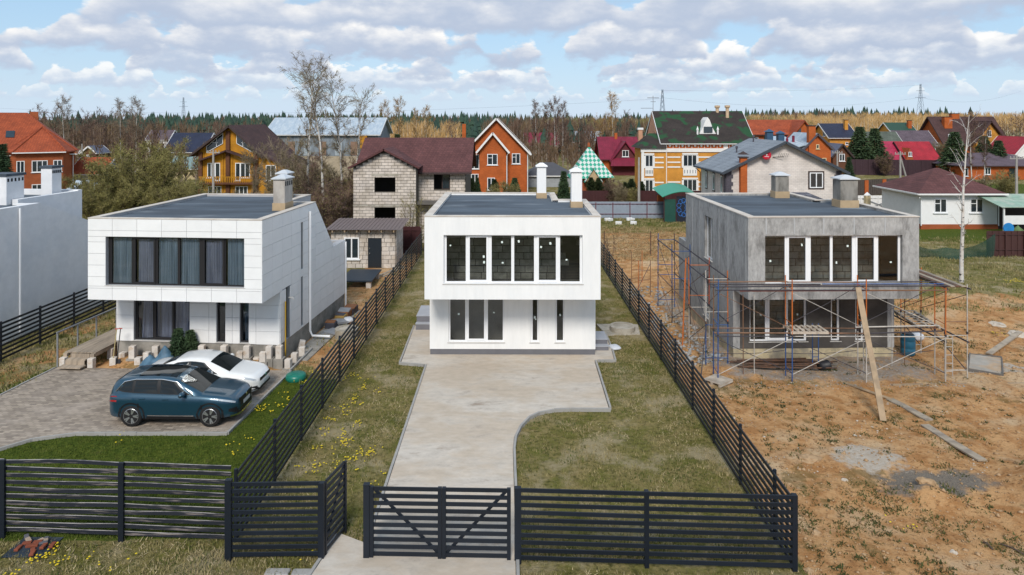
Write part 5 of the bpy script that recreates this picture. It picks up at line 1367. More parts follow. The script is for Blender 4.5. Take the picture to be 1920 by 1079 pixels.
tb(t, 'rung', (12.7, 28.6, 1.7), (12.95, 28.6, 1.7), S_BL, .015); tb(t, 'rung', (12.7, 28.6, .5), (12.95, 28.6, .5), S_BL, .015)
tb(t, 'pole', (16.2, 28.9, 0), (16.2, 28.9, 2.6), S_WH, .018); tb(t, 'pole', (16.85, 29.1, 0), (16.85, 29.1, 3.0), S_RU, .018)
# --- along the side with the two white windows
t = thing('scaffold', 'dark tube scaffold along the windowed side wall towards the back plot', 'scaffold', (8.9, 33.0, 0))
FY = [28.9, 31.6, 34.9, 38.2]; xa, xb = 8.32, 9.25
for y, (lo, up) in zip(FY, [(S_BL, (S_WH, S_OR)), (S_WH, (S_OR, S_RED)), (S_DK, (S_BL, S_BL)), (S_BL, (S_BL, S_DK))]):
    frame(t, (xa, y), (xb, y), lo, up, 4.05)
tb(t, 'pole', (8.0, 31.55, 0), (8.25, 31.9, 3.95), S_OR, .035)
for a, b in zip(FY[:-1], FY[1:]):
    for x in (xa, xb):
        tb(t, 'ledger', (x, a-.2, 3.72), (x, b+.2, 3.70), S_DK, .03); tb(t, 'ledger', (x, a-.1, 1.85), (x, b+.1, 1.82), S_RU if x == xa else S_DK, .03)
    tb(t, 'brace', (xa, a, .3), (xa, b, 1.75), S_RU, .014); tb(t, 'brace', (xa, b, .3), (xa, a, 1.75), S_DK, .014)
    tb(t, 'brace', (xa, a, 2.0), (xa, b, 3.6), S_DK, .014, sag=.05); tb(t, 'brace', (xb, b, 2.0), (xb, a, 3.5), S_RU, .014)
tb(t, 'brace', (xa, 28.9, 1.7), (7.75, 27.6, .05), S_DK, .02)
# --- shorter frames near the back plot
t = thing('scaffold', 'low orange scaffold frames standing alone behind the slat fence', 'scaffold', (8.2, 41.0, 0))
for (x, y, c) in ((7.6, 40.2, S_OR), (8.35, 40.4, S_RU)): tb(t, 'pole', (x, y, 0), (x, y, 2.1), c, .022)
for z in (.4, .95, 1.5): tb(t, 'rung', (7.6, 40.2, z), (8.35, 40.4, z), S_RU, .016)
tb(t, 'brace', (6.9, 38.5, .2), (8.35, 40.4, 1.9), S_DK, .016); tb(t, 'brace', (7.6, 40.2, .3), (8.3, 43.2, 1.8), S_RU, .014)
for (x, y, c) in ((7.7, 43.0, S_RU), (8.4, 43.2, S_OR)): tb(t, 'pole', (x, y, 0), (x, y, 2.1), c, .022)
for z in (.4, .95, 1.5): tb(t, 'rung', (7.7, 43.0, z), (8.4, 43.2, z), S_RU, .016)
# --- open end of the house
t = thing('scaffold', 'white and orange scaffold with a ladder frame at the blind end of the grey house', 'scaffold', (18.0, 30.0, 0))
GY = [27.5, 30.6, 33.6]; xa, xb = 17.55, 18.45
for y, (lo, up) in zip(GY, [(S_WH, (S_RU, S_WH)), (S_WH, (S_OR, S_OR)), (S_DK, (S_OR, S_RU))]): frame(t, (xa, y), (xb, y), lo, up, 3.8, ladder=(y == 27.5))
for a, b in zip(GY[:-1], GY[1:]):
    for x in (xa, xb):
        tb(t, 'ledger', (x, a-.2, 3.66), (x, b+.2, 3.66), S_DK, .032); tb(t, 'ledger', (x, a-.1, 1.5), (x, b+.1, 1.5), S_DK, .032)
    tb(t, 'brace', (xb, a, .3), (xb, b, 1.6), S_DK, .018); tb(t, 'brace', (xa, a, 3.5), (xa, b, 2.0), S_RU, .014); tb(t, 'brace', (xb, b, 2.0), (xb, a, 3.4), S_DK, .014)
tb(t, 'brace', (xb, 32.6, 2.9), (19.0, 33.9, 1.2), S_BL, .03)
for i in range(4): piece('deck_board', WOODG if i % 2 else RUST, t, Vector((17.62+.22*i, 30.6, 3.73)) - t.location, (.19, 6.3, .04))
# ================================================================ NEIGHBOURING HOUSES
FGL = mat('far_window_glass', (0.020, 0.030, 0.038), rough=0.06, var=0.25, vscale=.6, spec=0.9)
BOR = brick_mat('orange_brick', (0.50, 0.115, 0.024), (0.42, 0.09, 0.02), (0.32, 0.10, 0.035), .25, .077)
BRED = brick_mat('deep_red_brick', (0.34, 0.080, 0.022), (0.28, 0.062, 0.018), (0.33, 0.12, 0.06), .25, .077)
BYEL = brick_mat('ochre_brick', (0.62, 0.28, 0.045), (0.56, 0.24, 0.038), (0.50, 0.25, 0.06), .25, .077)
BWHT = brick_mat('pale_brick', (0.66, 0.60, 0.555), (0.60, 0.54, 0.50), (0.46, 0.42, 0.40), .38, .15, .010)
PLY = mat('cream_render', (0.62, 0.50, 0.30), rough=.85, var=.08)
OCHW = brick_mat('ochre_boards', (0.50, 0.24, 0.020), (0.45, 0.20, 0.018), (0.28, 0.12, 0.015), 4.0, .16, .010)
BRWN = mat('brown_boards', (0.115, 0.045, 0.022), rough=.8, var=.15)
DBRN = mat('dark_brown_trim', (0.045, 0.028, 0.026), rough=.7, var=.1)
def tile_mat(name, c1, c2, bw=.3, bh=.35, mortar=.02, rough=.7, bump=.6, dirt=None):
    m = bpy.data.materials.new(name); m.use_nodes = True; nt = m.node_tree; bs = nt.nodes['Principled BSDF']
    tc = nt.nodes.new('ShaderNodeTexCoord'); sp = nn(nt, 'ShaderNodeSeparateXYZ', ins={0: tc.outputs['Object']})
    cv = nn(nt, 'ShaderNodeCombineXYZ', ins={0: math_(nt, 'ADD', sp.outputs[0], math_(nt, 'MULTIPLY', sp.outputs[1], .37)), 1: math_(nt, 'MULTIPLY', sp.outputs[2], 1.9), 2: 0.0})
    br = nn(nt, 'ShaderNodeTexBrick', ins={'Vector': cv.outputs[0], 'Color1': c1+(1,), 'Color2': c2+(1,), 'Mortar': tuple(v*.45 for v in c1)+(1,), 'Scale': 1.0, 'Mortar Size': mortar, 'Brick Width': bw, 'Row Height': bh})
    no = nn(nt, 'ShaderNodeTexNoise', ins={'Vector': tc.outputs['Object'], 'Scale': .7, 'Detail': 6.0}).outputs[0]
    c = nn(nt, 'ShaderNodeVectorMath', operation='SCALE', ins={0: br.outputs[0], 'Scale': nn(nt, 'ShaderNodeMapRange', ins={0: no, 1: .3, 2: .7, 3: .82, 4: 1.18}).outputs[0]}).outputs[0]
    if dirt: c = mixc(nt, smooth(nt, nn(nt, 'ShaderNodeTexNoise', ins={'Vector': cv.outputs[0], 'Scale': .42, 'Detail': 2.0}).outputs[0], .51, .58), c, dirt)
    nt.links.new(c, bs.inputs['Base Color']); bs.inputs['Roughness'].default_value = rough; bs.inputs['Specular IOR Level'].default_value = .3
    b = nn(nt, 'ShaderNodeBump', invert=True, ins={'Height': br.outputs[1], 'Strength': bump, 'Distance': .03}); nt.links.new(b.outputs[0], bs.inputs['Normal'])
    return m
RT_OR = tile_mat('orange_tiles', (0.36, 0.075, 0.026), (0.28, 0.056, 0.020))
RT_BR = tile_mat('brown_shingles', (0.125, 0.052, 0.050), (0.095, 0.040, 0.040), .3, .28, .012, .9)
RT_DB = tile_mat('dark_brown_shingles', (0.085, 0.045, 0.042), (0.065, 0.036, 0.036), .3, .28, .012, .9)
RT_GY = tile_mat('grey_metal_tiles', (0.22, 0.245, 0.275), (0.20, 0.225, 0.255), .35, .4, .012, .55)
RT_GN = tile_mat('green_brown_shingles', (0.042, 0.034, 0.030), (0.036, 0.029, 0.027), .5, .35, .012, .9, dirt=(0.020, 0.070, 0.030))
RT_MR = tile_mat('maroon_metal', (0.20, 0.018, 0.042), (0.18, 0.016, 0.038), .35, .5, .012, .5)
RT_RD = tile_mat('red_metal', (0.36, 0.018, 0.030), (0.32, 0.016, 0.027), .35, .5, .012, .5)
RT_PK = tile_mat('pink_red_metal', (0.40, 0.030, 0.075), (0.36, 0.027, 0.07), .35, .5, .012, .5)
RT_NV = tile_mat('navy_metal', (0.020, 0.026, 0.055), (0.018, 0.023, 0.05), .35, .5, .012, .5)
RT_PU = tile_mat('purple_grey_shingles', (0.115, 0.085, 0.105), (0.10, 0.075, 0.09), .4, .4, .012, .8)
RT_OG = tile_mat('old_green_roof', (0.10, 0.115, 0.095), (0.085, 0.10, 0.08), .8, .8, .02, .9)
RT_BG = mat('blue_grey_sheet', (0.33, 0.40, 0.47), col2=(0.42, 0.48, 0.53), scale=.7, rough=.5, var=.12, stretch=(3, 1, 1))
BARNW = mat('barn_panel', (0.20, 0.235, 0.275), col2=(0.13, 0.15, 0.17), scale=.5, rough=.8, var=.2, stretch=(1.5, 1, .5))
WTRIM = mat('white_trim', (0.74, 0.73, 0.72), rough=.6, var=.05)

def bwin(par, face, u0, u1, z0, z1, n=2, fm=None, w=0, d=0, sill=True, bars=0, fw=.085, off=0.0, trim=None):
    """window on a face of a house: frame part with pane and sill sub-parts"""
    def P(u, o, z):
        o = o + off
        return (u, -o, z) if face == 'f' else ((-o, u, z) if face == 'l' else (w + o, u, z))
    def bx(m, ua, ub, o0, o1, za, zb):
        a, b = P(ua, o0, za), P(ub, o1, zb); m.box(min(a[0], b[0]), max(a[0], b[0]), min(a[1], b[1]), max(a[1], b[1]), za, zb)
    f = MB(); bx(f, u0, u1, .0, .06, z0, z0+fw); bx(f, u0, u1, .0, .06, z1-fw, z1)
    cols = [u0+fw*.5] + [u0+(u1-u0)*i/n for i in range(1, n)] + [u1-fw*.5]
    for c in cols: bx(f, c-fw*.5, c+fw*.5, .0, .058, z0+fw, z1-fw)
    for k in range(bars): bx(f, u0+fw, (u0+u1)/2 if n == 2 else u1-fw, .0, .05, z1-(z1-z0)*.35-.03, z1-(z1-z0)*.35+.03)
    fr = f.build('window', fm or PVC, par)
    g = MB(); bx(g, u0+fw*.5, u1-fw*.5, .005, .03, z0+fw*.5, z1-fw*.5); g.build('pane', FGL, fr)
    if trim:
        q = MB(); tw = .13; bx(q, u0-tw, u1+tw, .001, .03, z0-tw, z0); bx(q, u0-tw, u1+tw, .001, .03, z1, z1+tw); bx(q, u0-tw, u0, .001, .03, z0, z1); bx(q, u1, u1+tw, .001, .03, z0, z1); q.build('surround', trim, fr)
    elif sill:
        s = MB(); bx(s, u0-.1, u1+.1, .0, .14, z0-.08, z0-.005); s.build('sill', fm or PVC, fr)
    return fr

def house(name, label, x, y, w, d, he, hr, wm, rm, axis='y', rz=0.0, oh=.5, wins=(), kind='gable', fascia=None, chim=(), base=None, rt=.14, fm=None, apex=.5, cat='house', soffit=None):
    t = thing(name, label, cat, (x, y, gz(x+w/2, y+d/2)-.05), rz); fascia = fascia or WTRIM
    a = apex
    if kind == 'gable':
        m = MB()
        if axis == 'y': m.prism([(0, -.3), (w, -.3), (w, he), (w*a, hr), (0, he)], 0, d, 'y')
        else: m.prism([(0, -.3), (d, -.3), (d, he), (d*a, hr), (0, he)], 0, w, 'x')
        m.build('wall', wm, t)
        S = (w if axis == 'y' else d); Lr = (d if axis == 'y' else w)
        s1 = (hr-he)/(S*a); s2 = (hr-he)/(S*(1-a)); e = .03
        def pt(u, v, z): return (u, v, z) if axis == 'y' else (v, u, z)
        r1 = MB().slab([pt(-oh, -oh, he-oh*s1+e+rt), pt(S*a, -oh, hr+e+rt), pt(S*a, Lr+oh, hr+e+rt), pt(-oh, Lr+oh, he-oh*s1+e+rt)], rt); r1.build('roof', rm, t)
        r2 = MB().slab([pt(S+oh, -oh, he-oh*s2+e+rt), pt(S*a, -oh, hr+e+rt), pt(S*a, Lr+oh, hr+e+rt), pt(S+oh, Lr+oh, he-oh*s2+e+rt)], rt); r2.build('roof', rm, t)
        for v in (-oh-.035, Lr+oh+.035):
            for (u0, z0), (u1, z1) in (((-oh, he-oh*s1), (S*a, hr)), ((S*a, hr), (S+oh, he-oh*s2))): MB().bar(pt(u0, v, z0+.06), pt(u1, v, z1+.06), .06, .24).build('fascia', fascia, t)
        for u, z in ((-oh-.06, he-oh*s1+.06), (S+oh+.06, he-oh*s2+.06)): MB().bar(pt(u, -oh, z), pt(u, Lr+oh, z), .11, .11).build('gutter', fascia, t)
    else:  # hip
        MB().box(0, w, 0, d, -.3, he).build('wall', wm, t)
        i = min(w, d)/2; e = .06; o = oh; s = (hr-he)/i; zl = he-o*s+e
        if w >= d: A, B = (i, d/2, hr+e), (w-i, d/2, hr+e)
        else: A, B = (w/2, i, hr+e), (w/2, d-i, hr+e)
        c = [(-o, -o, zl), (w+o, -o, zl), (w+o, d+o, zl), (-o, d+o, zl)]
        lo = [(p[0], p[1], zl-.12) for p in c]; r = MB()
        if w >= d: r.add(c+[A, B]+lo, [(0, 1, 5, 4), (1, 2, 5), (2, 3, 4, 5), (3, 0, 4), (9, 8, 7, 6), (0, 6, 7, 1), (1, 7, 8, 2), (2, 8, 9, 3), (3, 9, 6, 0)])
        else: r.add(c+[A, B]+lo, [(0, 1, 4), (1, 2, 5, 4), (2, 3, 5), (3, 0, 4, 5), (9, 8, 7, 6), (0, 6, 7, 1), (1, 7, 8, 2), (2, 8, 9, 3), (3, 9, 6, 0)])
        r.build('roof', rm, t)
        g = MB()
        for p, q in zip(c, c[1:]+c[:1]): g.bar((p[0], p[1], zl-.05), (q[0], q[1], zl-.05), .14, .14)
        g.build('gutter', fascia, t)
    if base: MB().box(-.04, w+.04, -.04, d+.04, -.3, base[0]).build('plinth', base[1], t)
    for q in wins: bwin(t, q[0], *q[1:5], n=(q[5] if len(q) > 5 else 2), fm=(q[6] if len(q) > 6 else fm), w=w, d=d, bars=(q[7] if len(q) > 7 else 0), trim=(q[8] if len(q) > 8 else None))
    for (cx, cy, cw, cd, z0, z1, cm) in chim:
        c = MB().box(cx, cx+cw, cy, cy+cd, z0, z1).build('chimney', cm, t); MB().box(cx-.08, cx+cw+.08, cy-.08, cy+cd+.08, z1, z1+.12).build('cap', DBRN, c)
    return t

# 1 red tiled house with a bay
Y = 95.; k = FPX/Y
X0 = sx(126, Y)
t = house('tiled_house', 'red brick house with orange tiled hip roof and a faceted bay', -62.3-17*math.cos(R(31)), 97.5-17*math.sin(R(31)), 17.0, 11.5, 6.1, 11.4, BRED, RT_OR, kind='hip', rz=R(31), oh=.6, fascia=WTRIM,
    wins=[('f', 15.0, 16.0, 3.3, 4.7, 2), ('f', 14.9, 16.1, .2, 1.7, 2)])
b = MB(); bx0, bx1 = 9.6, 16.9; bay = [(bx0, 0), (bx0+.9, -2.2), (bx1-1.0, -2.2), (bx1, 0)]
b.prism(bay, -.3, 6.05, 'z').build('bay', BRED, t)
o = .55; bb = [(bx0-o, .4), (bx0+.9-.35, -2.2-o), (bx1-1.0+.35, -2.2-o), (bx1+o, .4)]; ap = ((bx0+bx1)/2, 2.6, 9.4)
MB().add([(p[0], p[1], 6.05) for p in bb] + [ap] + [(p[0], p[1], 5.9) for p in bb], [(0, 1, 4), (1, 2, 4), (2, 3, 4), (0, 4, 3), (5, 6, 1, 0), (6, 7, 2, 1), (7, 8, 3, 2), (8, 7, 6, 5)]).build('bay_roof', RT_OR, t)
MB().bar((bb[1][0], bb[1][1], 5.95), (bb[2][0], bb[2][1], 5.95), .12, .14).build('gutter', WTRIM, t)
h1 = t
for (a, c, n) in ((10.6, 11.5, 2), (12.3, 14.1, 3), (14.75, 15.75, 2)):
    bwin(t, 'f', a, c, 3.25, 4.85, n=n, off=2.2, w=17)
for (a, c, n) in ((12.3, 14.1, 3), (14.7, 15.7, 2)): bwin(t, 'f', a, c, .0, 1.6, n=n, off=2.2, w=17)
sk = MB(); zz0 = 7.9; yy0 = (zz0-6.1)/(5.3/5.75); sk.add([(9.0, yy0-.1, zz0+.08), (10.0, yy0-.1, zz0+.08), (10.0, yy0+.9, zz0+1.0), (9.0, yy0+.9, zz0+1.0)], [(0, 1, 2, 3)]); sk.build('skylight', FGL, t)
MB().tube([(bx1+.1, -.15, 5.9), (bx1+.1, -.15, 0)], .06, 6).build('downpipe', WTRIM, t)
MB().box(11.5, 12.5, 6.2, 7.0, 10, 11.6).build('chimney', BRED, t)
for p, q in ((bb[1], ap), (bb[2], ap), (bb[3], ap), (bb[0], ap)):
    MB().tube([(p[0], p[1], 6.08), (ap[0], ap[1], ap[2]+.04)], .12, 6).build('hip_ridge', RT_OR, t)

# 2 ochre timber house
Y = 88.; k = FPX/Y; X0 = sx(373, Y)
t = house('timber_house', 'ochre timber chalet with brown posts and triangular attic windows', X0, Y, 7.6, 11.0, 6.4, 9.6, OCHW, RT_DB, axis='y', oh=.9, apex=.55, fascia=DBRN, fm=PVC,
    wins=[('f', 1.1, 2.1, 3.0, 4.9, 2), ('f', 2.1, 2.75, 2.6, 4.9, 1), ('f', 4.7, 5.35, 2.6, 4.9, 1), ('f', 5.35, 6.6, 3.0, 4.9, 2), ('f', 1.2, 2.9, .3, 1.9, 3), ('f', 4.7, 6.3, .3, 1.9, 3)])
for x in (.0, 3.55, 7.15): MB().box(x, x+.5, -.28, -.002, -.3, 6.3 if x != 3.55 else 9.0).build('timber_post', BRWN, t)
for x, wd in ((.55, .12), (3.05, .12), (4.25, .12), (6.9, .12)): MB().box(x, x+wd, -.10, -.003, 0, 6.2).build('trim_board', OCHW, t)
MB().box(0, 7.6, -.9, -.004, 2.2, 2.45).build('balcony', BRWN, t)
bp_ = MB()
for i in range(28): bp_.box(.5+i*.235, .6+i*.235, -.86, -.83, 2.45, 3.1)
bp_.box(.4, 7.2, -.9, -.8, 3.1, 3.2); bp_.build('balustrade', OCHW, t)
MB().slab([(.2, -1.0, 5.3), (3.8, -1.0, 6.6), (3.8, .0, 6.6), (.2, 0, 5.3)], .2).build('porch_roof', RT_DB, t); MB().slab([(7.6, -1.0, 5.3), (3.8, -1.0, 6.6), (3.8, .0, 6.6), (7.6, 0, 5.3)], .2).build('porch_roof', RT_DB, t)
for s in (0, 1):
    f = (lambda u: u) if s == 0 else (lambda u: 8.0-u)
    fr = MB().add([(f(1.0), -.03, 6.25), (f(3.1), -.03, 7.4), (f(3.1), -.03, 8.75), (f(1.0), -.03, 7.0)], [(0, 1, 2, 3)]).build('attic_window', FGL, t)
    q = MB()
    for p0, p1 in (((1.0, 6.25), (3.1, 7.4)), ((3.1, 7.4), (3.1, 8.75)), ((3.1, 8.75), (1.0, 7.0)), ((1.0, 7.0), (1.0, 6.25)), ((2.3, 6.95), (2.3, 8.1)), ((1.7, 7.5), (2.5, 7.5))): q.bar((f(p0[0]), -.06, p0[1]), (f(p1[0]), -.06, p1[1]), .06, .1, up=(0, 1, 0))
    q.build('frame', PVC, fr)
MB().slab([(7.7, -.4, 6.2), (12.6, -.4, 4.0), (12.6, 10, 4.0), (7.7, 10, 6.2)], .18).build('side_roof', RT_DB, t)
MB().prism([(7.62, -.3), (11.9, -.3), (11.9, 4.1), (7.62, 5.95)], .1, 9.5, 'y').build('side_wing', OCHW, t)
bwin(t, 'f', 8.6, 9.9, 2.6, 4.6, n=2, off=-.1, w=0)

# 3 barn
Y = 118.; X0 = sx(500, Y)
t = house('long_barn', 'long grey metal barn with pale sheet roof behind the birches', X0, Y, 19.2, 12.0, 7.9, 10.6, BARNW, RT_BG, axis='x', oh=.5, fascia=WTRIM, cat='barn')
for i in range(7): MB().box(1.0+i*2.7, 2.2+i*2.7, -.05, -.003, 4.2, 6.6).build('wall_panel', mat('barn_patch_%d' % (i % 2), ((0.33, 0.38, 0.42), (0.22, 0.14, 0.10))[i % 2], rough=.8, var=.2), t)
MB().box(-.05, 19.25, -.06, -.004, -.3, 4.1).build('lower_wall', mat('tan_render', (0.36, 0.30, 0.22), rough=.9, var=.15), t)
MB().box(16.3, 17.5, -.9, -.07, 5.4, 7.6).build('oriel', OCHW, t)

# 4 aerated block house
Y = 57.0
t = thing('block_house', 'unfinished block house with brown shingle roof and empty window holes', 'house', (0, Y, 0)); bh_t = t
MORT = mat('block_mortar', (0.10, 0.088, 0.072), rough=.95, var=.15)
BLKW = mat('pale_block', (0.58, 0.515, 0.46), col2=(0.47, 0.41, 0.35), scale=1.4, rough=.95, var=.1, rand=.13, bump=.2, bscale=12)
xa, xb, xc = -12.8, -7.65, -3.7
wins4 = [(-11.05, -9.35, 4.45, 5.75), (-11.05, -9.35, 1.9, 3.2)]
m = MB(); us = [xa, xb]; vs = [-.2, 6.5]
for q in wins4: us += q[:2]; vs += q[2:]
cells(m, us, vs, lambda u, v: not any(q[0] < u < q[1] and q[2] < v < q[3] for q in wins4), FXZ, -1.0, -.7); weld(m.build('wing_wall', MORT, t, fix=False))
MB().prism([(xa, 6.501), (xb, 6.501), ((xa+xb)/2, 7.8)], -1.0, -.7, 'y').build('gable_wall', MORT, t)
w5 = [(-6.35, -5.0, 4.5, 5.8), (-6.35, -5.0, 1.9, 3.2)]
m = MB(); us = [xb, xc]; vs = [-.2, 6.2]
for q in w5: us += q[:2]; vs += q[2:]
cells(m, us, vs, lambda u, v: not any(q[0] < u < q[1] and q[2] < v < q[3] for q in w5), FXZ, .5, .8); weld(m.build('front_wall', MORT, t, fix=False))
m = MB(); m.box(xa+.001, xa+.3, -.7, 8.5, -.2, 6.2); m.box(xb-.3, xb-.002, -.7, .5, -.2, 6.2); m.box(xc-.3, xc-.001, .8, 8.5, -.2, 6.2); m.box(xa+.3, xc-.3, 8.2, 8.5, -.2, 6.2); m.prism([(.8, 6.2), (8.4, 6.2), (4.5, 8.5)], xc-.29, xc-.003, 'x'); m.prism([(.8, 6.2), (8.4, 6.2), (4.5, 8.5)], xa+.003, xa+.29, 'x'); m.build('side_wall', MORT, t)
MB().box(xa+.3, xc-.3, -.6, 8.2, 3.35, 3.6).build('floor_slab', INNERD, t)
MB().box(xa+.3, xc-.3, 3.0, 3.1, 0, 6.2).build('inner_wall', INNERD, t)
def gable_blocks():
    jobs = []
    def lay(x0, x1, z0, z1, y, holes, roof=None):
        z = z0; r = 0; bw, bh = .52, .245
        while z + bh <= z1+.01:
            x = x0 - (bw/2 if r % 2 else 0)
            while x < x1:
                a, b_ = max(x, x0), min(x+bw, x1); zc = z+bh/2; x += bw
                segs = [(a, b_)]
                for h in holes:
                    if h[2] < zc < h[3]:
                        ns = []
                        for (p, q) in segs:
                            if q <= h[0] or p >= h[1]: ns.append((p, q)); continue
                            if p < h[0]: ns.append((p, h[0]))
                            if q > h[1]: ns.append((h[1], q))
                        segs = ns
                for (p, q) in segs:
                    if roof:
                        lim = roof(z+bh); p, q = max(p, lim[0]), min(q, lim[1])
                    if q-p > .1: jobs.append(((p+q)/2, y, zc, q-p-.025, bh-.03))
            z += bh; r += 1
    lay(xa, xb, 0, 7.6, -1.02, wins4, lambda z: (xa + max(0, z-6.5)*((xb-xa)/2)/1.3, xb - max(0, z-6.5)*((xb-xa)/2)/1.3))
    lay(xb, xc, 0, 6.15, .48, w5)
    return jobs
jobs = gable_blocks(); jobs.sort(key=lambda j: -(j[2]*2 + j[3]*3))
for j in jobs[:300]: piece('block', BLKW, t, (j[0], j[1], j[2]), (j[3], .05, j[4]))
rest = MB()
for j in jobs[300:]: rest.box(j[0]-j[3]/2, j[0]+j[3]/2, j[1]-.025, j[1]+.025, j[2]-j[4]/2, j[2]+j[4]/2)
tag(rest.build('block_courses', BLKW, t), kind='stuff')
r = MB(); r.slab([(xa-.2, -.1, 5.95), (xc+.55, -.1, 5.95), (xc+.55, 4.5, 8.75), (xa-.2, 4.5, 8.75)], .16); r.build('roof', RT_BR, t)
r = MB(); r.slab([(xa-.2, 9.1, 5.95), (xc+.55, 9.1, 5.95), (xc+.55, 4.5, 8.75), (xa-.2, 4.5, 8.75)], .16); r.build('roof', RT_BR, t)
am = (xa+xb)/2
for s in (-1, 1):
    e = xa-.35 if s < 0 else xb+.35
    MB().slab([(e, -1.5, 6.50), (am, -1.5, 8.02), (am, 3.4, 8.02), (e, 1.2, 6.50)], .15).build('wing_roof', RT_BR, t)
MB().bar((xb+.2, -.12, 5.9), (xc+.5, -.12, 5.9), .14, .16).build('fascia', DBRN, t)
for h in wins4 + w5: MB().box(h[0]-.25, h[1]+.25, (-1.06 if h in wins4 else .44), (-1.0 if h in wins4 else .5), h[3]-.0, h[3]+.2).build('lintel', CONC2, t)
for h in w5[:1]:
    fr = MB().box(h[0]+.65, h[1], .6, .66, h[2], h[3]).build('window', DBRN, t); MB().box(h[0]+.73, h[1]-.08, .585, .598, h[2]+.08, h[3]-.08).build('pane', FGL, fr)
MB().bar((xa, -1.05, 3.35), (xb, -1.05, 3.35), .08, .12).build('belt_course', CONC2, t)

# 5 orange brick gabled house
Y = 95.; X0 = sx(873, Y); W5 = sx(988, Y)-X0
t = house('brick_house', 'orange brick house with white-edged double gable behind the block house', X0, Y, W5, 11, 6.1, 10.55, BOR, RT_DB, axis='y', oh=.55, fascia=WTRIM,
    wins=[('f', 6.45, 7.6, 4.3, 5.75, 2, None, 1), ('f', 3.2, 4.3, .9, 2.6, 2), ('f', .5, 1.9, 3.6, 5.6, 2), ('f', .3, 1.8, 1.1, 2.9, 3)])
pw0, pw1 = sx(899, 93.5)-X0, sx(949, 93.5)-X0; pm = (pw0+pw1)/2
MB().prism([(pw0, -.3), (pw1, -.3), (pw1, 6.3), (pm, 8.55), (pw0, 6.3)], -1.5, -.002, 'y').build('porch_wall', BOR, t)
for s, e in ((-1, pw0-.45), (1, pw1+.45)):
    MB().slab([(e, -2.0, 5.95), (pm, -2.0, 8.7), (pm, .3, 8.7), (e, .3, 5.95)], .15).build('porch_roof', RT_DB, t); MB().bar((e, -2.06, 5.9), (pm, -2.06, 8.62), .08, .26).build('fascia', WTRIM, t)
bwin(t, 'f', pm-.75, pm+.65, 4.25, 5.75, n=2, off=1.5, bars=1); bwin(t, 'f', pm-.75, pm+.3, .8, 2.5, n=2, off=1.5)
MB().tube([(pw1+.3, -1.9, 5.9), (pw1+.1, -1.55, 5.5), (pw1+.1, -1.55, 0)], .06, 6).build('downpipe', PVC, t); MB().tube([(W5+.4, -.4, 6.0), (W5+.1, -.08, 5.6), (W5+.1, -.08, 0)], .06, 6).build('downpipe', PVC, t)
MB().box(-.9, -.35, 6, 6.6, 6, 9.8).build('chimney', BOR, t)

# 6 summer house with checked roof
Y = 88.; X0 = sx(1078, Y)
CHK = bpy.data.materials.new('green_white_checks'); CHK.use_nodes = True; _n = CHK.node_tree; _b = _n.nodes['Principled BSDF']
_tc = nn(_n, 'ShaderNodeTexCoord'); _sp = nn(_n, 'ShaderNodeSeparateXYZ', ins={0: _tc.outputs['Object']})
_cv = nn(_n, 'ShaderNodeCombineXYZ', ins={0: math_(_n, 'ADD', _sp.outputs[0], _sp.outputs[2]), 1: math_(_n, 'SUBTRACT', _sp.outputs[0], _sp.outputs[2]), 2: .5})
_ck = nn(_n, 'ShaderNodeTexChecker', ins={'Vector': _cv.outputs[0], 'Color1': (0.02, 0.30, 0.20, 1), 'Color2': (0.55, 0.60, 0.57, 1), 'Scale': 1.9}); _n.links.new(_ck.outputs[0], _b.inputs[0]); _b.inputs['Roughness'].default_value = .7
t = thing('summer_house', 'small summer house with green and white checked pyramid roof', 'summer house', (X0, Y, 0))
MB().box(.1, 4.3, .1, 4.3, -.3, 2.9).build('wall', BRED, t)
MB().add([(-.6, -.6, 2.7), (5.0, -.6, 2.9), (5.0, 5.0, 2.9), (-.6, 5.0, 2.7), (2.05, 2.2, 6.85)], [(0, 1, 4), (1, 2, 4), (2, 3, 4), (3, 0, 4), (3, 2, 1, 0)]).build('roof', CHK, t)
MB().prism([(1.35, 2.4), (3.25, 2.4), (2.3, 3.95)], -.75, 1.6, 'y').build('dormer', mat('pine_boards', (0.45, 0.33, 0.19), rough=.8, var=.12), t)
for a_, b_ in (((1.1, 2.35), (2.3, 4.15)), ((2.3, 4.15), (3.5, 2.35))): MB().slab([(a_[0], -.95, a_[1]), (b_[0], -.95, b_[1]), (b_[0], 2.2, b_[1]), (a_[0], 1.2, a_[1])], .1).build('dormer_roof', CHK, t)
MB().lathe([(.18, 0), (.18, .5), (.0, .6)], 10, (2.05, 2.2, 6.7)).build('finial', BRED, t)

# 7 maroon roof house
Y = 128.; X0 = sx(1130, Y)
t = house('maroon_house', 'house with maroon metal roof and front gable beyond the checked summer house', X0, Y, 6.6, 8, 3.3, 6.9, BOR, RT_MR, axis='x', oh=.6, fascia=DBRN)
MB().prism([(1.7, -.3), (6.2, -.3), (6.2, 3.2), (3.95, 6.2), (1.7, 3.2)], -1.6, -.002, 'y').build('gable', mat('maroon_boards', (0.11, 0.022, 0.028), rough=.8, var=.15), t)
for e in (1.1, 6.8): MB().slab([(e, -2.1, 2.6), (3.95, -2.1, 6.4), (3.95, 3.0, 6.4), (e, .2, 2.6)], .14).build('gable_roof', RT_MR, t)
MB().slab([(1.0, -3.2, 1.9), (6.9, -3.2, 1.9), (6.4, -1.65, 3.3), (1.5, -1.65, 3.3)], .12).build('porch_roof', RT_MR, t)
bwin(t, 'f', 3.4, 4.6, 3.5, 4.7, n=2, off=1.6)
MB().box(2.8, 3.3, 3.5, 4, 6.5, 7.8).build('chimney', BOR, t)

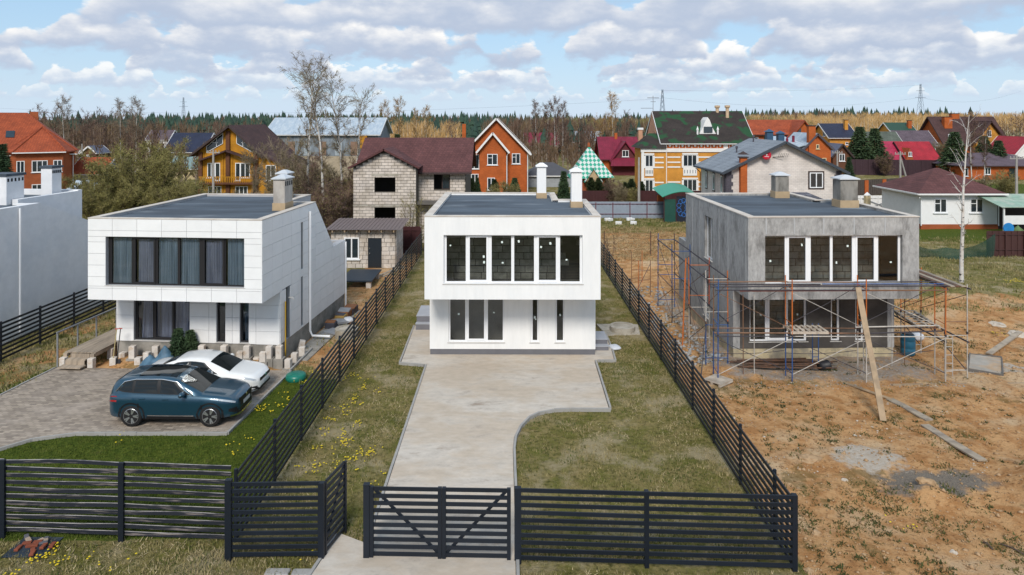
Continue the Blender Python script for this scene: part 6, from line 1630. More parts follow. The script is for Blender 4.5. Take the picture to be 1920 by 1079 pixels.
# 8 ornate ochre house
Y = 100.; k = FPX/Y; X0 = sx(1243, Y); W8 = 13.0
t = house('ornate_house', 'ornate ochre brick mansion with white bands and patchy green shingle roof', X0, Y, W8, 11, 7.2, 11.6, BYEL, RT_GN, axis='x', oh=.45, fascia=WTRIM)
MB().box(-3.3, .3, -.7, 4.5, -.3, 6.3).build('side_wing', BYEL, t)
MB().add([(-3.8, -1.2, 6.3), (.3, -1.2, 6.3), (.3, 2.2, 8.4), (-1.6, 2.2, 8.4), (-3.8, 5, 6.3), (.3, 5, 6.3)], [(0, 1, 2, 3), (0, 3, 4), (3, 2, 5, 4), (1, 5, 2), (0, 4, 5, 1)]).build('wing_roof', RT_GN, t)
for (x, y, w_, z0, z1) in ((.0, -.12, .55, 0, 7.2), (8.9, -.12, .6, 0, 6.8), (-3.32, -.85, .4, 0, 6.2), (12.5, -.12, .5, 0, 6.8)): MB().box(x, x+w_, y, y+.16, z0, z1).build('pilaster', WTRIM, t)
MB().box(.0, W8, -.16, -.003, 5.7, 6.25).build('cornice', WTRIM, t); MB().box(-3.4, .3, -.9, -.702, 5.75, 6.25).build('cornice', WTRIM, t)
fz = MB().box(.6, W8, -.10, -.004, 6.25, 7.0).build('frieze', BOR, t)
for i in range(13): piece('rosette', WTRIM, fz, (1.0+i*.92, -.12, 6.62), (.28, .04, .28), (0, R(45), 0)); piece('divider', WTRIM, fz, (1.46+i*.92, -.115, 6.62), (.06, .03, .7))
for z in (3.4, 4.1, 4.85, -.1, .55, 1.2):
    for (a, b_) in ((.65, 2.55), (5.2, 7.4)): MB().box(a, b_, -.06, -.003, z, z+.2).build('band', WTRIM, t)
    MB().box(-1.35, -.05, -.76, -.702, z, z+.2).build('band', WTRIM, t); MB().box(-2.92, -2.78, -.76, -.702, z, z+.2).build('band', WTRIM, t)
for (u0, u1, off_) in ((2.95, 4.95, 0), (-2.75, -1.6, .7)):
    for z0 in (3.3, -.3):
        z0 = z0 + .3
        bwin(t, 'f', u0, u1, z0, z0+1.7, n=3 if u1-u0 > 1.5 else 2, off=off_+.03, sill=False)
        sr = MB(); sr.box(u0-.22, u0-.01, -off_-.14, -off_-.004, z0-.2, z0+1.6); sr.box(u1+.01, u1+.22, -off_-.14, -off_-.004, z0-.2, z0+1.6); sr.box(u0-.15, u1+.15, -off_-.16, -off_-.004, z0+1.72, z0+1.95); sr.box(u0-.01, u1+.01, -off_-.13, -off_-.004, z0-1.35, z0-.02); sr.build('surround', WTRIM, t)
        for i in range(5): piece('baluster', BARNW, t, (u0+(i+.5)*(u1-u0)/5, -off_-.14, z0-.75), (.10, .03, .5))
d_ = MB(); d_.prism([(5.6, 8.2), (8.2, 8.2), (7.6, 9.3), (7.2, 10.4), (6.9, 10.8), (6.6, 10.4), (6.2, 9.3)], 1.2, 3.6, 'y'); do = d_.build('dormer', WTRIM, t); MB().box(6.3, 7.6, 1.1, 1.19, 8.5, 9.4).build('pane', FGL, do)
for x in (5.4, 8.4): MB().lathe([(.14, 0), (.14, .7), (.2, .75), (0, 1.3)], 8, (x, 1.2, 8.2)).build('pinnacle', WTRIM, do)
for (x, y) in ((9.6, 5.4), (10.8, 4.3)): MB().lathe([(.26, 0), (.26, 1.5), (.42, 1.6), (.42, 1.9), (0, 1.95)], 10, (x, y, 10.7)).build('chimney', mat('chimney_cream', (0.52, 0.38, 0.25), rough=.8), t)
g = MB().prism([(-.35, 0), (1.2, 0), (5.0, 0), (9.5, 6.6), (5.2, 11.0), (.8, 6.9), (-.35, 6.6)], 0, .01, 'x')
gb = MB(); gb.prism([(.5, 6.5), (10.5, 6.5), (5.5, 11.3)], -.5, -.01, 'x'); gb.build('side_gable', mat('pinkish_brick', (0.50, 0.27, 0.17), rough=.9, var=.1), t)
MB().box(-2.9, -2.3, 3.5, 4.2, 6, 8.9).build('turret', mat('pinkish_brick', (0.5, .27, .17)), t); MB().box(-3.0, -2.2, 3.4, 4.3, 8.9, 9.2).build('turret_cap', WTRIM, t)
am_ = MB(); am_.tube([(-.3, 5.4, 11.2), (-.3, 5.4, 14.1)], .05, 5); am_.tube([(-1.2, 5.4, 13.8), (.6, 5.4, 13.8)], .05, 4); am_.tube([(-.7, 5.4, 13.2), (.1, 5.4, 13.2)], .04, 4); am_.tube([(-2.2, 5.4, 12.2), (-.3, 5.4, 12.2)], .04, 4); am_.build('aerial', GREYM, t)

# 9 pale brick house with grey roof
Y = 62.; X0 = sx(1362, Y); W9 = sx(1576, Y)-X0
QU = mat('dark_quoins', (0.075, 0.068, 0.085), rough=.85, var=.12)
t = house('pale_brick_house', 'pale brick gabled house with grey metal roof, dark corners and a brick chimney', X0, Y, W9, 8.2, 5.75, 8.30, BWHT, RT_GY, axis='y', oh=.55, fascia=mat('slate_fascia', (0.045, 0.055, 0.07), rough=.5),
    wins=[('f', 7.55, 8.75, 4.2, 5.6, 2, None, 0, DBRN), ('l', 1.1, 1.65, 3.6, 5.2, 1, None, 0, DBRN), ('l', 3.5, 4.05, 3.6, 5.2, 1, None, 0, DBRN), ('l', 6.0, 6.55, 3.6, 5.2, 1, None, 0, DBRN)])
for x0 in (-.05, W9-.45):
    for i in range(17): piece('quoin', QU, t, (x0+.27+(.06 if i % 2 else -.02)*(1 if x0 < 1 else -1), -.03, .15+i*.34), (.62 if i % 2 else .48, .10, .325))
for i in range(17): piece('quoin', QU, t, (-.03, .32, .15+i*.34), (.10, .6, .325))
c = MB().box(1.15, 1.75, -.42, -.003, -.2, 6.95).build('chimney', BOR, t); MB().box(1.05, 1.85, -.52, .1, 6.95, 7.05).build('cap', DBRN, c); MB().add([(1.0, -.55, 7.25), (1.9, -.55, 7.25), (1.9, .12, 7.25), (1.0, .12, 7.25), (1.45, -.2, 7.55)], [(0, 1, 4), (1, 2, 4), (2, 3, 4), (3, 0, 4), (3, 2, 1, 0)]).build('cowl', DBRN, c)
MB().box(-.06, .0, .6, 8.2, -.2, 2.0).build('plinth', QU, t)
MB().tube([(-.55, 8.2, 5.4), (-.1, 8.15, 5.0), (-.1, 8.15, 0)], .05, 6).build('downpipe', DBRN, t)
for (x, y, z) in ((2.6, 5.0, 7.05), (4.6, 6.0, 8.1)): MB().lathe([(.07, 0), (.07, .5), (.13, .52), (.11, .75), (0, .76)], 10, (x, y, z)).build('roof_vent', QU, t)
# satellite dish with its emblem
dx, dz_ = sx(1434, Y)-X0, sz(291, Y)
ds = thing('satellite_dish', 'round red satellite dish with white emblem on the pale brick gable', 'satellite dish', (X0+dx, Y-.45, dz_))
DRED = mat('dish_red', (0.50, 0.012, 0.035), rough=.4, var=.04)
MB().lathe([(.0, .03), (.2, .01), (.40, -.05), (.41, -.03), (.2, .04), (0, .06)], 28, (0, 0, 0), 'y').build('reflector', DRED, ds, smooth=True)
em = MB(); em.add([(-.06, -.02, .02), (.0, -.02, -.03), (.06, -.02, .02), (.07, -.02, .12), (.025, -.02, .07), (0, -.02, .16), (-.025, -.02, .07), (-.07, -.02, .12)], [(0, 1, 2, 3, 4, 5, 6, 7)]); em.box(-.2, .2, -.022, -.018, -.13, -.09); em.build('emblem', WTRIM, ds)
ar = MB(); ar.tube([(0, .05, -.1), (0, .42, -.15)], .03, 6); ar.tube([(0, -.05, -.38), (0, -.45, -.2)], .018, 5); ar.build('bracket', GREYM, ds)
an = thing('aerial', 'bent dark television aerial beside the red dish', 'aerial', (X0+dx+1.3, Y-.35, dz_+.05))
q = MB(); q.tube([(-.6, .3, -.25), (.3, .0, -.2)], .03, 5)
for i in range(6): q.tube([(-.2+i*.16, 0, -.22), (-.1+i*.16, -.05, .18-.04*(i % 3))], .014, 4)
q.build('rods', BLADE, an)
# low hip roof in front of it
t = house('garage', 'low outbuilding with patterned grey shingle hip roof behind the grey house', sx(1402, 52), 50.0, 7.6, 5.5, 3.4, 4.75, BWHT, tile_mat('patterned_shingles', (0.13, 0.13, 0.155), (0.07, 0.07, 0.085), .5, .3, .03, .9), kind='hip', oh=.4, cat='outbuilding')

# 10 small white house
Y = 64.6; X0 = sx(1727, Y); W10 = sx(1870, Y)-X0
t = house('white_cottage', 'small white cottage with brown hip roof and brick plinth beside the lawn', X0, Y, W10, 6.8, 3.72, 5.55, mat('white_stucco', (0.76, 0.76, 0.76), rough=.85, var=.04, bump=.15, bscale=30), RT_BR, kind='hip', oh=.6, fascia=WTRIM, base=(.52, BRED),
    wins=[('f', 1.22, 2.42, 1.62, 2.95, 2, None, 1), ('f', 4.62, 5.85, 1.62, 2.95, 2, None, 1)])
MB().tube([(-.4, -.45, 3.1), (-.05, -.1, 2.8), (-.05, -.1, .4)], .05, 6).build('downpipe', PVC, t); MB().tube([(W10+.5, -.5, 3.1), (W10+.05, -.1, 2.6), (W10+.05, -.1, .4)], .05, 6).build('downpipe', PVC, t)
q = thing('green_shed', 'open shed with pale green sheet roof at the picture edge beside the cottage', 'shed', (sx(1876, 62), 62.0, 0))
MB().slab([(-.3, -.6, 2.5), (5.5, -.6, 2.5), (5.5, 3.0, 3.3), (-.3, 3.0, 3.3)], .06).build('roof', mat('pale_green_sheet', (0.24, 0.36, 0.28), rough=.6, var=.15, col2=(0.34, 0.40, 0.33), scale=1.0), q)
for x in (.0, 2.6, 5.2):
    for y in (-.4, 2.8): MB().box(x, x+.12, y, y+.12, -.1, 2.5 if y < 0 else 3.2).build('post', WTRIM, q)
MB().box(.1, 5.2, -.35, -.28, .9, 1.7).build('parapet', WTRIM, q); MB().box(.1, 5.2, 2.7, 2.78, 0, 3.1).build('back_wall', DBRN, q)
MB().lathe([(.46, -.06), (.48, 0), (.46, .06), (0, .07)], 24, (0, 0, 0), 'y').build('round_tub', mat('bright_blue', (0.02, 0.20, 0.50), rough=.4), None, smooth=False, loc=(sx(1891, 60.5), 60.5, .75), label='bright blue round tub standing on edge by the green shed', cat='tub')
cloth_heap('net_heap', 'heap under green netting beside the blue tub', sx(1909, 60.8), 60.8, 1.6, 1.4, 1.0, mat('green_net_cloth', (0.10, 0.16, 0.06), rough=.9, var=.25), [(0, 0, 1, 1.1)], n=14, seed=7)['category'] = 'heap'

# block shed beside the panelled house
Y = 47.8; sh = thing('block_shed', 'small block shed with dark door and corrugated brown roof', 'shed', (sx(620, Y), Y, 0))
Ws = sx(741, Y)-sx(620, Y); MB().box(0, Ws, .05, 3.2, -.1, 2.62).build('wall', MORT, sh)
SHB = mat('shed_block', (0.58, 0.53, 0.485), col2=(0.46, 0.40, 0.34), scale=1.6, rough=.95, var=.1, rand=.13, bump=.25, bscale=12)
dw = (2.62, 3.56, 0.05, 2.1); wn = (.95, 2.0, .65, 2.15)
z = 0.0; r_ = 0
while z < 2.55:
    x = -(.28 if r_ % 2 else 0)
    while x < Ws:
        bw_ = rnd.choice([.58, .58, .5, .34]); a, b_ = max(x, 0), min(x+bw_, Ws); zc = z+.15
        segs = [(a, b_)]
        for h in (dw, wn):
            if h[2]-.12 < zc < h[3]+.1:
                ns = []
                for (p, q) in segs:
                    if q <= h[0] or p >= h[1]: ns.append((p, q)); continue
                    if p < h[0]: ns.append((p, h[0]))
                    if q > h[1]: ns.append((h[1], q))
                segs = ns
        for (p, q) in segs:
            if q-p > .07: piece('block', SHB, sh, ((p+q)/2, .03, zc), (q-p-.03, .08, .275))
        x += bw_
    y_ = .1
    while y_ < 3.1: piece('block', SHB, sh, (Ws+.02, min(y_+.28, 2.9), zc), (.06, .53, .275)); y_ += .56
    z += .30; r_ += 1
do = MB().box(dw[0]+.02, dw[1]-.02, -.04, .02, .1, 2.1).build('door', mat('dark_steel_door', (0.014, 0.020, 0.028), rough=.45, var=.06), sh)
MB().box(dw[0]+.08, dw[0]+.16, -.10, -.04, 1.0, 1.1).build('handle', CHROME, do); MB().box(dw[0]+.08, dw[0]+.14, -.06, -.04, 1.35, 1.45).build('lock', CHROME, do)
bwin(sh, 'f', wn[0], wn[1], wn[2], wn[3], n=2, w=Ws)
rf = MB(); n = 40
for i in range(n):
    x0_, x1_ = -.3+(Ws+.8)*i/n, -.3+(Ws+.8)*(i+1)/n; dz = .03 if i % 2 else 0
    rf.add([(x0_, -.55, 2.75+dz), (x1_, -.55, 2.75+dz), (x1_, 3.5, 2.98+dz), (x0_, 3.5, 2.98+dz)], [(0, 1, 2, 3)])
    rf.add([(x1_, -.55, 2.75+dz), (x1_, 3.5, 2.98+dz), (x1_, 3.5, 2.98+.03-dz), (x1_, -.55, 2.75+.03-dz)], [(0, 1, 2, 3)])
rf.build('roof', mat('brown_corrugated', (0.16, 0.125, 0.12), rough=.6, var=.12), sh)
for i in range(6): MB().box(.2+i*.85, .28+i*.85, -.5, 3.3, 2.58, 2.72).build('rafter', WOODT, sh)
# dark gate / fence bits behind the plots
MAR = mat('maroon_sheet', (0.050, 0.014, 0.016), rough=.5, var=.12)
def sheet_fence(name, label, a, b, h, m, pm=None, n=6, post_w=.08, rails=True, rib=.2, zb=0.0, front=1):
    """corrugated sheet fence: sheets, posts and rails are parts"""
    L = math.hypot(b[0]-a[0], b[1]-a[1]); t = thing(name, label, 'fence', (a[0], a[1], gz(*a)), math.atan2(b[1]-a[1], b[0]-a[0]))
    for s in range(n):
        mb = MB(); u0, u1 = L*s/n, L*(s+1)/n; k_ = max(2, int((u1-u0)/rib)); pr = None
        for i in range(k_):
            p, q = u0+(u1-u0)*i/k_, u0+(u1-u0)*(i+1)/k_; o1 = .035 if i % 2 else 0
            mb.add([(p, o1, zb), (q, o1, zb), (q, o1, h), (p, o1, h)], [(0, 1, 2, 3)])
            mb.add([(q, 0, zb), (q, .035, zb), (q, .035, h), (q, 0, h)], [(0, 1, 2, 3)])
        mb.build('sheet', m, t)
    for s in range(n+1): piece('post', pm or m, t, (L*s/n, -.05*front, (h-.05)/2-.1), (post_w, .06, h+.1))
    if rails:
        for z in (h*.27, h*.86): piece('rail', pm or m, t, (L/2, -.03*front, z), (L, .035, .06))
    return t
sheet_fence('sheet_fence', 'dark maroon sheet gate behind the block shed', (sx(752, 53), 53.0), (-6.9, 53.0), 2.1, MAR, n=2)
sheet_fence('sheet_fence', 'grey corrugated fence with maroon posts behind the bare plot', (sx(1085, 72), 72.0), (sx(1245, 72), 72.0), 1.78, mat('grey_corrugated', (0.26, 0.30, 0.36), rough=.5, var=.06), mat('maroon_post', (0.13, 0.03, 0.045), rough=.5), n=5)
sheet_fence('sheet_fence', 'dark maroon fence before the ornate ochre house', (sx(1075, 82), 82.0), (sx(1325, 82), 82.0), 1.9, MAR, n=8, rails=False)
sheet_fence('sheet_fence', 'dark maroon fence behind the roof of the white house', (sx(870, 80), 80.0), (sx(1075, 80), 80.4), 1.7, MAR, n=6, rails=False)
sheet_fence('sheet_fence', 'dark brown sheet fence at the picture edge behind the lone birch', (sx(1850, 50.7), 50.7), (sx(1990, 50.7), 50.7), 1.9, mat('brown_sheet', (0.060, 0.026, 0.024), rough=.5, var=.1), n=4)
sheet_fence('sheet_fence', 'long dark plum fence below the red-roofed houses', (sx(1580, 128), 128.0), (sx(1830, 124), 124.0), 2.9, mat('plum_sheet', (0.040, 0.018, 0.026), rough=.6, var=.15), n=10, rails=False)
sheet_fence('sheet_fence', 'dark fence with orange brick piers beyond the pale brick house', (sx(1590, 92), 92.0), (sx(1690, 96), 96.0), 2.2, mat('grey_brown_sheet', (0.075, 0.06, 0.052), rough=.7, var=.2), BOR, n=3, post_w=.7, rails=False)
t = sheet_fence('gate_fence', 'white sheet gate with crossed rails next to the white cottage', (sx(1580, 76), 76.0), (sx(1680, 76), 76.0), 2.0, WTRIM, n=3)
for a_, b_ in (((2.2, .3), (5.8, 1.7)), ((2.2, 1.7), (5.8, .3))): MB().bar((a_[0], -.08, a_[1]), (b_[0], -.08, b_[1]), .04, .08).build('cross_rail', GREYM, t)
t = thing('brick_pier', 'orange brick gate pier with white cap beside the white sheet gate', 'pier', (sx(1626, 74), 74.0, 0)); MB().box(-.25, .25, -.25, .25, -.1, 2.1).build('shaft', PLY, t); MB().lathe([(.36, 2.1), (.36, 2.2), (0, 2.5)], 4, (0, 0, 0)).build('cap', WTRIM, t)
t = thing('brick_pier', 'orange brick pier at the end of the grey corrugated fence', 'pier', (sx(1238, 74), 74.0, 0)); MB().box(-.3, .3, -.3, .3, -.1, 2.2).build('shaft', BOR, t); MB().lathe([(.42, 2.2), (.42, 2.28), (0, 2.5)], 4, (0, 0, 0)).build('cap', QU, t)
# green arched canopy
t = thing('green_canopy', 'green canopy with arched roof and blue painted panel behind the grey house', 'canopy', (sx(1245, 69), 69.0, 0))
Wc = sx(1292, 69)-sx(1245, 69); cv = MB(); n = 12
for i in range(n):
    u0, u1 = i/n, (i+1)/n; z = lambda u: 2.3+.85*math.sin(math.pi*(.12+.62*u))
    cv.slab([(u0*3.4-.3, -.6, z(u0)), (u1*3.4-.3, -.6, z(u1)), (u1*3.4-.3, 4.2, z(u1)+.4), (u0*3.4-.3, 4.2, z(u0)+.4)], .05)
cv.build('roof', mat('green_polycarbonate', (0.01, 0.26, 0.155), rough=.35, var=.05), t)
MB().box(0, 1.2, 0, .06, -.1, 2.3).build('panel', mat('dark_green_sheet', (0.012, 0.07, 0.055), rough=.6, var=.1), t)
p_ = MB().box(1.25, 3.2, 0, .06, -.1, 2.6).build('painted_panel', mat('navy_panel', (0.012, 0.016, 0.03), rough=.6), t)
BLP = mat('blue_paint', (0.04, 0.17, 0.50), rough=.6)
for i in range(9):
    a = i*.7; x_, z_ = 1.9+.42*math.cos(a), 1.45+.72*math.sin(a); pts = [(x_+.22*math.cos(b_*.7), -.02, z_+.22*math.sin(b_*.7)) for b_ in range(10)]
    MB().tube(pts, .03, 4).build('scroll', BLP, p_)
for x in (0, 1.22, 3.2): MB().box(x-.04, x+.04, -.06, 0, -.1, 2.6).build('post', MAR, t)
# white foam blocks in the grass by the corrugated fence
for px, py, lab in ((1139, 414, 'white block pair nearest the white house, by the corrugated fence'), (1160, 421, 'single white block lying in the grass before the corrugated fence'), (1180, 413, 'two white blocks stacked by the corrugated fence'), (1188, 421, 'white block nearest the green canopy in the grass')):
    x, y = gp(px, py); t = thing('building_block', lab, 'block', (x, y, gz(x, y)), rnd.uniform(-.5, .5)); MB().cbox(-.3, .3, -.15, .15, 0, .3, .015).build('block', WTRIM, t)
    if 'pair' in lab or 'stacked' in lab: piece('block', WTRIM, t, (.25, -.2, .14), (.5, .25, .25), (0, 0, .4))

# 12.. houses in the far quarter
house('orange_bungalow', 'low orange brick house with purple-grey hip roof at the picture edge', sx(1803, 118), 118, 15, 9, 2.6, 4.4, BOR, RT_PU, kind='hip', oh=.6, fascia=DBRN, wins=[('f', .5, 1.1, .6, 2.0, 1), ('f', 4.0, 5.0, .9, 2.1, 2), ('f', 8.2, 9.2, 0, 2.0, 1, DBRN)])
t = house('pink_roof_house', 'low house under a pinkish red metal roof', sx(1622, 140), 140, 8.2, 8, 2.3, 5.6, BRED, RT_PK, axis='x', oh=.7, fascia=DBRN, wins=[('f', .6, 4.6, .9, 2.0, 5)])
t = house('red_roof_house', 'house with bright red metal roof and a small dormer', sx(1703, 139), 139, 6.0, 8, 2.2, 5.6, BRED, RT_RD, axis='x', oh=.7, fascia=DBRN)
MB().prism([(-.6, 2.2), (.9, 2.2), (.15, 4.6)], -.3, 3, 'y').build('dormer', BRED, t); bwin(t, 'f', -.15, .55, 2.9, 3.8, n=2, off=.3)
house('navy_roof_house', 'ochre house with dark navy metal roof and tall chimney', sx(1556, 150), 150, 5.7, 9, 6.5, 9.3, BYEL, RT_NV, axis='x', oh=.5, fascia=WTRIM, chim=[(4.4, 2.2, .7, .7, 8, 10.2, BYEL)], wins=[('l', 2.0, 3.2, 6.6, 7.8, 2), ('l', 2.0, 3.2, 3.2, 4.8, 2), ('l', 5.5, 6.7, 3.2, 4.8, 2), ('f', 3.4, 4.0, 4.8, 5.4, 1)])
t = house('long_orange_house', 'long brick house with orange tiled roof and open gable porch', sx(1392, 125), 125, 12.5, 8, 7.8, 10.2, BOR, RT_OR, axis='x', oh=.5, fascia=DBRN, wins=[('f', 2.2, 2.9, 6.3, 7.2, 1), ('f', 5.2, 5.9, 6.3, 7.2, 1)])
MB().prism([(8.2, 0), (12.6, 0), (12.6, 7.4), (10.4, 10.0), (8.2, 7.4)], -2.0, -.01, 'y').build('gable', BOR, t)
for e in (7.8, 13.0): MB().slab([(e, -2.5, 7.1), (10.4, -2.5, 10.25), (10.4, 3, 10.25), (e, .5, 7.1)], .15).build('gable_roof', RT_OR, t)
MB().add([(8.7, -2.03, 6.2), (9.9, -2.03, 6.2), (9.9, -2.03, 8.9), (8.7, -2.03, 7.6)], [(0, 1, 2, 3)]).build('attic_window', FGL, t); MB().add([(10.9, -2.03, 6.2), (12.1, -2.03, 6.2), (12.1, -2.03, 7.6), (10.9, -2.03, 8.9)], [(0, 1, 2, 3)]).build('attic_window', FGL, t)
t = house('brick_gable_house', 'orange brick gable with pale blue roof and tall brick chimney', sx(1508, 90), 90, 3.5, 7, 6.7, 8.5, BOR, RT_BG, axis='y', oh=.3, fascia=QU, apex=.48, chim=[(.5, -.25, .9, .7, 4, 9.6, BOR)], wins=[('f', 2.35, 2.9, 4.0, 5.4, 1, PLY), ('f', 1.55, 1.95, 6.6, 7.2, 1, PLY)])
MB().slab([(-2.8, -.3, 6.4), (.1, -.3, 7.2), (.1, 7, 8.1), (-2.0, 7, 8.1)], .12).build('lean_to_roof', RT_BG, t); MB().prism([(-2.4, -.2), (0, -.2), (0, 6.6), (-2.4, 6.2)], 0, 6, 'y').build('lean_to', BOR, t)
for x in (-.75, .1): MB().lathe([(.18, 5.5), (.18, 8.2 + x*.5), (0, 8.3)], 8, (x-.5, 2.5, 0)).build('flue', RT_MR, t)
for k_, px in enumerate((1442, 1463)):
    t = thing('roof_vent', 'squat blue roof ventilator behind the grey metal roof, ' + ('taller one' if k_ == 0 else 'shorter one nearer the brick gable'), 'ventilator', (sx(px, 80), 80., 0)); MB().box(-.35, .35, -.35, .35, -.1, 8.9-.2*k_).build('duct', mat('blue_duct', (0.03, 0.08, 0.15), rough=.5, var=.1), t); MB().add([(-.5, -.5, 8.9-.2*k_), (.5, -.5, 8.9-.2*k_), (.5, .5, 8.9-.2*k_), (-.5, .5, 8.9-.2*k_), (0, 0, 9.25-.2*k_)], [(0, 1, 4), (1, 2, 4), (2, 3, 4), (3, 0, 4), (3, 2, 1, 0)]).build('cowl', mat('blue_duct', (0, 0, 0)), t)
house('dark_cottage', 'small dark timber cottage with slate-blue roof beside the brick gable', sx(1562, 112), 112, 2.9, 5, 4.6, 6.3, BRWN, mat('slate_blue_roof', (0.10, 0.11, 0.16), rough=.6, var=.1), axis='y', oh=.4, fascia=DBRN, wins=[('f', 1.0, 1.9, 3.6, 4.8, 2)])
house('old_green_house', 'house with weathered grey-green roof and pale green gable', sx(1640, 165), 165, 6.6, 8, 3.9, 7.2, mat('mint_boards', (0.28, 0.46, 0.34), rough=.8), RT_OG, axis='x', oh=.7, wins=[('f', 5.0, 5.8, 2.6, 3.6, 2)])
house('purple_roof_house', 'white house with plum-grey roof beyond the red roofs', sx(1690, 168), 168, 8.5, 8, 4.2, 7.4, WTRIM, RT_PU, axis='x', oh=.5, wins=[('l', 3, 4.5, 4.4, 5.8, 2), ('f', 1, 2, 2.2, 3.4, 2)])
house('green_gable_house', 'orange brick house with dark green roof far behind the red roofs', sx(1676, 190), 190, 6.5, 9, 6.2, 9.2, BYEL, mat('dark_green_metal', (0.02, 0.06, 0.04), rough=.6, var=.1), axis='x', oh=.5, chim=[(5.2, 2, 1.0, .8, 7, 9.9, BOR)])
t = house('mansion', 'large orange brick mansion with dark plum roof and brick chimneys', sx(1772, 172), 172, 15.5, 12, 4.6, 10.9, BOR, RT_DB, axis='x', oh=.8, fascia=DBRN, chim=[(1.8, 3.0, 2.0, 1.2, 8, 10.9, BOR), (5.2, 5.4, 2.0, 1.2, 10, 11.8, BOR)], wins=[('f', 1, 2, .8, 2.4, 2), ('f', 4, 5, .8, 2.4, 2), ('f', 6.6, 7.6, .8, 2.4, 2)])
MB().prism([(6.5, 0), (13.5, 0), (13.5, 4.6), (9.8, 9.6), (6.5, 5.2)], -2.0, -.01, 'y').build('gable', BYEL, t)
for a_, b_ in (((5.8, 4.6), (9.8, 10.0)), ((14.4, 4.2), (9.8, 10.0))): MB().slab([(a_[0], -2.8, a_[1]), (b_[0], -2.8, b_[1]), (b_[0], 5, b_[1]), (a_[0], 1, a_[1])], .2).build('gable_roof', RT_DB, t)
bwin(t, 'f', 9.2, 10.2, 6.0, 7.6, n=2, off=2.0); bwin(t, 'f', 1.4, 3.0, 5.2, 6.6, n=3, off=-1.0)
house('white_gable_house', 'white gable with red roof at the very picture edge behind the bungalow', sx(1905, 135), 135, 5, 8, 3.9, 6.8, WTRIM, RT_RD, axis='y', oh=.5, wins=[('f', 1.6, 2.6, 3.2, 4.4, 1)])
# far left cluster
house('slate_roof_house', 'yellow house with dark slate roof beyond the big willow', sx(312, 140), 140, 7.2, 9, 4.0, 7.4, PLY, RT_NV, axis='x', oh=.6, wins=[('f', 1, 2, 1.6, 3.0, 2), ('f', 3, 4, 1.6, 3.0, 2)])
house('small_hut', 'small brick hut with slate-blue roof behind the red brick house', sx(154, 128), 128, 2.6, 4, 4.2, 5.3, BRWN, mat('slate_blue_roof', (0, 0, 0)), axis='y', oh=.3, wins=[('f', .8, 1.4, 2.6, 3.8, 2)])
t = house('terracotta_annex', 'low annex with terracotta tiled roof beside the red brick house', sx(133, 100), 100, 4.4, 6, 2.6, 4.6, mat('grey_wall', (0.30, 0.32, 0.34), rough=.8), RT_OR, axis='x', oh=.4)
house('blue_roof_shed', 'shed with blue-grey roof beside the big willow', sx(128, 88), 88, 4.4, 4, 1.2, 2.3, DBRN, RT_BG, axis='x', oh=.3, cat='shed')
house('pink_roof_hut', 'hut with pinkish roof behind the ochre chalet', sx(374, 150), 150, 3.4, 6, 4.6, 6.6, PLY, RT_PK, axis='x', oh=.4)
house('white_block_house', 'white two-part house far behind the willow', sx(275, 175), 175, 5.5, 6, 5.2, 7.4, WTRIM, RT_PU, axis='x', oh=.3, wins=[('f', 1, 1.8, 3, 4.2, 2), ('f', 3, 3.8, 3, 4.2, 2)])
house('teal_roof_house', 'pale house with grey-teal roof beside the slate-roofed one', sx(318, 118), 118, 5.0, 6, 2.0, 3.8, PLY, mat('teal_grey_roof', (0.17, 0.25, 0.25), rough=.7, var=.15), axis='x', oh=.4)
house('grey_barn', 'grey shed with dark roof between the orange brick house and summer house', sx(985, 105), 105, 7.5, 6, 1.9, 3.6, mat('grey_wall', (0, 0, 0)), mat('dark_slate', (0.07, 0.07, 0.08), rough=.7, var=.1), kind='hip', oh=.3, cat='shed')
house('far_red_house', 'brick house with dull red roof deep in the birch wood', sx(985, 190), 190, 9, 8, 3.2, 6.4, BRWN, RT_MR, axis='x', oh=.4)
house('far_grey_house', 'grey house with silvery roof deep in the birch wood', sx(1076, 200), 200, 8, 8, 3.0, 6.6, mat('grey_wall', (0, 0, 0)), RT_BG, axis='x', oh=.4)
# poles and pylons
POLEC = mat('pole_concrete', (0.33, 0.31, 0.29), rough=.9, var=.15)
def upole(px, Y, py_top, label, strut=False, arms=True):
    x = sx(px, Y); h = sz(py_top, Y); t = thing('utility_pole', label, 'utility pole', (x, Y, gz(x, Y)))
    MB().tube([(0, 0, -.2), (0, 0, h)], [.17, .11], 6).build('shaft', POLEC, t)
    if strut: MB().tube([(1.6, .3, -.2), (.05, 0, h*.85)], [.14, .1], 6).build('strut', POLEC, t)
    if arms:
        m = MB(); m.bar((-.8, 0, h-.4), (.8, 0, h-.4), .1)
        for a in (-.7, -.3, .3, .7): m.lathe([(.05, 0), (.08, .1), (.05, .22), (0, .24)], 6, (a, 0, h-.35))
        m.build('crossarm', POLEC, t)
    return (x, Y, h)
upole(400, 84, 279, 'grey utility pole in front of the ochre chalet'); upole(1198, 78, 294, 'plain concrete pole beside the ornate ochre house', arms=False)
upole(1688, 100, 283, 'strutted utility pole behind the white cottage', strut=True); upole(1906, 80, 290, 'thick utility pole at the picture edge by the bungalow'); upole(1570, 104, 281, 'utility pole before the dark timber cottage'); upole(154, 120, 269, 'concrete pole beside the small brick hut', arms=False)
PYL = mat('pylon_steel', (0.22, 0.27, 0.33), rough=.6, var=.05)
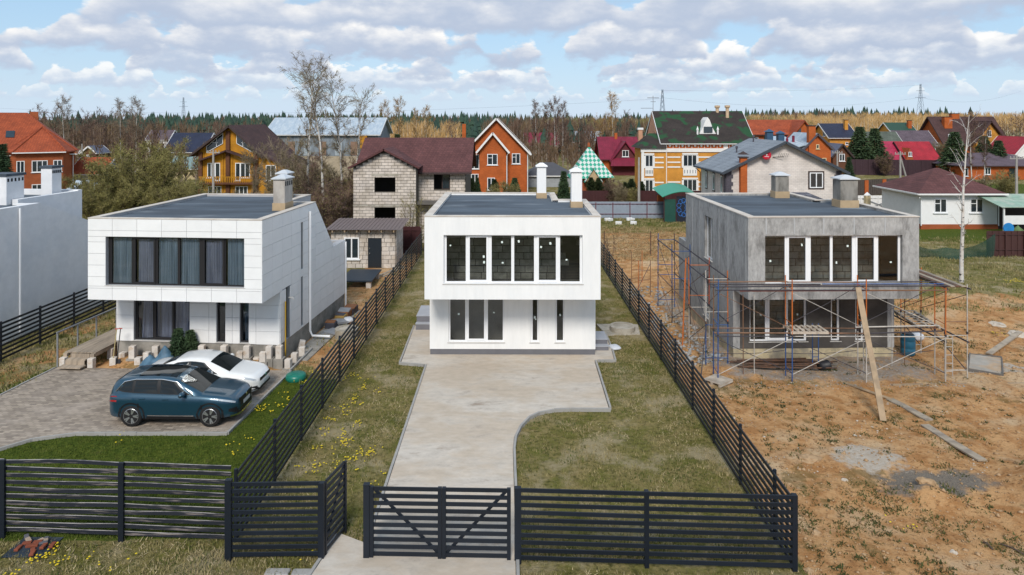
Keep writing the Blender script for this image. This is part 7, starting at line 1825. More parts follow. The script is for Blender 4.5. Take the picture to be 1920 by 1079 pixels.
def pylon(px, Y, py_top, label, w0=5.0, arms=True):
    x = sx(px, Y); h = sz(py_top, Y); t = thing('pylon', label, 'pylon', (x, Y, 0)); m = MB(); n = 9
    def wd(u): return w0*(1-u)**1.3*.5+.35
    for i in range(n):
        u0, u1 = i/n, (i+1)/n
        for (a, b) in ((-1, -1), (1, -1), (1, 1), (-1, 1)): m.tube([(a*wd(u0), b*wd(u0), h*u0), (a*wd(u1), b*wd(u1), h*u1)], .16, 3)
        for f in (-1, 1):
            m.tube([(-wd(u0), f*wd(u0), h*u0), (wd(u1), f*wd(u1), h*u1)], .1, 3); m.tube([(wd(u0), f*wd(u0), h*u0), (-wd(u1), f*wd(u1), h*u1)], .1, 3)
    m.build('lattice', PYL, t)
    if arms:
        q = MB()
        for z, l in ((.72, 4.0), (.86, 3.0)): q.bar((-l, 0, h*z), (l, 0, h*z), .3)
        q.build('crossarm', PYL, t)
    return (x, Y, h)
P1 = pylon(344, 620, 183, 'far lattice pylon above the pine wood', 4, True); P2 = pylon(1242, 420, 168, 'lattice mast rising behind the ornate house roof', 5, False); P3 = pylon(1726, 520, 158, 'tallest lattice pylon above the golden birch wood', 6, True)
def wire(a, b, sag, label, r=.05):
    pts = [(a[0]+(b[0]-a[0])*u, a[1]+(b[1]-a[1])*u, a[2]+(b[2]-a[2])*u - sag*4*u*(1-u)) for u in np.linspace(0, 1, 24)]
    MB().tube(pts, r, 3).build('power_line', PYL, None, label=label, cat='power line')
wire((P2[0], P2[1], P2[2]*.82), (P3[0], P3[1], P3[2]*.72), 6, 'power line sagging between the lattice mast and the tall pylon'); wire((P3[0], P3[1], P3[2]*.72), (420, 560, 33), 6, 'power line running from the tall pylon out of the picture')
wire((P2[0], P2[1], P2[2]*.98), (P3[0], P3[1], P3[2]*.98), 2, 'upper power line between the lattice mast and the tall pylon'); wire((-700, 600, 40), (P2[0], P2[1], P2[2]*.8), 16, 'power line crossing the sky left of the lattice mast')
# car behind
# debris net
NET = bpy.data.materials.new('debris_net'); NET.use_nodes = True; _n = NET.node_tree; _o = _n.nodes['Material Output']; _p = _n.nodes['Principled BSDF']; _p.inputs[0].default_value = (0.012, 0.055, 0.04, 1); _p.inputs['Roughness'].default_value = .9
_t = _n.nodes.new('ShaderNodeBsdfTransparent'); _m = nn(_n, 'ShaderNodeMixShader', ins={0: .72, 1: _t.outputs[0], 2: _p.outputs[0]}); _n.links.new(_m.outputs[0], _o.inputs[0])
vs = []; fs = []; n = 40
for i in range(n+1):
    u = i/n; x = sx(1690+168*u, 50.5); top = 1.25 - .35*math.sin(u*math.pi) + .9*max(0, (u-.78)/.22)**1.5 + .08*math.sin(u*17)
    for k_ in range(5): v = k_/4; vs.append((x, 50.2+.25*math.sin(u*9+v*2)*(1-v*.4), max(top*v, .0)))
for i in range(n):
    for k_ in range(4): fs.append((i*5+k_, i*5+k_+1, (i+1)*5+k_+1, (i+1)*5+k_))
MB().add(vs, fs).build('debris_net', NET, None, smooth=True, label='sagging green debris net strung beside the brown sheet fence', cat='net')
# wire mesh fence across the bare plot
t = thing('mesh_fence', 'thin wire mesh fence with dark posts across the bare plot', 'fence', (6.7, 52.5, 0)); q = MB()
for px in (1133, 1220): piece('post', RUST, t, (sx(px, 52.5)-6.7, 0, .85), (.07, .07, 1.9))
wm_ = MB()
for z in (.05, .45, .85, 1.25, 1.65): wm_.tube([(0, 0, z), (1.5, .05, z-.02), (4.2, 0, z)], .008, 3)
wm_.build('wire', RUST, t)
# ================================================================ TREES
BIRB = mat('birch_bark', (0.52, 0.49, 0.45), col2=(0.60, 0.58, 0.55), scale=1.5, rough=.85, var=.1, col3=(0.05, 0.045, 0.042), scale3=3.0, lo3=.58, hi3=.64, stretch=(1, 1, 2.2))
BIRT = mat('birch_twigs', (0.17, 0.125, 0.09), col2=(0.24, 0.18, 0.12), scale=1.0, rough=.9, var=.2)
BIRG = mat('golden_twigs', (0.36, 0.23, 0.09), col2=(0.25, 0.15, 0.06), scale=.6, rough=.9, var=.25)
BRT = mat('brown_bark', (0.085, 0.06, 0.045), rough=.9, var=.2)
BRTW = mat('brown_twigs', (0.16, 0.10, 0.075), col2=(0.11, 0.072, 0.058), scale=.5, rough=.9, var=.25)
GRTW = mat('greyish_twigs', (0.25, 0.20, 0.135), col2=(0.165, 0.125, 0.075), scale=.7, rough=.9, var=.25)
WILL = mat('willow_twigs', (0.25, 0.215, 0.085), col2=(0.15, 0.125, 0.05), scale=.8, rough=.9, var=.25)
BUD = mat('spring_buds', (0.27, 0.25, 0.070), col2=(0.18, 0.165, 0.042), scale=.8, rough=.8, var=.25)
SPRU = mat('spruce_needles', (0.028, 0.058, 0.024), col2=(0.048, 0.082, 0.032), scale=1.2, rough=.85, var=.3)
THUJ = mat('thuja_foliage', (0.022, 0.040, 0.012), col2=(0.045, 0.060, 0.016), scale=2.0, rough=.85, var=.3)
PINE = mat('pine_needles', (0.038, 0.070, 0.030), col2=(0.060, 0.092, 0.034), scale=.9, rough=.85, var=.3)
class Tris:
    """cheap collector for thin twig / leaf triangles"""
    def __init__(s): s.v = []; s.n = 0
    def twig(s, p, q, w):
        d = q - p; a = d.cross(Vector((rr.uniform(-1, 1), rr.uniform(-1, 1), rr.uniform(-1, 1))))
        if a.length < 1e-6: return
        a = a.normalized() * (w/2); s.v += [p-a, p+a, q]
    def leaf(s, p, r):
        a = Vector((rr.gauss(0, 1), rr.gauss(0, 1), rr.gauss(0, 1))).normalized()*r; b = a.cross(Vector((rr.gauss(0, 1), rr.gauss(0, 1), rr.gauss(0, 1)))).normalized()*r*.7
        s.v += [p-a*.5, p+a*.5, p+b]
    def mesh(s, name):
        V = np.array([tuple(v) for v in s.v], np.float32); F = np.arange(len(V)).reshape(-1, 3)
        return V, F
rr = random.Random(5)
def rv(s=1.0): return Vector((rr.gauss(0, s), rr.gauss(0, s), rr.gauss(0, s)))
def limb(mb, p, d, L, r0, r1, n, bend=.12, grav=0.0, k=4):
    pts = [p.copy()]; rad = [r0]; d = d.normalized()
    for i in range(k):
        d = (d + rv(bend) + Vector((0, 0, grav))).normalized(); p = p + d*(L/k); pts.append(p.copy()); rad.append(r0+(r1-r0)*(i+1)/k)
    mb.tube(pts, rad, n, cap=False); return pts, rad
def along(pts, u):
    i = u*(len(pts)-1); i0 = min(int(i), len(pts)-2); return pts[i0].lerp(pts[i0+1], i-i0)
_protos = {}
def tree_proto(key, H, r0, nb, start, bl, up, nsub, ntw, tw, grav=-.08, buds=0, bend=.035, lean=0.0, seed=0, stems=1, spread=0.0, budr=.05, tww=.022, twl=.7, sub3=True):
    rr.seed(seed*77+len(key))
    T = MB(); B = MB(); tri = Tris(); bud = Tris()
    for s in range(stems):
        a = 2*math.pi*s/max(stems, 1)+rr.uniform(-.4, .4)
        d0 = Vector((math.cos(a)*spread*rr.uniform(.4, 1)+lean, math.sin(a)*spread*rr.uniform(.4, 1), 1)); p0 = Vector((math.cos(a)*spread*.4, math.sin(a)*spread*.4, -.2)) if stems > 1 else Vector((0, 0, -.2))
        h = H*(1 if stems == 1 else rr.uniform(.65, 1)); pts, rad = limb(T, p0, d0, h, r0, r0*.10, 6 if stems < 4 else 4, bend, .02, 9)
        for i in range(nb):
            u = start+(1-start)*((i+rr.random())/nb)**.9
            if u > .985: continue
            p = along(pts, u); az = rr.uniform(0, 6.283); prof = math.sin(math.pi*min(1, .22+.78*(1-(u-start)/(1-start))))**.8 if stems == 1 else (1-.6*u)
            L = bl*max(.16, prof)*rr.uniform(.65, 1.15); el = up*rr.uniform(.7, 1.3)
            d = Vector((math.cos(az)*math.cos(el), math.sin(az)*math.cos(el), math.sin(el))); rb = max(.012, r0*.34*(1-u)+.012)
            bp, br = limb(B, p, d, L, rb, .008, 4 if rb > .03 else 3, .10, .03, 4)
            for j in range(nsub):
                v = .2+.8*rr.random(); q = along(bp, v); dd = (d + rv(.55) + Vector((0, 0, .15))).normalized(); l2 = L*.42*rr.uniform(.5, 1.1)*(1.15-v*.5)
                if sub3: sp, sr = limb(B, q, dd, l2, max(.007, rb*.35), .004, 3, .14, grav, 2)
                else: sp = [q, q+dd*l2]; tri.twig(sp[0], sp[1], .03)
                for k in range(ntw):
                    w = rr.random(); q2 = along(sp, w); e = q2 + (dd + rv(.6) + Vector((0, 0, grav*4))).normalized()*twl*rr.uniform(.4, 1.1)
                    tri.twig(q2, e, tww)
                    for _ in range(buds): bud.leaf(q2.lerp(e, rr.random()), budr*rr.uniform(.5, 1.3))
    tr = MB(); tr.v = T.v; tr.f = T.f; tr.m = T.m
    me_t = T.mesh('trunk')
    # crown: limbs + twigs in one mesh
    V = [tuple(v) for v in B.v]; F = B.f[:]; base = len(V); V += [tuple(v) for v in tri.v]; F += [[base+3*i, base+3*i+1, base+3*i+2] for i in range(len(tri.v)//3)]
    mi = [0]*len(F); base = len(V); V += [tuple(v) for v in bud.v]; nb_ = len(bud.v)//3; F += [[base+3*i, base+3*i+1, base+3*i+2] for i in range(nb_)]; mi += [1]*nb_
    me_c = bpy.data.meshes.new('crown'); me_c.from_pydata(V, [], F)
    if nb_: me_c.polygons.foreach_set('material_index', mi)
    _protos[key] = (me_t, me_c); return key
_bound = {}
def plant(key, name, label, x, y, trunk_m, crown_m, sc=1.0, rz=None, cat='tree', group=None, bud_m=None, z=None, szz=None):
    mt, mc = _protos[key]; k = (key, trunk_m.name, crown_m.name)
    if k not in _bound:
        a, b = mt.copy(), mc.copy(); a.materials.append(trunk_m); b.materials.append(crown_m); b.materials.append(bud_m or BUD)
        a.polygons.foreach_set('use_smooth', [True]*len(a.polygons)); _bound[k] = (a, b)
    a, b = _bound[k]
    t = thing(name, label, cat, (x, y, gz(x, y) if z is None else z), rr.uniform(0, 6.28) if rz is None else rz, group); t.scale = (sc, sc, sc*(szz or 1))
    for nm, me in (('trunk', a), ('crown', b)):
        o = bpy.data.objects.new(nm, me); COL.objects.link(o); o.parent = t
    return t
def conifer_proto(key, H, R0, layers, per, seed, droop=.25, clear=.06, needle=.34, narrow=False):
    rr.seed(seed*31+7); T = MB(); tri = Tris(); B = MB()
    T.tube([(0, 0, -.2), (0, 0, H*.97)], [H*.018+.03, .02], 6)
    for i in range(layers):
        u = clear+(1-clear)*i/layers; z = H*u; R1 = R0*(1-u)**(.85 if not narrow else .55)*rr.uniform(.82, 1.1)+.08
        if narrow: R1 = R0*math.sin(math.pi*min(.98, .12+.86*(1-u)))**.6*rr.uniform(.9, 1.08)*(1 if u < .75 else (1-u)/.25*.8+.2)
        for k in range(per):
            a = 2*math.pi*(k+rr.random())/per; tip = Vector((math.cos(a)*R1, math.sin(a)*R1, z-droop*R1+(.35*R1 if narrow else 0))); b = Vector((0, 0, z))
            n = max(3, int(R1/needle*2.2)) + 2
            for j in range(n):
                v = (j+rr.random())/n; p = b.lerp(tip, .15+.85*v); l = needle*(1.2-.5*v)*rr.uniform(.7, 1.3)
                for s in (-1, 1, 0):
                    dd = (Vector((math.cos(a+s*.9), math.sin(a+s*.9), -.25 if not narrow else .7)) + rv(.25)).normalized(); tri.twig(p - dd*.05, p+dd*l, needle*.42)
    mt = T.mesh('trunk'); V, F = tri.mesh('c'); mc = bpy.data.meshes.new('crown'); mc.from_pydata([tuple(map(float, v)) for v in V], [], F.tolist())
    _protos[key] = (mt, mc); return key

tree_proto('birchA', 15.5, .17, 42, .34, 3.0, .95, 8, 10, 0, grav=-.10, buds=1, seed=1, budr=.06, tww=.022, twl=.6)
tree_proto('birchB', 14.5, .15, 40, .36, 2.5, 1.05, 8, 10, 0, grav=-.10, buds=1, seed=2, budr=.06, tww=.022, twl=.55, lean=.04)
tree_proto('birchC', 12.5, .13, 36, .30, 2.3, .9, 7, 9, 0, grav=-.06, buds=1, seed=3, budr=.06, tww=.022, twl=.5, lean=-.05)
tree_proto('bareA', 9.0, .16, 30, .18, 3.3, .75, 8, 11, 0, grav=.0, buds=0, seed=4, tww=.036, twl=.75)
tree_proto('bareB', 8.0, .12, 34, .10, 2.6, .9, 8, 11, 0, grav=.01, buds=1, seed=5, tww=.034, twl=.65, budr=.055, bend=.05)
tree_proto('thicket', 6.0, .055, 15, .08, 1.8, .8, 5, 8, 0, grav=.0, buds=1, seed=6, stems=13, spread=.42, tww=.034, twl=.6, budr=.06, sub3=False)
tree_proto('willow', 9.0, .10, 24, .06, 2.7, .7, 6, 9, 0, grav=-.02, buds=2, seed=7, stems=26, spread=.72, tww=.034, twl=.65, budr=.085, sub3=False, bend=.05)
tree_proto('lonebirch', 11.2, .14, 22, .16, 2.0, .75, 2, 2, 0, grav=-.02, buds=0, seed=8, tww=.014, twl=.5, bend=.02)
tree_proto('sapling', 4.4, .045, 14, .15, 1.3, .95, 4, 5, 0, grav=0., buds=1, seed=9, stems=3, spread=.22, tww=.012, twl=.35, budr=.03, sub3=False)
tree_proto('farbare', 13, .17, 32, .20, 3.4, .8, 6, 8, 0, grav=0., buds=0, seed=10, tww=.055, twl=1.1, sub3=False)
tree_proto('farbirch', 15, .13, 44, .26, 2.6, 1.05, 6, 8, 0, grav=-.05, buds=0, seed=11, tww=.05, twl=.9, sub3=False)
conifer_proto('spruce', 8.0, 2.1, 30, 15, 1, needle=.42); conifer_proto('pine', 8.0, 3.1, 20, 14, 2, droop=-.1, clear=.10, needle=.62); conifer_proto('thuja', 3.2, .62, 22, 9, 3, droop=0, clear=.02, needle=.24, narrow=True)
conifer_proto('juniper', 1.5, .55, 12, 9, 4, droop=-.3, clear=.02, needle=.2)
# big willow
plant('willow', 'willow_tree', 'huge olive-twigged willow shrub behind the panelled house', sx(262, 62), 62, BRT, WILL, 1.0, .3)
plant('willow', 'willow_tree', 'lower willow shrub against the rendered house roof', sx(195, 58), 58, BRT, WILL, .70, 2.1); plant('willow', 'willow_tree', 'willow shrub at the panelled house roof edge nearer the chalet', sx(338, 58), 58, BRT, WILL, .66, 4.0)
plant('thicket', 'willow_bush', 'yellowish catkin bush below the red brick house', sx(165, 66), 66, BRT, BUD, .85, 1.0, cat='bush')
# birches in front of the barn
for key, px, Y, s, lab, lean in (('birchA', 576, 66, 1.0, 'tall birch nearest the ochre chalet, behind the twin chimneys', .0), ('birchB', 606, 63, 1.06, 'second tall birch, standing behind the sloped house wall', .0), ('birchB', 640, 66, 1.0, 'third tall birch, close to the block house', .0), ('birchC', 664, 64, 1.02, 'slender birch leaning beside the block house corner', .0)):
    plant(key, 'birch_tree', lab, sx(px, Y), Y, BIRB, BIRT, s, cat='tree', group='birches between the chalet and block house')
for i, (key, px, Y, s, m, lab) in enumerate((('bareB', 470, 70, .85, GRTW, 'bare grey-twigged tree over the chalet side roof'), ('bareA', 520, 68, .82, GRTW, 'bare spreading tree right of the twin chimneys'), ('thicket', 548, 60, 1.05, GRTW, 'dense bare thicket behind the sloped wall of the panelled house'), ('bareB', 590, 58, .80, BRTW, 'brown bare tree between the birch trunks'),
        ('thicket', 622, 56, 1.0, BRTW, 'brown thicket above the block shed roof'), ('thicket', 500, 58, .80, GRTW, 'grey thicket beside the render chimney'), ('bareB', 665, 60, .75, BRTW, 'bare tree against the corner of the block house'), ('thicket', 440, 60, .72, GRTW, 'thicket under the chalet balcony'), ('thicket', 585, 70, 1.1, GRTW, 'pale thicket before the barn wall'), ('thicket', 630, 68, 1.05, GRTW, 'pale thicket left of the block house gable'), ('thicket', 540, 72, 1.1, GRTW, 'pale thicket under the chalet side roof'), ('thicket', 560, 55, .85, BRTW, 'dark thicket close behind the sloped wall'), ('bareB', 560, 64, .9, GRTW, 'bare tree between the nearest birch and the chimneys'), ('thicket', 650, 62, .95, BRTW, 'brown thicket between shed roof and block house'), ('thicket', 410, 56, .55, WILL, 'olive thicket peeping over the panelled house roof'))):
    plant(key, 'bare_tree', lab, sx(px, Y), Y, BRT, m, s)
plant('sapling', 'young_tree', 'young budding tree before the block house front', sx(766, 54.6), 54.6, BRT, WILL, 1.05); plant('sapling', 'young_tree', 'second young tree close to the white house roof', sx(792, 54.2), 54.2, BRT, WILL, .95)
plant('sapling', 'bare_bush', 'bare bush behind the slat fence by the white house corner', sx(1139, 46), 46, BRT, BRTW, .62, cat='bush')
# lone birch on the plot
plant('lonebirch', 'birch_tree', 'lone white-stemmed birch on the grassy plot by the grey house', sx(1803, 41.6), 41.6, BIRB, BIRB, .93, .8)
# conifers and clipped evergreens
ev = [('spruce', 1057, 74, .62, SPRU, 'dark spruce between the two white chimneys'), ('juniper', 325, 29.1, 0, None, ''), ('spruce', 895, 86, .40, SPRU, 'small dark spruce before the orange brick house door'), ('pine', 965, 84, .42, PINE, 'rounded pine at the orange brick house corner'), ('spruce', 5, 84, .95, SPRU, 'dark spruce at the picture edge before the red brick house'),
      ('pine', 1612, 132, 1.15, PINE, 'broad dark pine behind the red-roofed houses'), ('pine', 1640, 138, 1.1, PINE, 'second dark pine beside the green-roofed house'), ('pine', 1790, 122, 1.05, PINE, 'pine in front of the brick mansion'), ('pine', 1845, 124, .95, PINE, 'pine behind the orange bungalow'), ('pine', 1872, 122, .85, PINE, 'yellowish pine next to the bungalow roof'),
      ('spruce', 1440, 112, 1.05, SPRU, 'spruce before the long orange roof'), ('spruce', 1410, 114, 1.0, SPRU, 'spruce left of the blue ventilators'), ('spruce', 1397, 114, .93, SPRU, 'smaller spruce at the end of the long orange roof'), ('spruce', 1592, 104, .60, SPRU, 'narrow spruce beside the utility pole and dark cottage'), ('spruce', 745, 120, 1.0, PINE, 'small green pine peeping over the shingle roof')]
for (key, px, Y, s, m, lab) in ev:
    if not s: continue
    plant(key, 'evergreen_tree', lab, sx(px, Y), Y, BRT, m, s)
for i, (px, Y, s, lab) in enumerate(((1108, 85, 1.0, 'thuja directly before the checked summer house door'), (1122, 85, .98, 'second thuja before the checked summer house'), (1138, 85, .88, 'third thuja, at the summer house corner'), (1172, 84, .85, 'low thuja midway along the maroon fence'), (1184, 84, .98, 'thuja beside the concrete pole'), (1203, 86, .82, 'thuja at the corner of the ornate house'), (884, 84, 1.0, 'columnar thuja at the block house gable end'), (928, 86, .9, 'columnar thuja before the orange brick house'))):
    plant('thuja', 'thuja', lab, sx(px, Y), Y, BRT, THUJ, s, group='clipped thujas along the back fences')
plant('juniper', 'dwarf_conifer', 'dark dwarf conifer before the panelled house window', -14.05, 28.95, BRT, SPRU, .80, cat='shrub', szz=1.15)
plant('juniper', 'dwarf_conifer', 'second dark dwarf conifer beside the tarpaulin', -13.55, 29.0, BRT, SPRU, .72, cat='shrub', szz=1.2)
for (px, Y, s, m, lab) in ((1165, 80, .5, GRTW, 'dry straw-coloured bush before the maroon fence'), (1185, 80, .45, WILL, 'olive bush beside the concrete pole'), (1885, 84, .75, WILL, 'wide olive bush below the orange bungalow'), (1840, 88, .6, GRTW, 'grey bush on the slope below the bungalow'), (1150, 82, .6, BRTW, 'thin bare bush by the checked summer house'), (955, 82, .55, WILL, 'willow bush under the orange brick house'), (925, 81, .5, WILL, 'small willow bush by the white house roof'), (1560, 100, .6, BRTW, 'bare bush by the dark cottage')):
    plant('thicket', 'bare_bush', lab, sx(px, Y), Y, BRT, m, s, cat='bush')
# mid-distance bare trees
mids = []
def mid(key, px, Y, s, tm, cm, lab): plant(key, 'bare_tree', lab, sx(px, Y), Y, tm, cm, s)
for key, px, Y, s, tm, cm, lab in (('farbirch', 122, 135, .93, BIRB, BIRT, 'white-stemmed birch standing above the wood by the red tiled roof'), ('farbirch', 226, 128, .88, BIRB, BIRT, 'twin-crowned birch with pale stem above the willow'), ('farbirch', 254, 126, .90, BIRB, BIRT, 'birch with a forked white stem above the willow'), ('farbare', 100, 145, .90, BRT, BRTW, 'bare tree just right of the tiled roof'), ('farbare', 150, 140, .80, BRT, BRTW, 'bare tree between the white birches'), ('farbare', 180, 135, .85, BRT, BRTW, 'reddish bare tree over the small hut'), ('farbare', 205, 140, .85, BRT, BRTW, 'reddish bare tree left of the twin birches'), ('farbare', 240, 150, .8, BRT, BRTW, 'dark bare tree between the twin birches'), ('farbare', 285, 150, .72, BRT, BRTW, 'low bare tree left of the slate roof'), ('farbare', 70, 150, .92, BRT, BRTW, 'bare tree behind the tiled roof slope'),
        ('farbirch', 722, 150, .90, BIRB, BIRG, 'golden birch right of the barn'), ('farbirch', 745, 152, .95, BIRB, BIRG, 'golden birch behind the shingle roof'), ('farbirch', 780, 160, .80, BIRB, BIRG, 'small golden birch behind the shingle roof ridge'), ('farbirch', 800, 165, .85, BIRB, BIRG, 'golden birch left of the brick chimney'), ('farbare', 850, 170, .75, BRT, BRTW, 'pinkish bare tree behind the brick chimney'), ('farbirch', 1005, 160, .92, BIRB, BRTW, 'first birch right of the orange brick gable'), ('farbirch', 1024, 155, .88, BIRB, BRTW, 'second birch right of the orange brick gable'), ('farbirch', 1042, 150, .95, BIRB, BRTW, 'tall birch with a bright stem in the wood'), ('farbirch', 1056, 158, .90, BIRB, BRTW, 'birch next to the bright-stemmed one'), ('farbare', 1090, 165, .78, BRT, BRTW, 'bare tree above the checked roof'), ('farbirch', 1150, 165, 1.05, BIRB, BIRG, 'tallest golden birch above the maroon roof'), ('farbare', 1175, 170, .85, BRT, BRTW, 'bare tree left of the ornate house turret'), ('farbare', 1120, 175, .8, BRT, BIRG, 'golden bare tree behind the maroon house'),
        ('farbirch', 1822, 110, .72, BIRB, BRTW, 'thin white birch before the mansion gable'), ('farbirch', 1845, 112, .62, BIRB, BRTW, 'second thin birch before the mansion gable'), ('farbare', 1905, 150, .8, BRT, BRTW, 'dark bare tree at the picture edge above the mansion'), ('farbare', 1880, 165, .7, BRT, BRTW, 'bare tree beside the mansion roof'), ('thicket', 1770, 150, 1.1, BRT, GRTW, 'bare thicket left of the mansion'), ('thicket', 1660, 125, .75, BRT, BRTW, 'bare thicket before the pink roof')):
    mid(key, px, Y, s, tm, cm, lab)
# ---- far woods: masses
def wood(name, label, n, xr, yr, kind, m, hr, seed, cond=None, pal=None):
    r = np.random.RandomState(seed); V = []; F = []; S = []; b = 0
    xs = r.uniform(xr[0], xr[1], n); ys = r.uniform(yr[0], yr[1], n); zs = hgt(xs, ys); hs = r.uniform(hr[0], hr[1], n)
    for x, y, z, h in zip(xs, ys, zs, hs):
        if cond and not cond(x, y): continue
        if kind == 'conifer':
            R1 = h*r.uniform(.22, .38); L = 6; h = h*r.choice([1, 1, .85, .7, 1.12])
            for l in range(L):
                z0 = z+h*(.12+.80*l/L); z1 = z0+h*.26; rr1 = R1*(1-l/L)*r.uniform(.85, 1.15)+.15; k = 6; a0 = r.uniform(0, 6)
                V.append((x, y, min(z1, z+h))); c = b; b += 1
                for q in range(k): a = a0+q*6.283/k; f = r.uniform(.75, 1.2); V.append((x+rr1*f*math.cos(a), y+rr1*f*math.sin(a), z0-r.uniform(0, .5))); b += 1
                for q in range(k): F.append((c, c+1+q, c+1+(q+1) % k))
        else:
            # bare tree: pale stem sliver and a fuzz of upright twigs
            V += [(x-.16, y, z), (x+.16, y, z), (x, y, z+h)]; F.append((b, b+1, b+2)); b += 3; S.append(len(F)-1)
            T = 64; u = r.uniform(.12, 1, T)**.8; rad = h*.17*np.sin(np.pi*np.clip(.15+.85*(1-u), 0, 1))**.7; a = r.uniform(0, 6.283, T); dr = r.uniform(.2, 1, T)
            px = x+rad*dr*np.cos(a)*.5; py = y+rad*dr*np.sin(a)*.5; pz = z+h*u*.82; l = h*r.uniform(.10, .22, T); w = r.uniform(.05, .13, T)
            qx = px+np.cos(a)*rad*.45; qy = py+np.sin(a)*rad*.45; qz = np.minimum(pz+l, z+h*1.05); t2 = r.uniform(0, 3.14, T)
            for i in range(T): V += [(px[i]-w[i]*math.cos(t2[i]), py[i]-w[i]*math.sin(t2[i]), pz[i]), (px[i]+w[i]*math.cos(t2[i]), py[i]+w[i]*math.sin(t2[i]), pz[i]), (qx[i], qy[i], qz[i])]; F.append((b, b+1, b+2)); b += 3
    o = numpy_mesh(name, np.array(V), np.array(F), [m, STEMB if m is FARB else STEMS], kind='stuff', label=label)
    if S:
        mi = np.zeros(len(F), np.int32); mi[S] = 1; o.data.polygons.foreach_set('material_index', mi)
    return o

STEMB = mat('dull_stems', (0.20, 0.155, 0.125), rough=.9, var=.2)
STEMS = mat('pale_stems', (0.50, 0.43, 0.34), rough=.9, var=.2)
FARP = mat('far_pines', (0.022, 0.050, 0.036), col2=(0.034, 0.066, 0.040), scale=.08, rough=.9, var=.3, vscale=.1)
FARG = mat('far_golden_wood', (0.56, 0.36, 0.15), col2=(0.42, 0.26, 0.11), scale=.06, rough=.9, var=.25, vscale=.12)
FARB = mat('far_brown_wood', (0.13, 0.078, 0.055), col2=(0.175, 0.12, 0.065), scale=.05, rough=.9, var=.25, vscale=.1)
FARY = mat('far_olive_wood', (0.17, 0.16, 0.05), col2=(0.26, 0.20, 0.075), scale=.06, rough=.9, var=.25, vscale=.1)
wood('pine_wood', 'dark pine wood along the horizon behind the chalet and barn', 1100, (-190, 0), (255, 340), 'conifer', FARP, (8.0, 12.5), 1)
wood('pine_wood', 'far dark pine wood at the horizon behind the birch wood', 1300, (-330, 330), (470, 640), 'conifer', FARP, (8, 14), 2)
wood('bare_wood', 'brown bare wood behind the red tiled house', 420, (-190, -75), (150, 235), 'bare', FARB, (6, 11), 3)
wood('bare_wood', 'brown birch wood between the brick house and ornate mansion', 330, (-8, 46), (175, 270), 'bare', FARB, (6, 12), 4)
wood('bare_wood', 'golden olive wood behind the shingle roof', 170, (-42, -16), (165, 240), 'bare', FARG, (6, 11), 5)
wood('bare_wood', 'golden birch wood on the rise above the red roofs', 1700, (90, 360), (310, 460), 'bare', FARG, (7, 11), 6)
wood('bare_wood', 'olive-gold wood behind the ornate house', 500, (15, 130), (290, 400), 'bare', FARY, (8, 11.5), 7)
wood('bare_wood', 'pinkish far wood at the horizon', 800, (-420, 200), (380, 470), 'bare', FARB, (9, 13), 8)
wood('conifer_fringe', 'scattered conifers along the top of the golden wood', 75, (100, 420), (430, 520), 'conifer', FARP, (7, 13.5), 9)
wood('bare_wood', 'sparse bare trees among the far houses', 130, (35, 130), (180, 290), 'bare', FARB, (3.5, 7), 10)
wood('pine_wood', 'small pines scattered in the birch wood', 70, (-12, 60), (175, 270), 'conifer', FARP, (6, 11), 12)
wood('bare_wood', 'low bare scrub behind the barn and chalet', 160, (-75, -25), (135, 230), 'bare', FARB, (3, 6.5), 11)
wood('bare_wood', 'grey-brown scrub between the red tiled house and chalet', 130, (-92, -46), (108, 150), 'bare', FARB, (3.5, 7.5), 13)
wood('bare_wood', 'brown scrub between the orange brick house and maroon roof', 130, (2, 40), (132, 172), 'bare', FARB, (3, 6.5), 14)
# ================================================================ GRASS, WEEDS, FLOWERS, RUBBLE
GR = np.random.RandomState(4)
HOUSES = [[(-3.55, 30.1), (3.85, 30.1), (3.85, 38.9), (-3.55, 38.9)], [(9.6, 29.6), (17.1, 29.9), (16.8, 38.7), (9.3, 38.4)], [(-17.4, 29.4), (-9.7, 28.8), (-8.9, 38.0), (-16.5, 38.6)]]
GRASSD = mat('dry_grass', (0.150, 0.145, 0.038), col2=(0.32, 0.26, 0.13), scale=.9, rough=.9, var=.25, vscale=1.5, lo=.40, hi=.60, col3=(0.095, 0.110, 0.028), scale3=2.4, lo3=.50, hi3=.68)
GRASSG = mat('lawn_grass', (0.058, 0.090, 0.008), col2=(0.108, 0.138, 0.019), scale=1.6, rough=.9, var=.3, vscale=1.2)
WEED = mat('weed_leaves', (0.060, 0.072, 0.018), col2=(0.115, 0.10, 0.030), scale=1.4, rough=.9, var=.3)
STRAW = mat('straw', (0.36, 0.26, 0.13), col2=(0.25, 0.17, 0.075), scale=1.2, rough=.9, var=.25)
YELF = mat('dandelion_yellow', (0.62, 0.46, 0.015), rough=.8, var=.1)
def blades(name, label, P, hmin, hmax, wid, m, per=4, spread=.07, lean=.5):
    n = len(P)*per
    if not n: return
    base = np.repeat(P, per, 0) + np.concatenate([GR.normal(0, spread, (n, 2)), np.zeros((n, 1))], 1)
    a = GR.uniform(0, 6.283, n); h = GR.uniform(hmin, hmax, n); w = wid*GR.uniform(.6, 1.3, n); la = GR.uniform(0, 6.283, n); ll = h*lean*GR.uniform(.2, 1.2, n)
    off = np.stack([np.cos(a)*w/2, np.sin(a)*w/2, np.zeros(n)], 1); tip = base + np.stack([np.cos(la)*ll, np.sin(la)*ll, h], 1)
    V = np.stack([base-off, base+off, tip], 1).reshape(-1, 3); V[0::3, 2] -= .01; V[1::3, 2] -= .01
    numpy_mesh(name, V, np.arange(len(V)).reshape(-1, 3), m, kind='stuff', label=label)
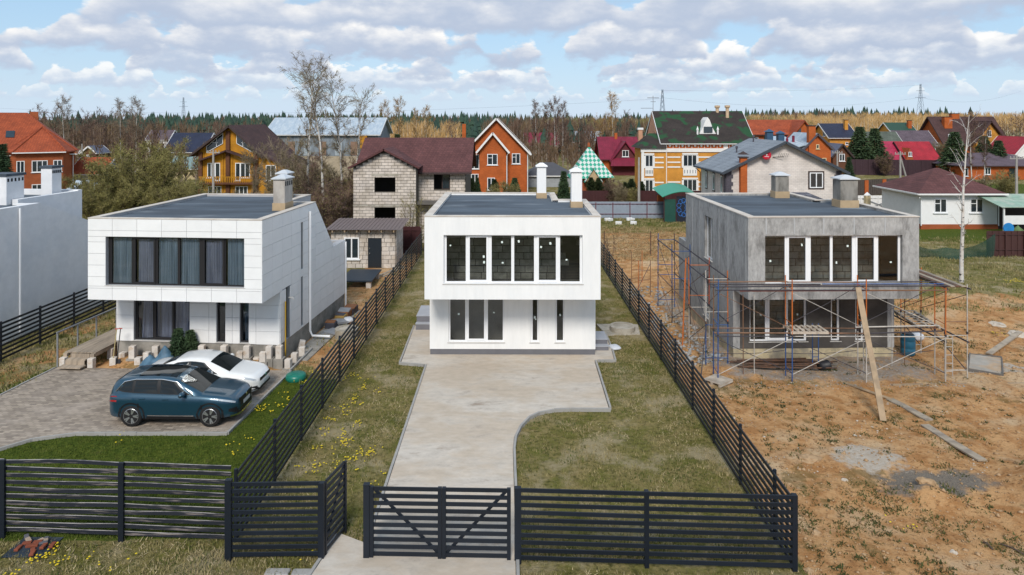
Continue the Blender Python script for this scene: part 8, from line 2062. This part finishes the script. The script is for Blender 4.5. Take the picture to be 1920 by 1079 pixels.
def scatter(n, x0, x1, y0, y1, prob=None, near=True):
    # denser towards the street, where the grass is seen closer
    x = GR.uniform(x0, x1, n); t = GR.uniform(0, 1, n); y = y0 + (y1-y0)*(t**1.5 if near else t)
    ok = ~inpoly(x, y, DRIVE) & ~inpoly(x, y, PAVING)
    for h in HOUSES: ok &= ~inpoly(x, y, h)
    if prob is not None: ok &= GR.uniform(0, 1, n) < prob(x, y)
    x, y = x[ok], y[ok]; return np.stack([x, y, hgt(x, y)], 1)
STALK = mat('dead_stalks', (0.42, 0.34, 0.20), col2=(0.30, 0.24, 0.13), scale=3, rough=.9, var=.2)
MOSS = mat('green_tufts', (0.075, 0.100, 0.016), col2=(0.050, 0.075, 0.012), scale=2, rough=.9, var=.25)
nz = lambda s, k: (lambda x, y: sst(fbm(x*s, y*s, k), .36, .60))
blades('grass', 'patchy dry grass round the white house', np.concatenate([scatter(15000, -6.7, 6.55, 16.3, 34, lambda x, y: .25+.75*nz(.9, 60)(x, y)), scatter(5000, -6.7, 6.55, 30, 52)]), .03, .11, .030, GRASSD)
blades('dead_stalks', 'pale dead stalks through the dry grass', np.concatenate([scatter(9000, -6.7, 6.55, 16.3, 34, lambda x, y: sst(fbm(x*.7, y*.7, 66), .40, .62)), scatter(2600, -14, -4.6, 13.2, 16.9), scatter(1500, .2, 7.0, 13.2, 15.8), scatter(1800, -6.7, 6.55, 30, 52)]), .02, .08, .028, STALK, per=3, spread=.10, lean=2.0)
blades('green_tufts', 'fresh green tufts in the dry grass', np.concatenate([scatter(6000, -6.7, 6.55, 16.3, 34, lambda x, y: sst(fbm(x*.8+3, y*.8, 67), .46, .60)), scatter(1500, -14, -4.6, 13.2, 16.9, lambda x, y: sst(fbm(x*.8+3, y*.8, 67), .44, .60)), scatter(2500, -6.7, 6.55, 28, 52, lambda x, y: sst(fbm(x*.8+3, y*.8, 67), .44, .60))]), .03, .10, .030, MOSS, per=5, spread=.09)
blades('verge_grass', 'dry grass on the street verge', np.concatenate([scatter(5200, -14, -4.6, 13.2, 16.9, lambda x, y: .3+.7*nz(.9, 61)(x, y)), scatter(2800, .2, 7.0, 13.2, 15.8, lambda x, y: .3+.7*nz(.9, 62)(x, y))]), .03, .13, .028, GRASSD)
blades('lawn', 'short dark green lawn round the paved parking area', scatter(17000, -20, -6.85, 17.15, 27.5, lambda x, y: zones(x, y)[1] > .4), .025, .075, .030, GRASSG)
blades('weeds', 'low weeds in tufts on the bare building plot', scatter(16000, 6.8, 26, 13.5, 36, lambda x, y: sst(fbm(x*.42+7, y*.42+3, 71)*.45+fbm(x*1.9, y*1.9, 75)*.55, .545, .62)), .025, .08, .045, WEED, per=7, spread=.09, lean=1.2)
DWEED = mat('dark_weeds', (0.040, 0.052, 0.013), col2=(0.065, 0.068, 0.018), scale=1.4, rough=.9, var=.3)
blades('weed_clumps', 'small dark weed clumps dotted over the bare plot', scatter(2600, 6.8, 26, 13.5, 37, lambda x, y: .12+.88*sst(fbm(x*.5+2, y*.5+8, 91), .46, .60)), .02, .07, .045, DWEED, per=16, spread=.055, lean=1.4)
blades('rough_grass', 'rough olive grass on the plot behind the grey house', np.concatenate([scatter(9000, 16, 42, 36, 60, lambda x, y: .3+.7*nz(.5, 64)(x, y), False), scatter(2500, 7, 18, 62, 72, None, False), scatter(3000, -24, -17.5, 23, 46, None, False), scatter(1500, -9.4, -6.9, 27, 46, lambda x, y: .35*nz(.8, 65)(x, y), False)]), .06, .22, .06, GRASSD, per=4, spread=.14, lean=.7)
blades('straw', 'flattened straw on the sandy back plot', scatter(5500, 6.9, 16, 50, 66, None, False), .04, .14, .06, STRAW, per=3, spread=.2, lean=3.0)
# dandelions: small flower heads in loose drifts
def flowers(name, label, C, n, s):
    V = []; F = []; b = 0
    for (cx, cy, k) in C:
        subs = [(cx+GR.normal(0, s), cy+GR.normal(0, s)) for _ in range(3)]
        for i in range(int(n*k)):
            q_ = subs[GR.randint(3)]; x, y = q_[0]+GR.normal(0, s*.38), q_[1]+GR.normal(0, s*.3); z = gz(x, y)+GR.uniform(.05, .12); r = GR.uniform(.018, .034)
            V += [(x+r*math.cos(a), y+r*math.sin(a), z) for a in np.arange(6)*1.047] + [(x, y, z+.02)]
            F += [(b+6, b+q, b+(q+1) % 6) for q in range(6)]; b += 7
    numpy_mesh(name, np.array(V), np.array(F), YELF, kind='stuff', label=label)
drift = [(gp(px, py)[0], gp(px, py)[1], k) for px, py, k in ((665, 710, 1.2), (685, 730, 1.6), (675, 745, 1.2), (660, 768, 1.2), (650, 785, 1), (648, 805, 1.2), (640, 820, 1), (655, 838, 1.4), (690, 852, 1.4), (662, 860, 1.4), (640, 842, 1), (598, 842, 1.2), (590, 870, 1.4), (605, 815, .6), (615, 790, .7), (635, 865, .8), (680, 865, .8), (700, 845, .5), (715, 905, .5), (658, 895, .5), (600, 880, .6), (630, 760, .5), (690, 715, .6))]
flowers('dandelions', 'drifts of yellow dandelions in the grass strip beside the drive', drift, 13, .22)
flowers('dandelions', 'yellow dandelions on the verge by the dumped bricks', [(gp(px, py)[0], gp(px, py)[1], k) for px, py, k in ((100, 1035, 1.2), (75, 1052, 1), (45, 1065, 1.2), (30, 1072, 1), (190, 1070, .6), (110, 1058, .8), (150, 1050, .4), (265, 1040, .2), (560, 1048, .2))], 12, .18)
flowers('dandelions', 'few yellow dandelions on the lawn by the fence', [(gp(px, py)[0], gp(px, py)[1], k) for px, py, k in ((495, 772, 1.2), (520, 760, .8), (540, 740, .6), (455, 830, .4), (420, 850, .3), (560, 720, .4), (230, 830, .2), (610, 700, .8), (640, 690, .6))], 20, .3)
flowers('dandelions', 'sparse yellow flowers on the bare plot and bank', [(gp(px, py)[0], gp(px, py)[1], k) for px, py, k in ((1905, 545, 2.0), (1885, 546, 1), (1882, 636, .7), (1692, 985, .3), (1675, 988, .2), (700, 500, .3))], 16, .25)
# pebbles and builders' litter
def pebbles(name, label, n, reg, m, r0, r1, prob=None):
    P = scatter(n, *reg, prob=prob); V = []; F = []; b = 0
    oc = np.array([(1, 0, 0), (-1, 0, 0), (0, 1, 0), (0, -1, 0), (0, 0, 1), (0, 0, -1)], float); of = np.array([(0, 2, 4), (2, 1, 4), (1, 3, 4), (3, 0, 4), (2, 0, 5), (1, 2, 5), (3, 1, 5), (0, 3, 5)])
    for p in P:
        r = GR.uniform(r0, r1)*(1 if GR.rand() > .06 else 1.9); s = GR.uniform(.6, 1.4, (6, 1))*np.array([1, 1, .6]); V.append(oc*s*r+p+np.array([0, 0, r*.2])); F.append(of+b); b += 6
    numpy_mesh(name, np.concatenate(V), np.concatenate(F), m, kind='stuff', label=label)
pebbles('pebbles', 'clods and pebbles on the bare soil', 7500, (6.8, 26, 13.5, 34), STONE, .014, .048)
pebbles('rubble', 'pale rubble and litter before the grey house', 1500, (7.5, 24, 20, 31), PALES, .012, .04, lambda x, y: sst(fbm(x*.6, y*.6, 80), .42, .6))
pebbles('rubble', 'gravel crumbs below the scaffold', 900, (8.5, 18, 26.6, 30.5), CONC, .012, .03)
pebbles('rubble', 'rubble strewn along the side of the grey house', 500, (7.2, 9.4, 29, 42), CONC, .03, .12)
pebbles('soil_clods', 'clods of soil on the path beside the panelled house', 900, (-9.5, -6.9, 28, 48), STONE, .012, .04)
def spread_twigs():
    for (a, b, lab) in (((1843, 1018), (1862, 1030), 'short dark stick on the soil'), ((1876, 1020), (1925, 1045), 'long dark stick at the picture edge on the soil')):
        p, q = gp(*a), gp(*b); MB().tube([(p[0], p[1], gz(*p)+.03), ((p[0]+q[0])/2, (p[1]+q[1])/2+.05, gz(*p)+.07), (q[0], q[1], gz(*q)+.03)], .02, 5).build('stick', BRT, None, label=lab, cat='stick')
spread_twigs()
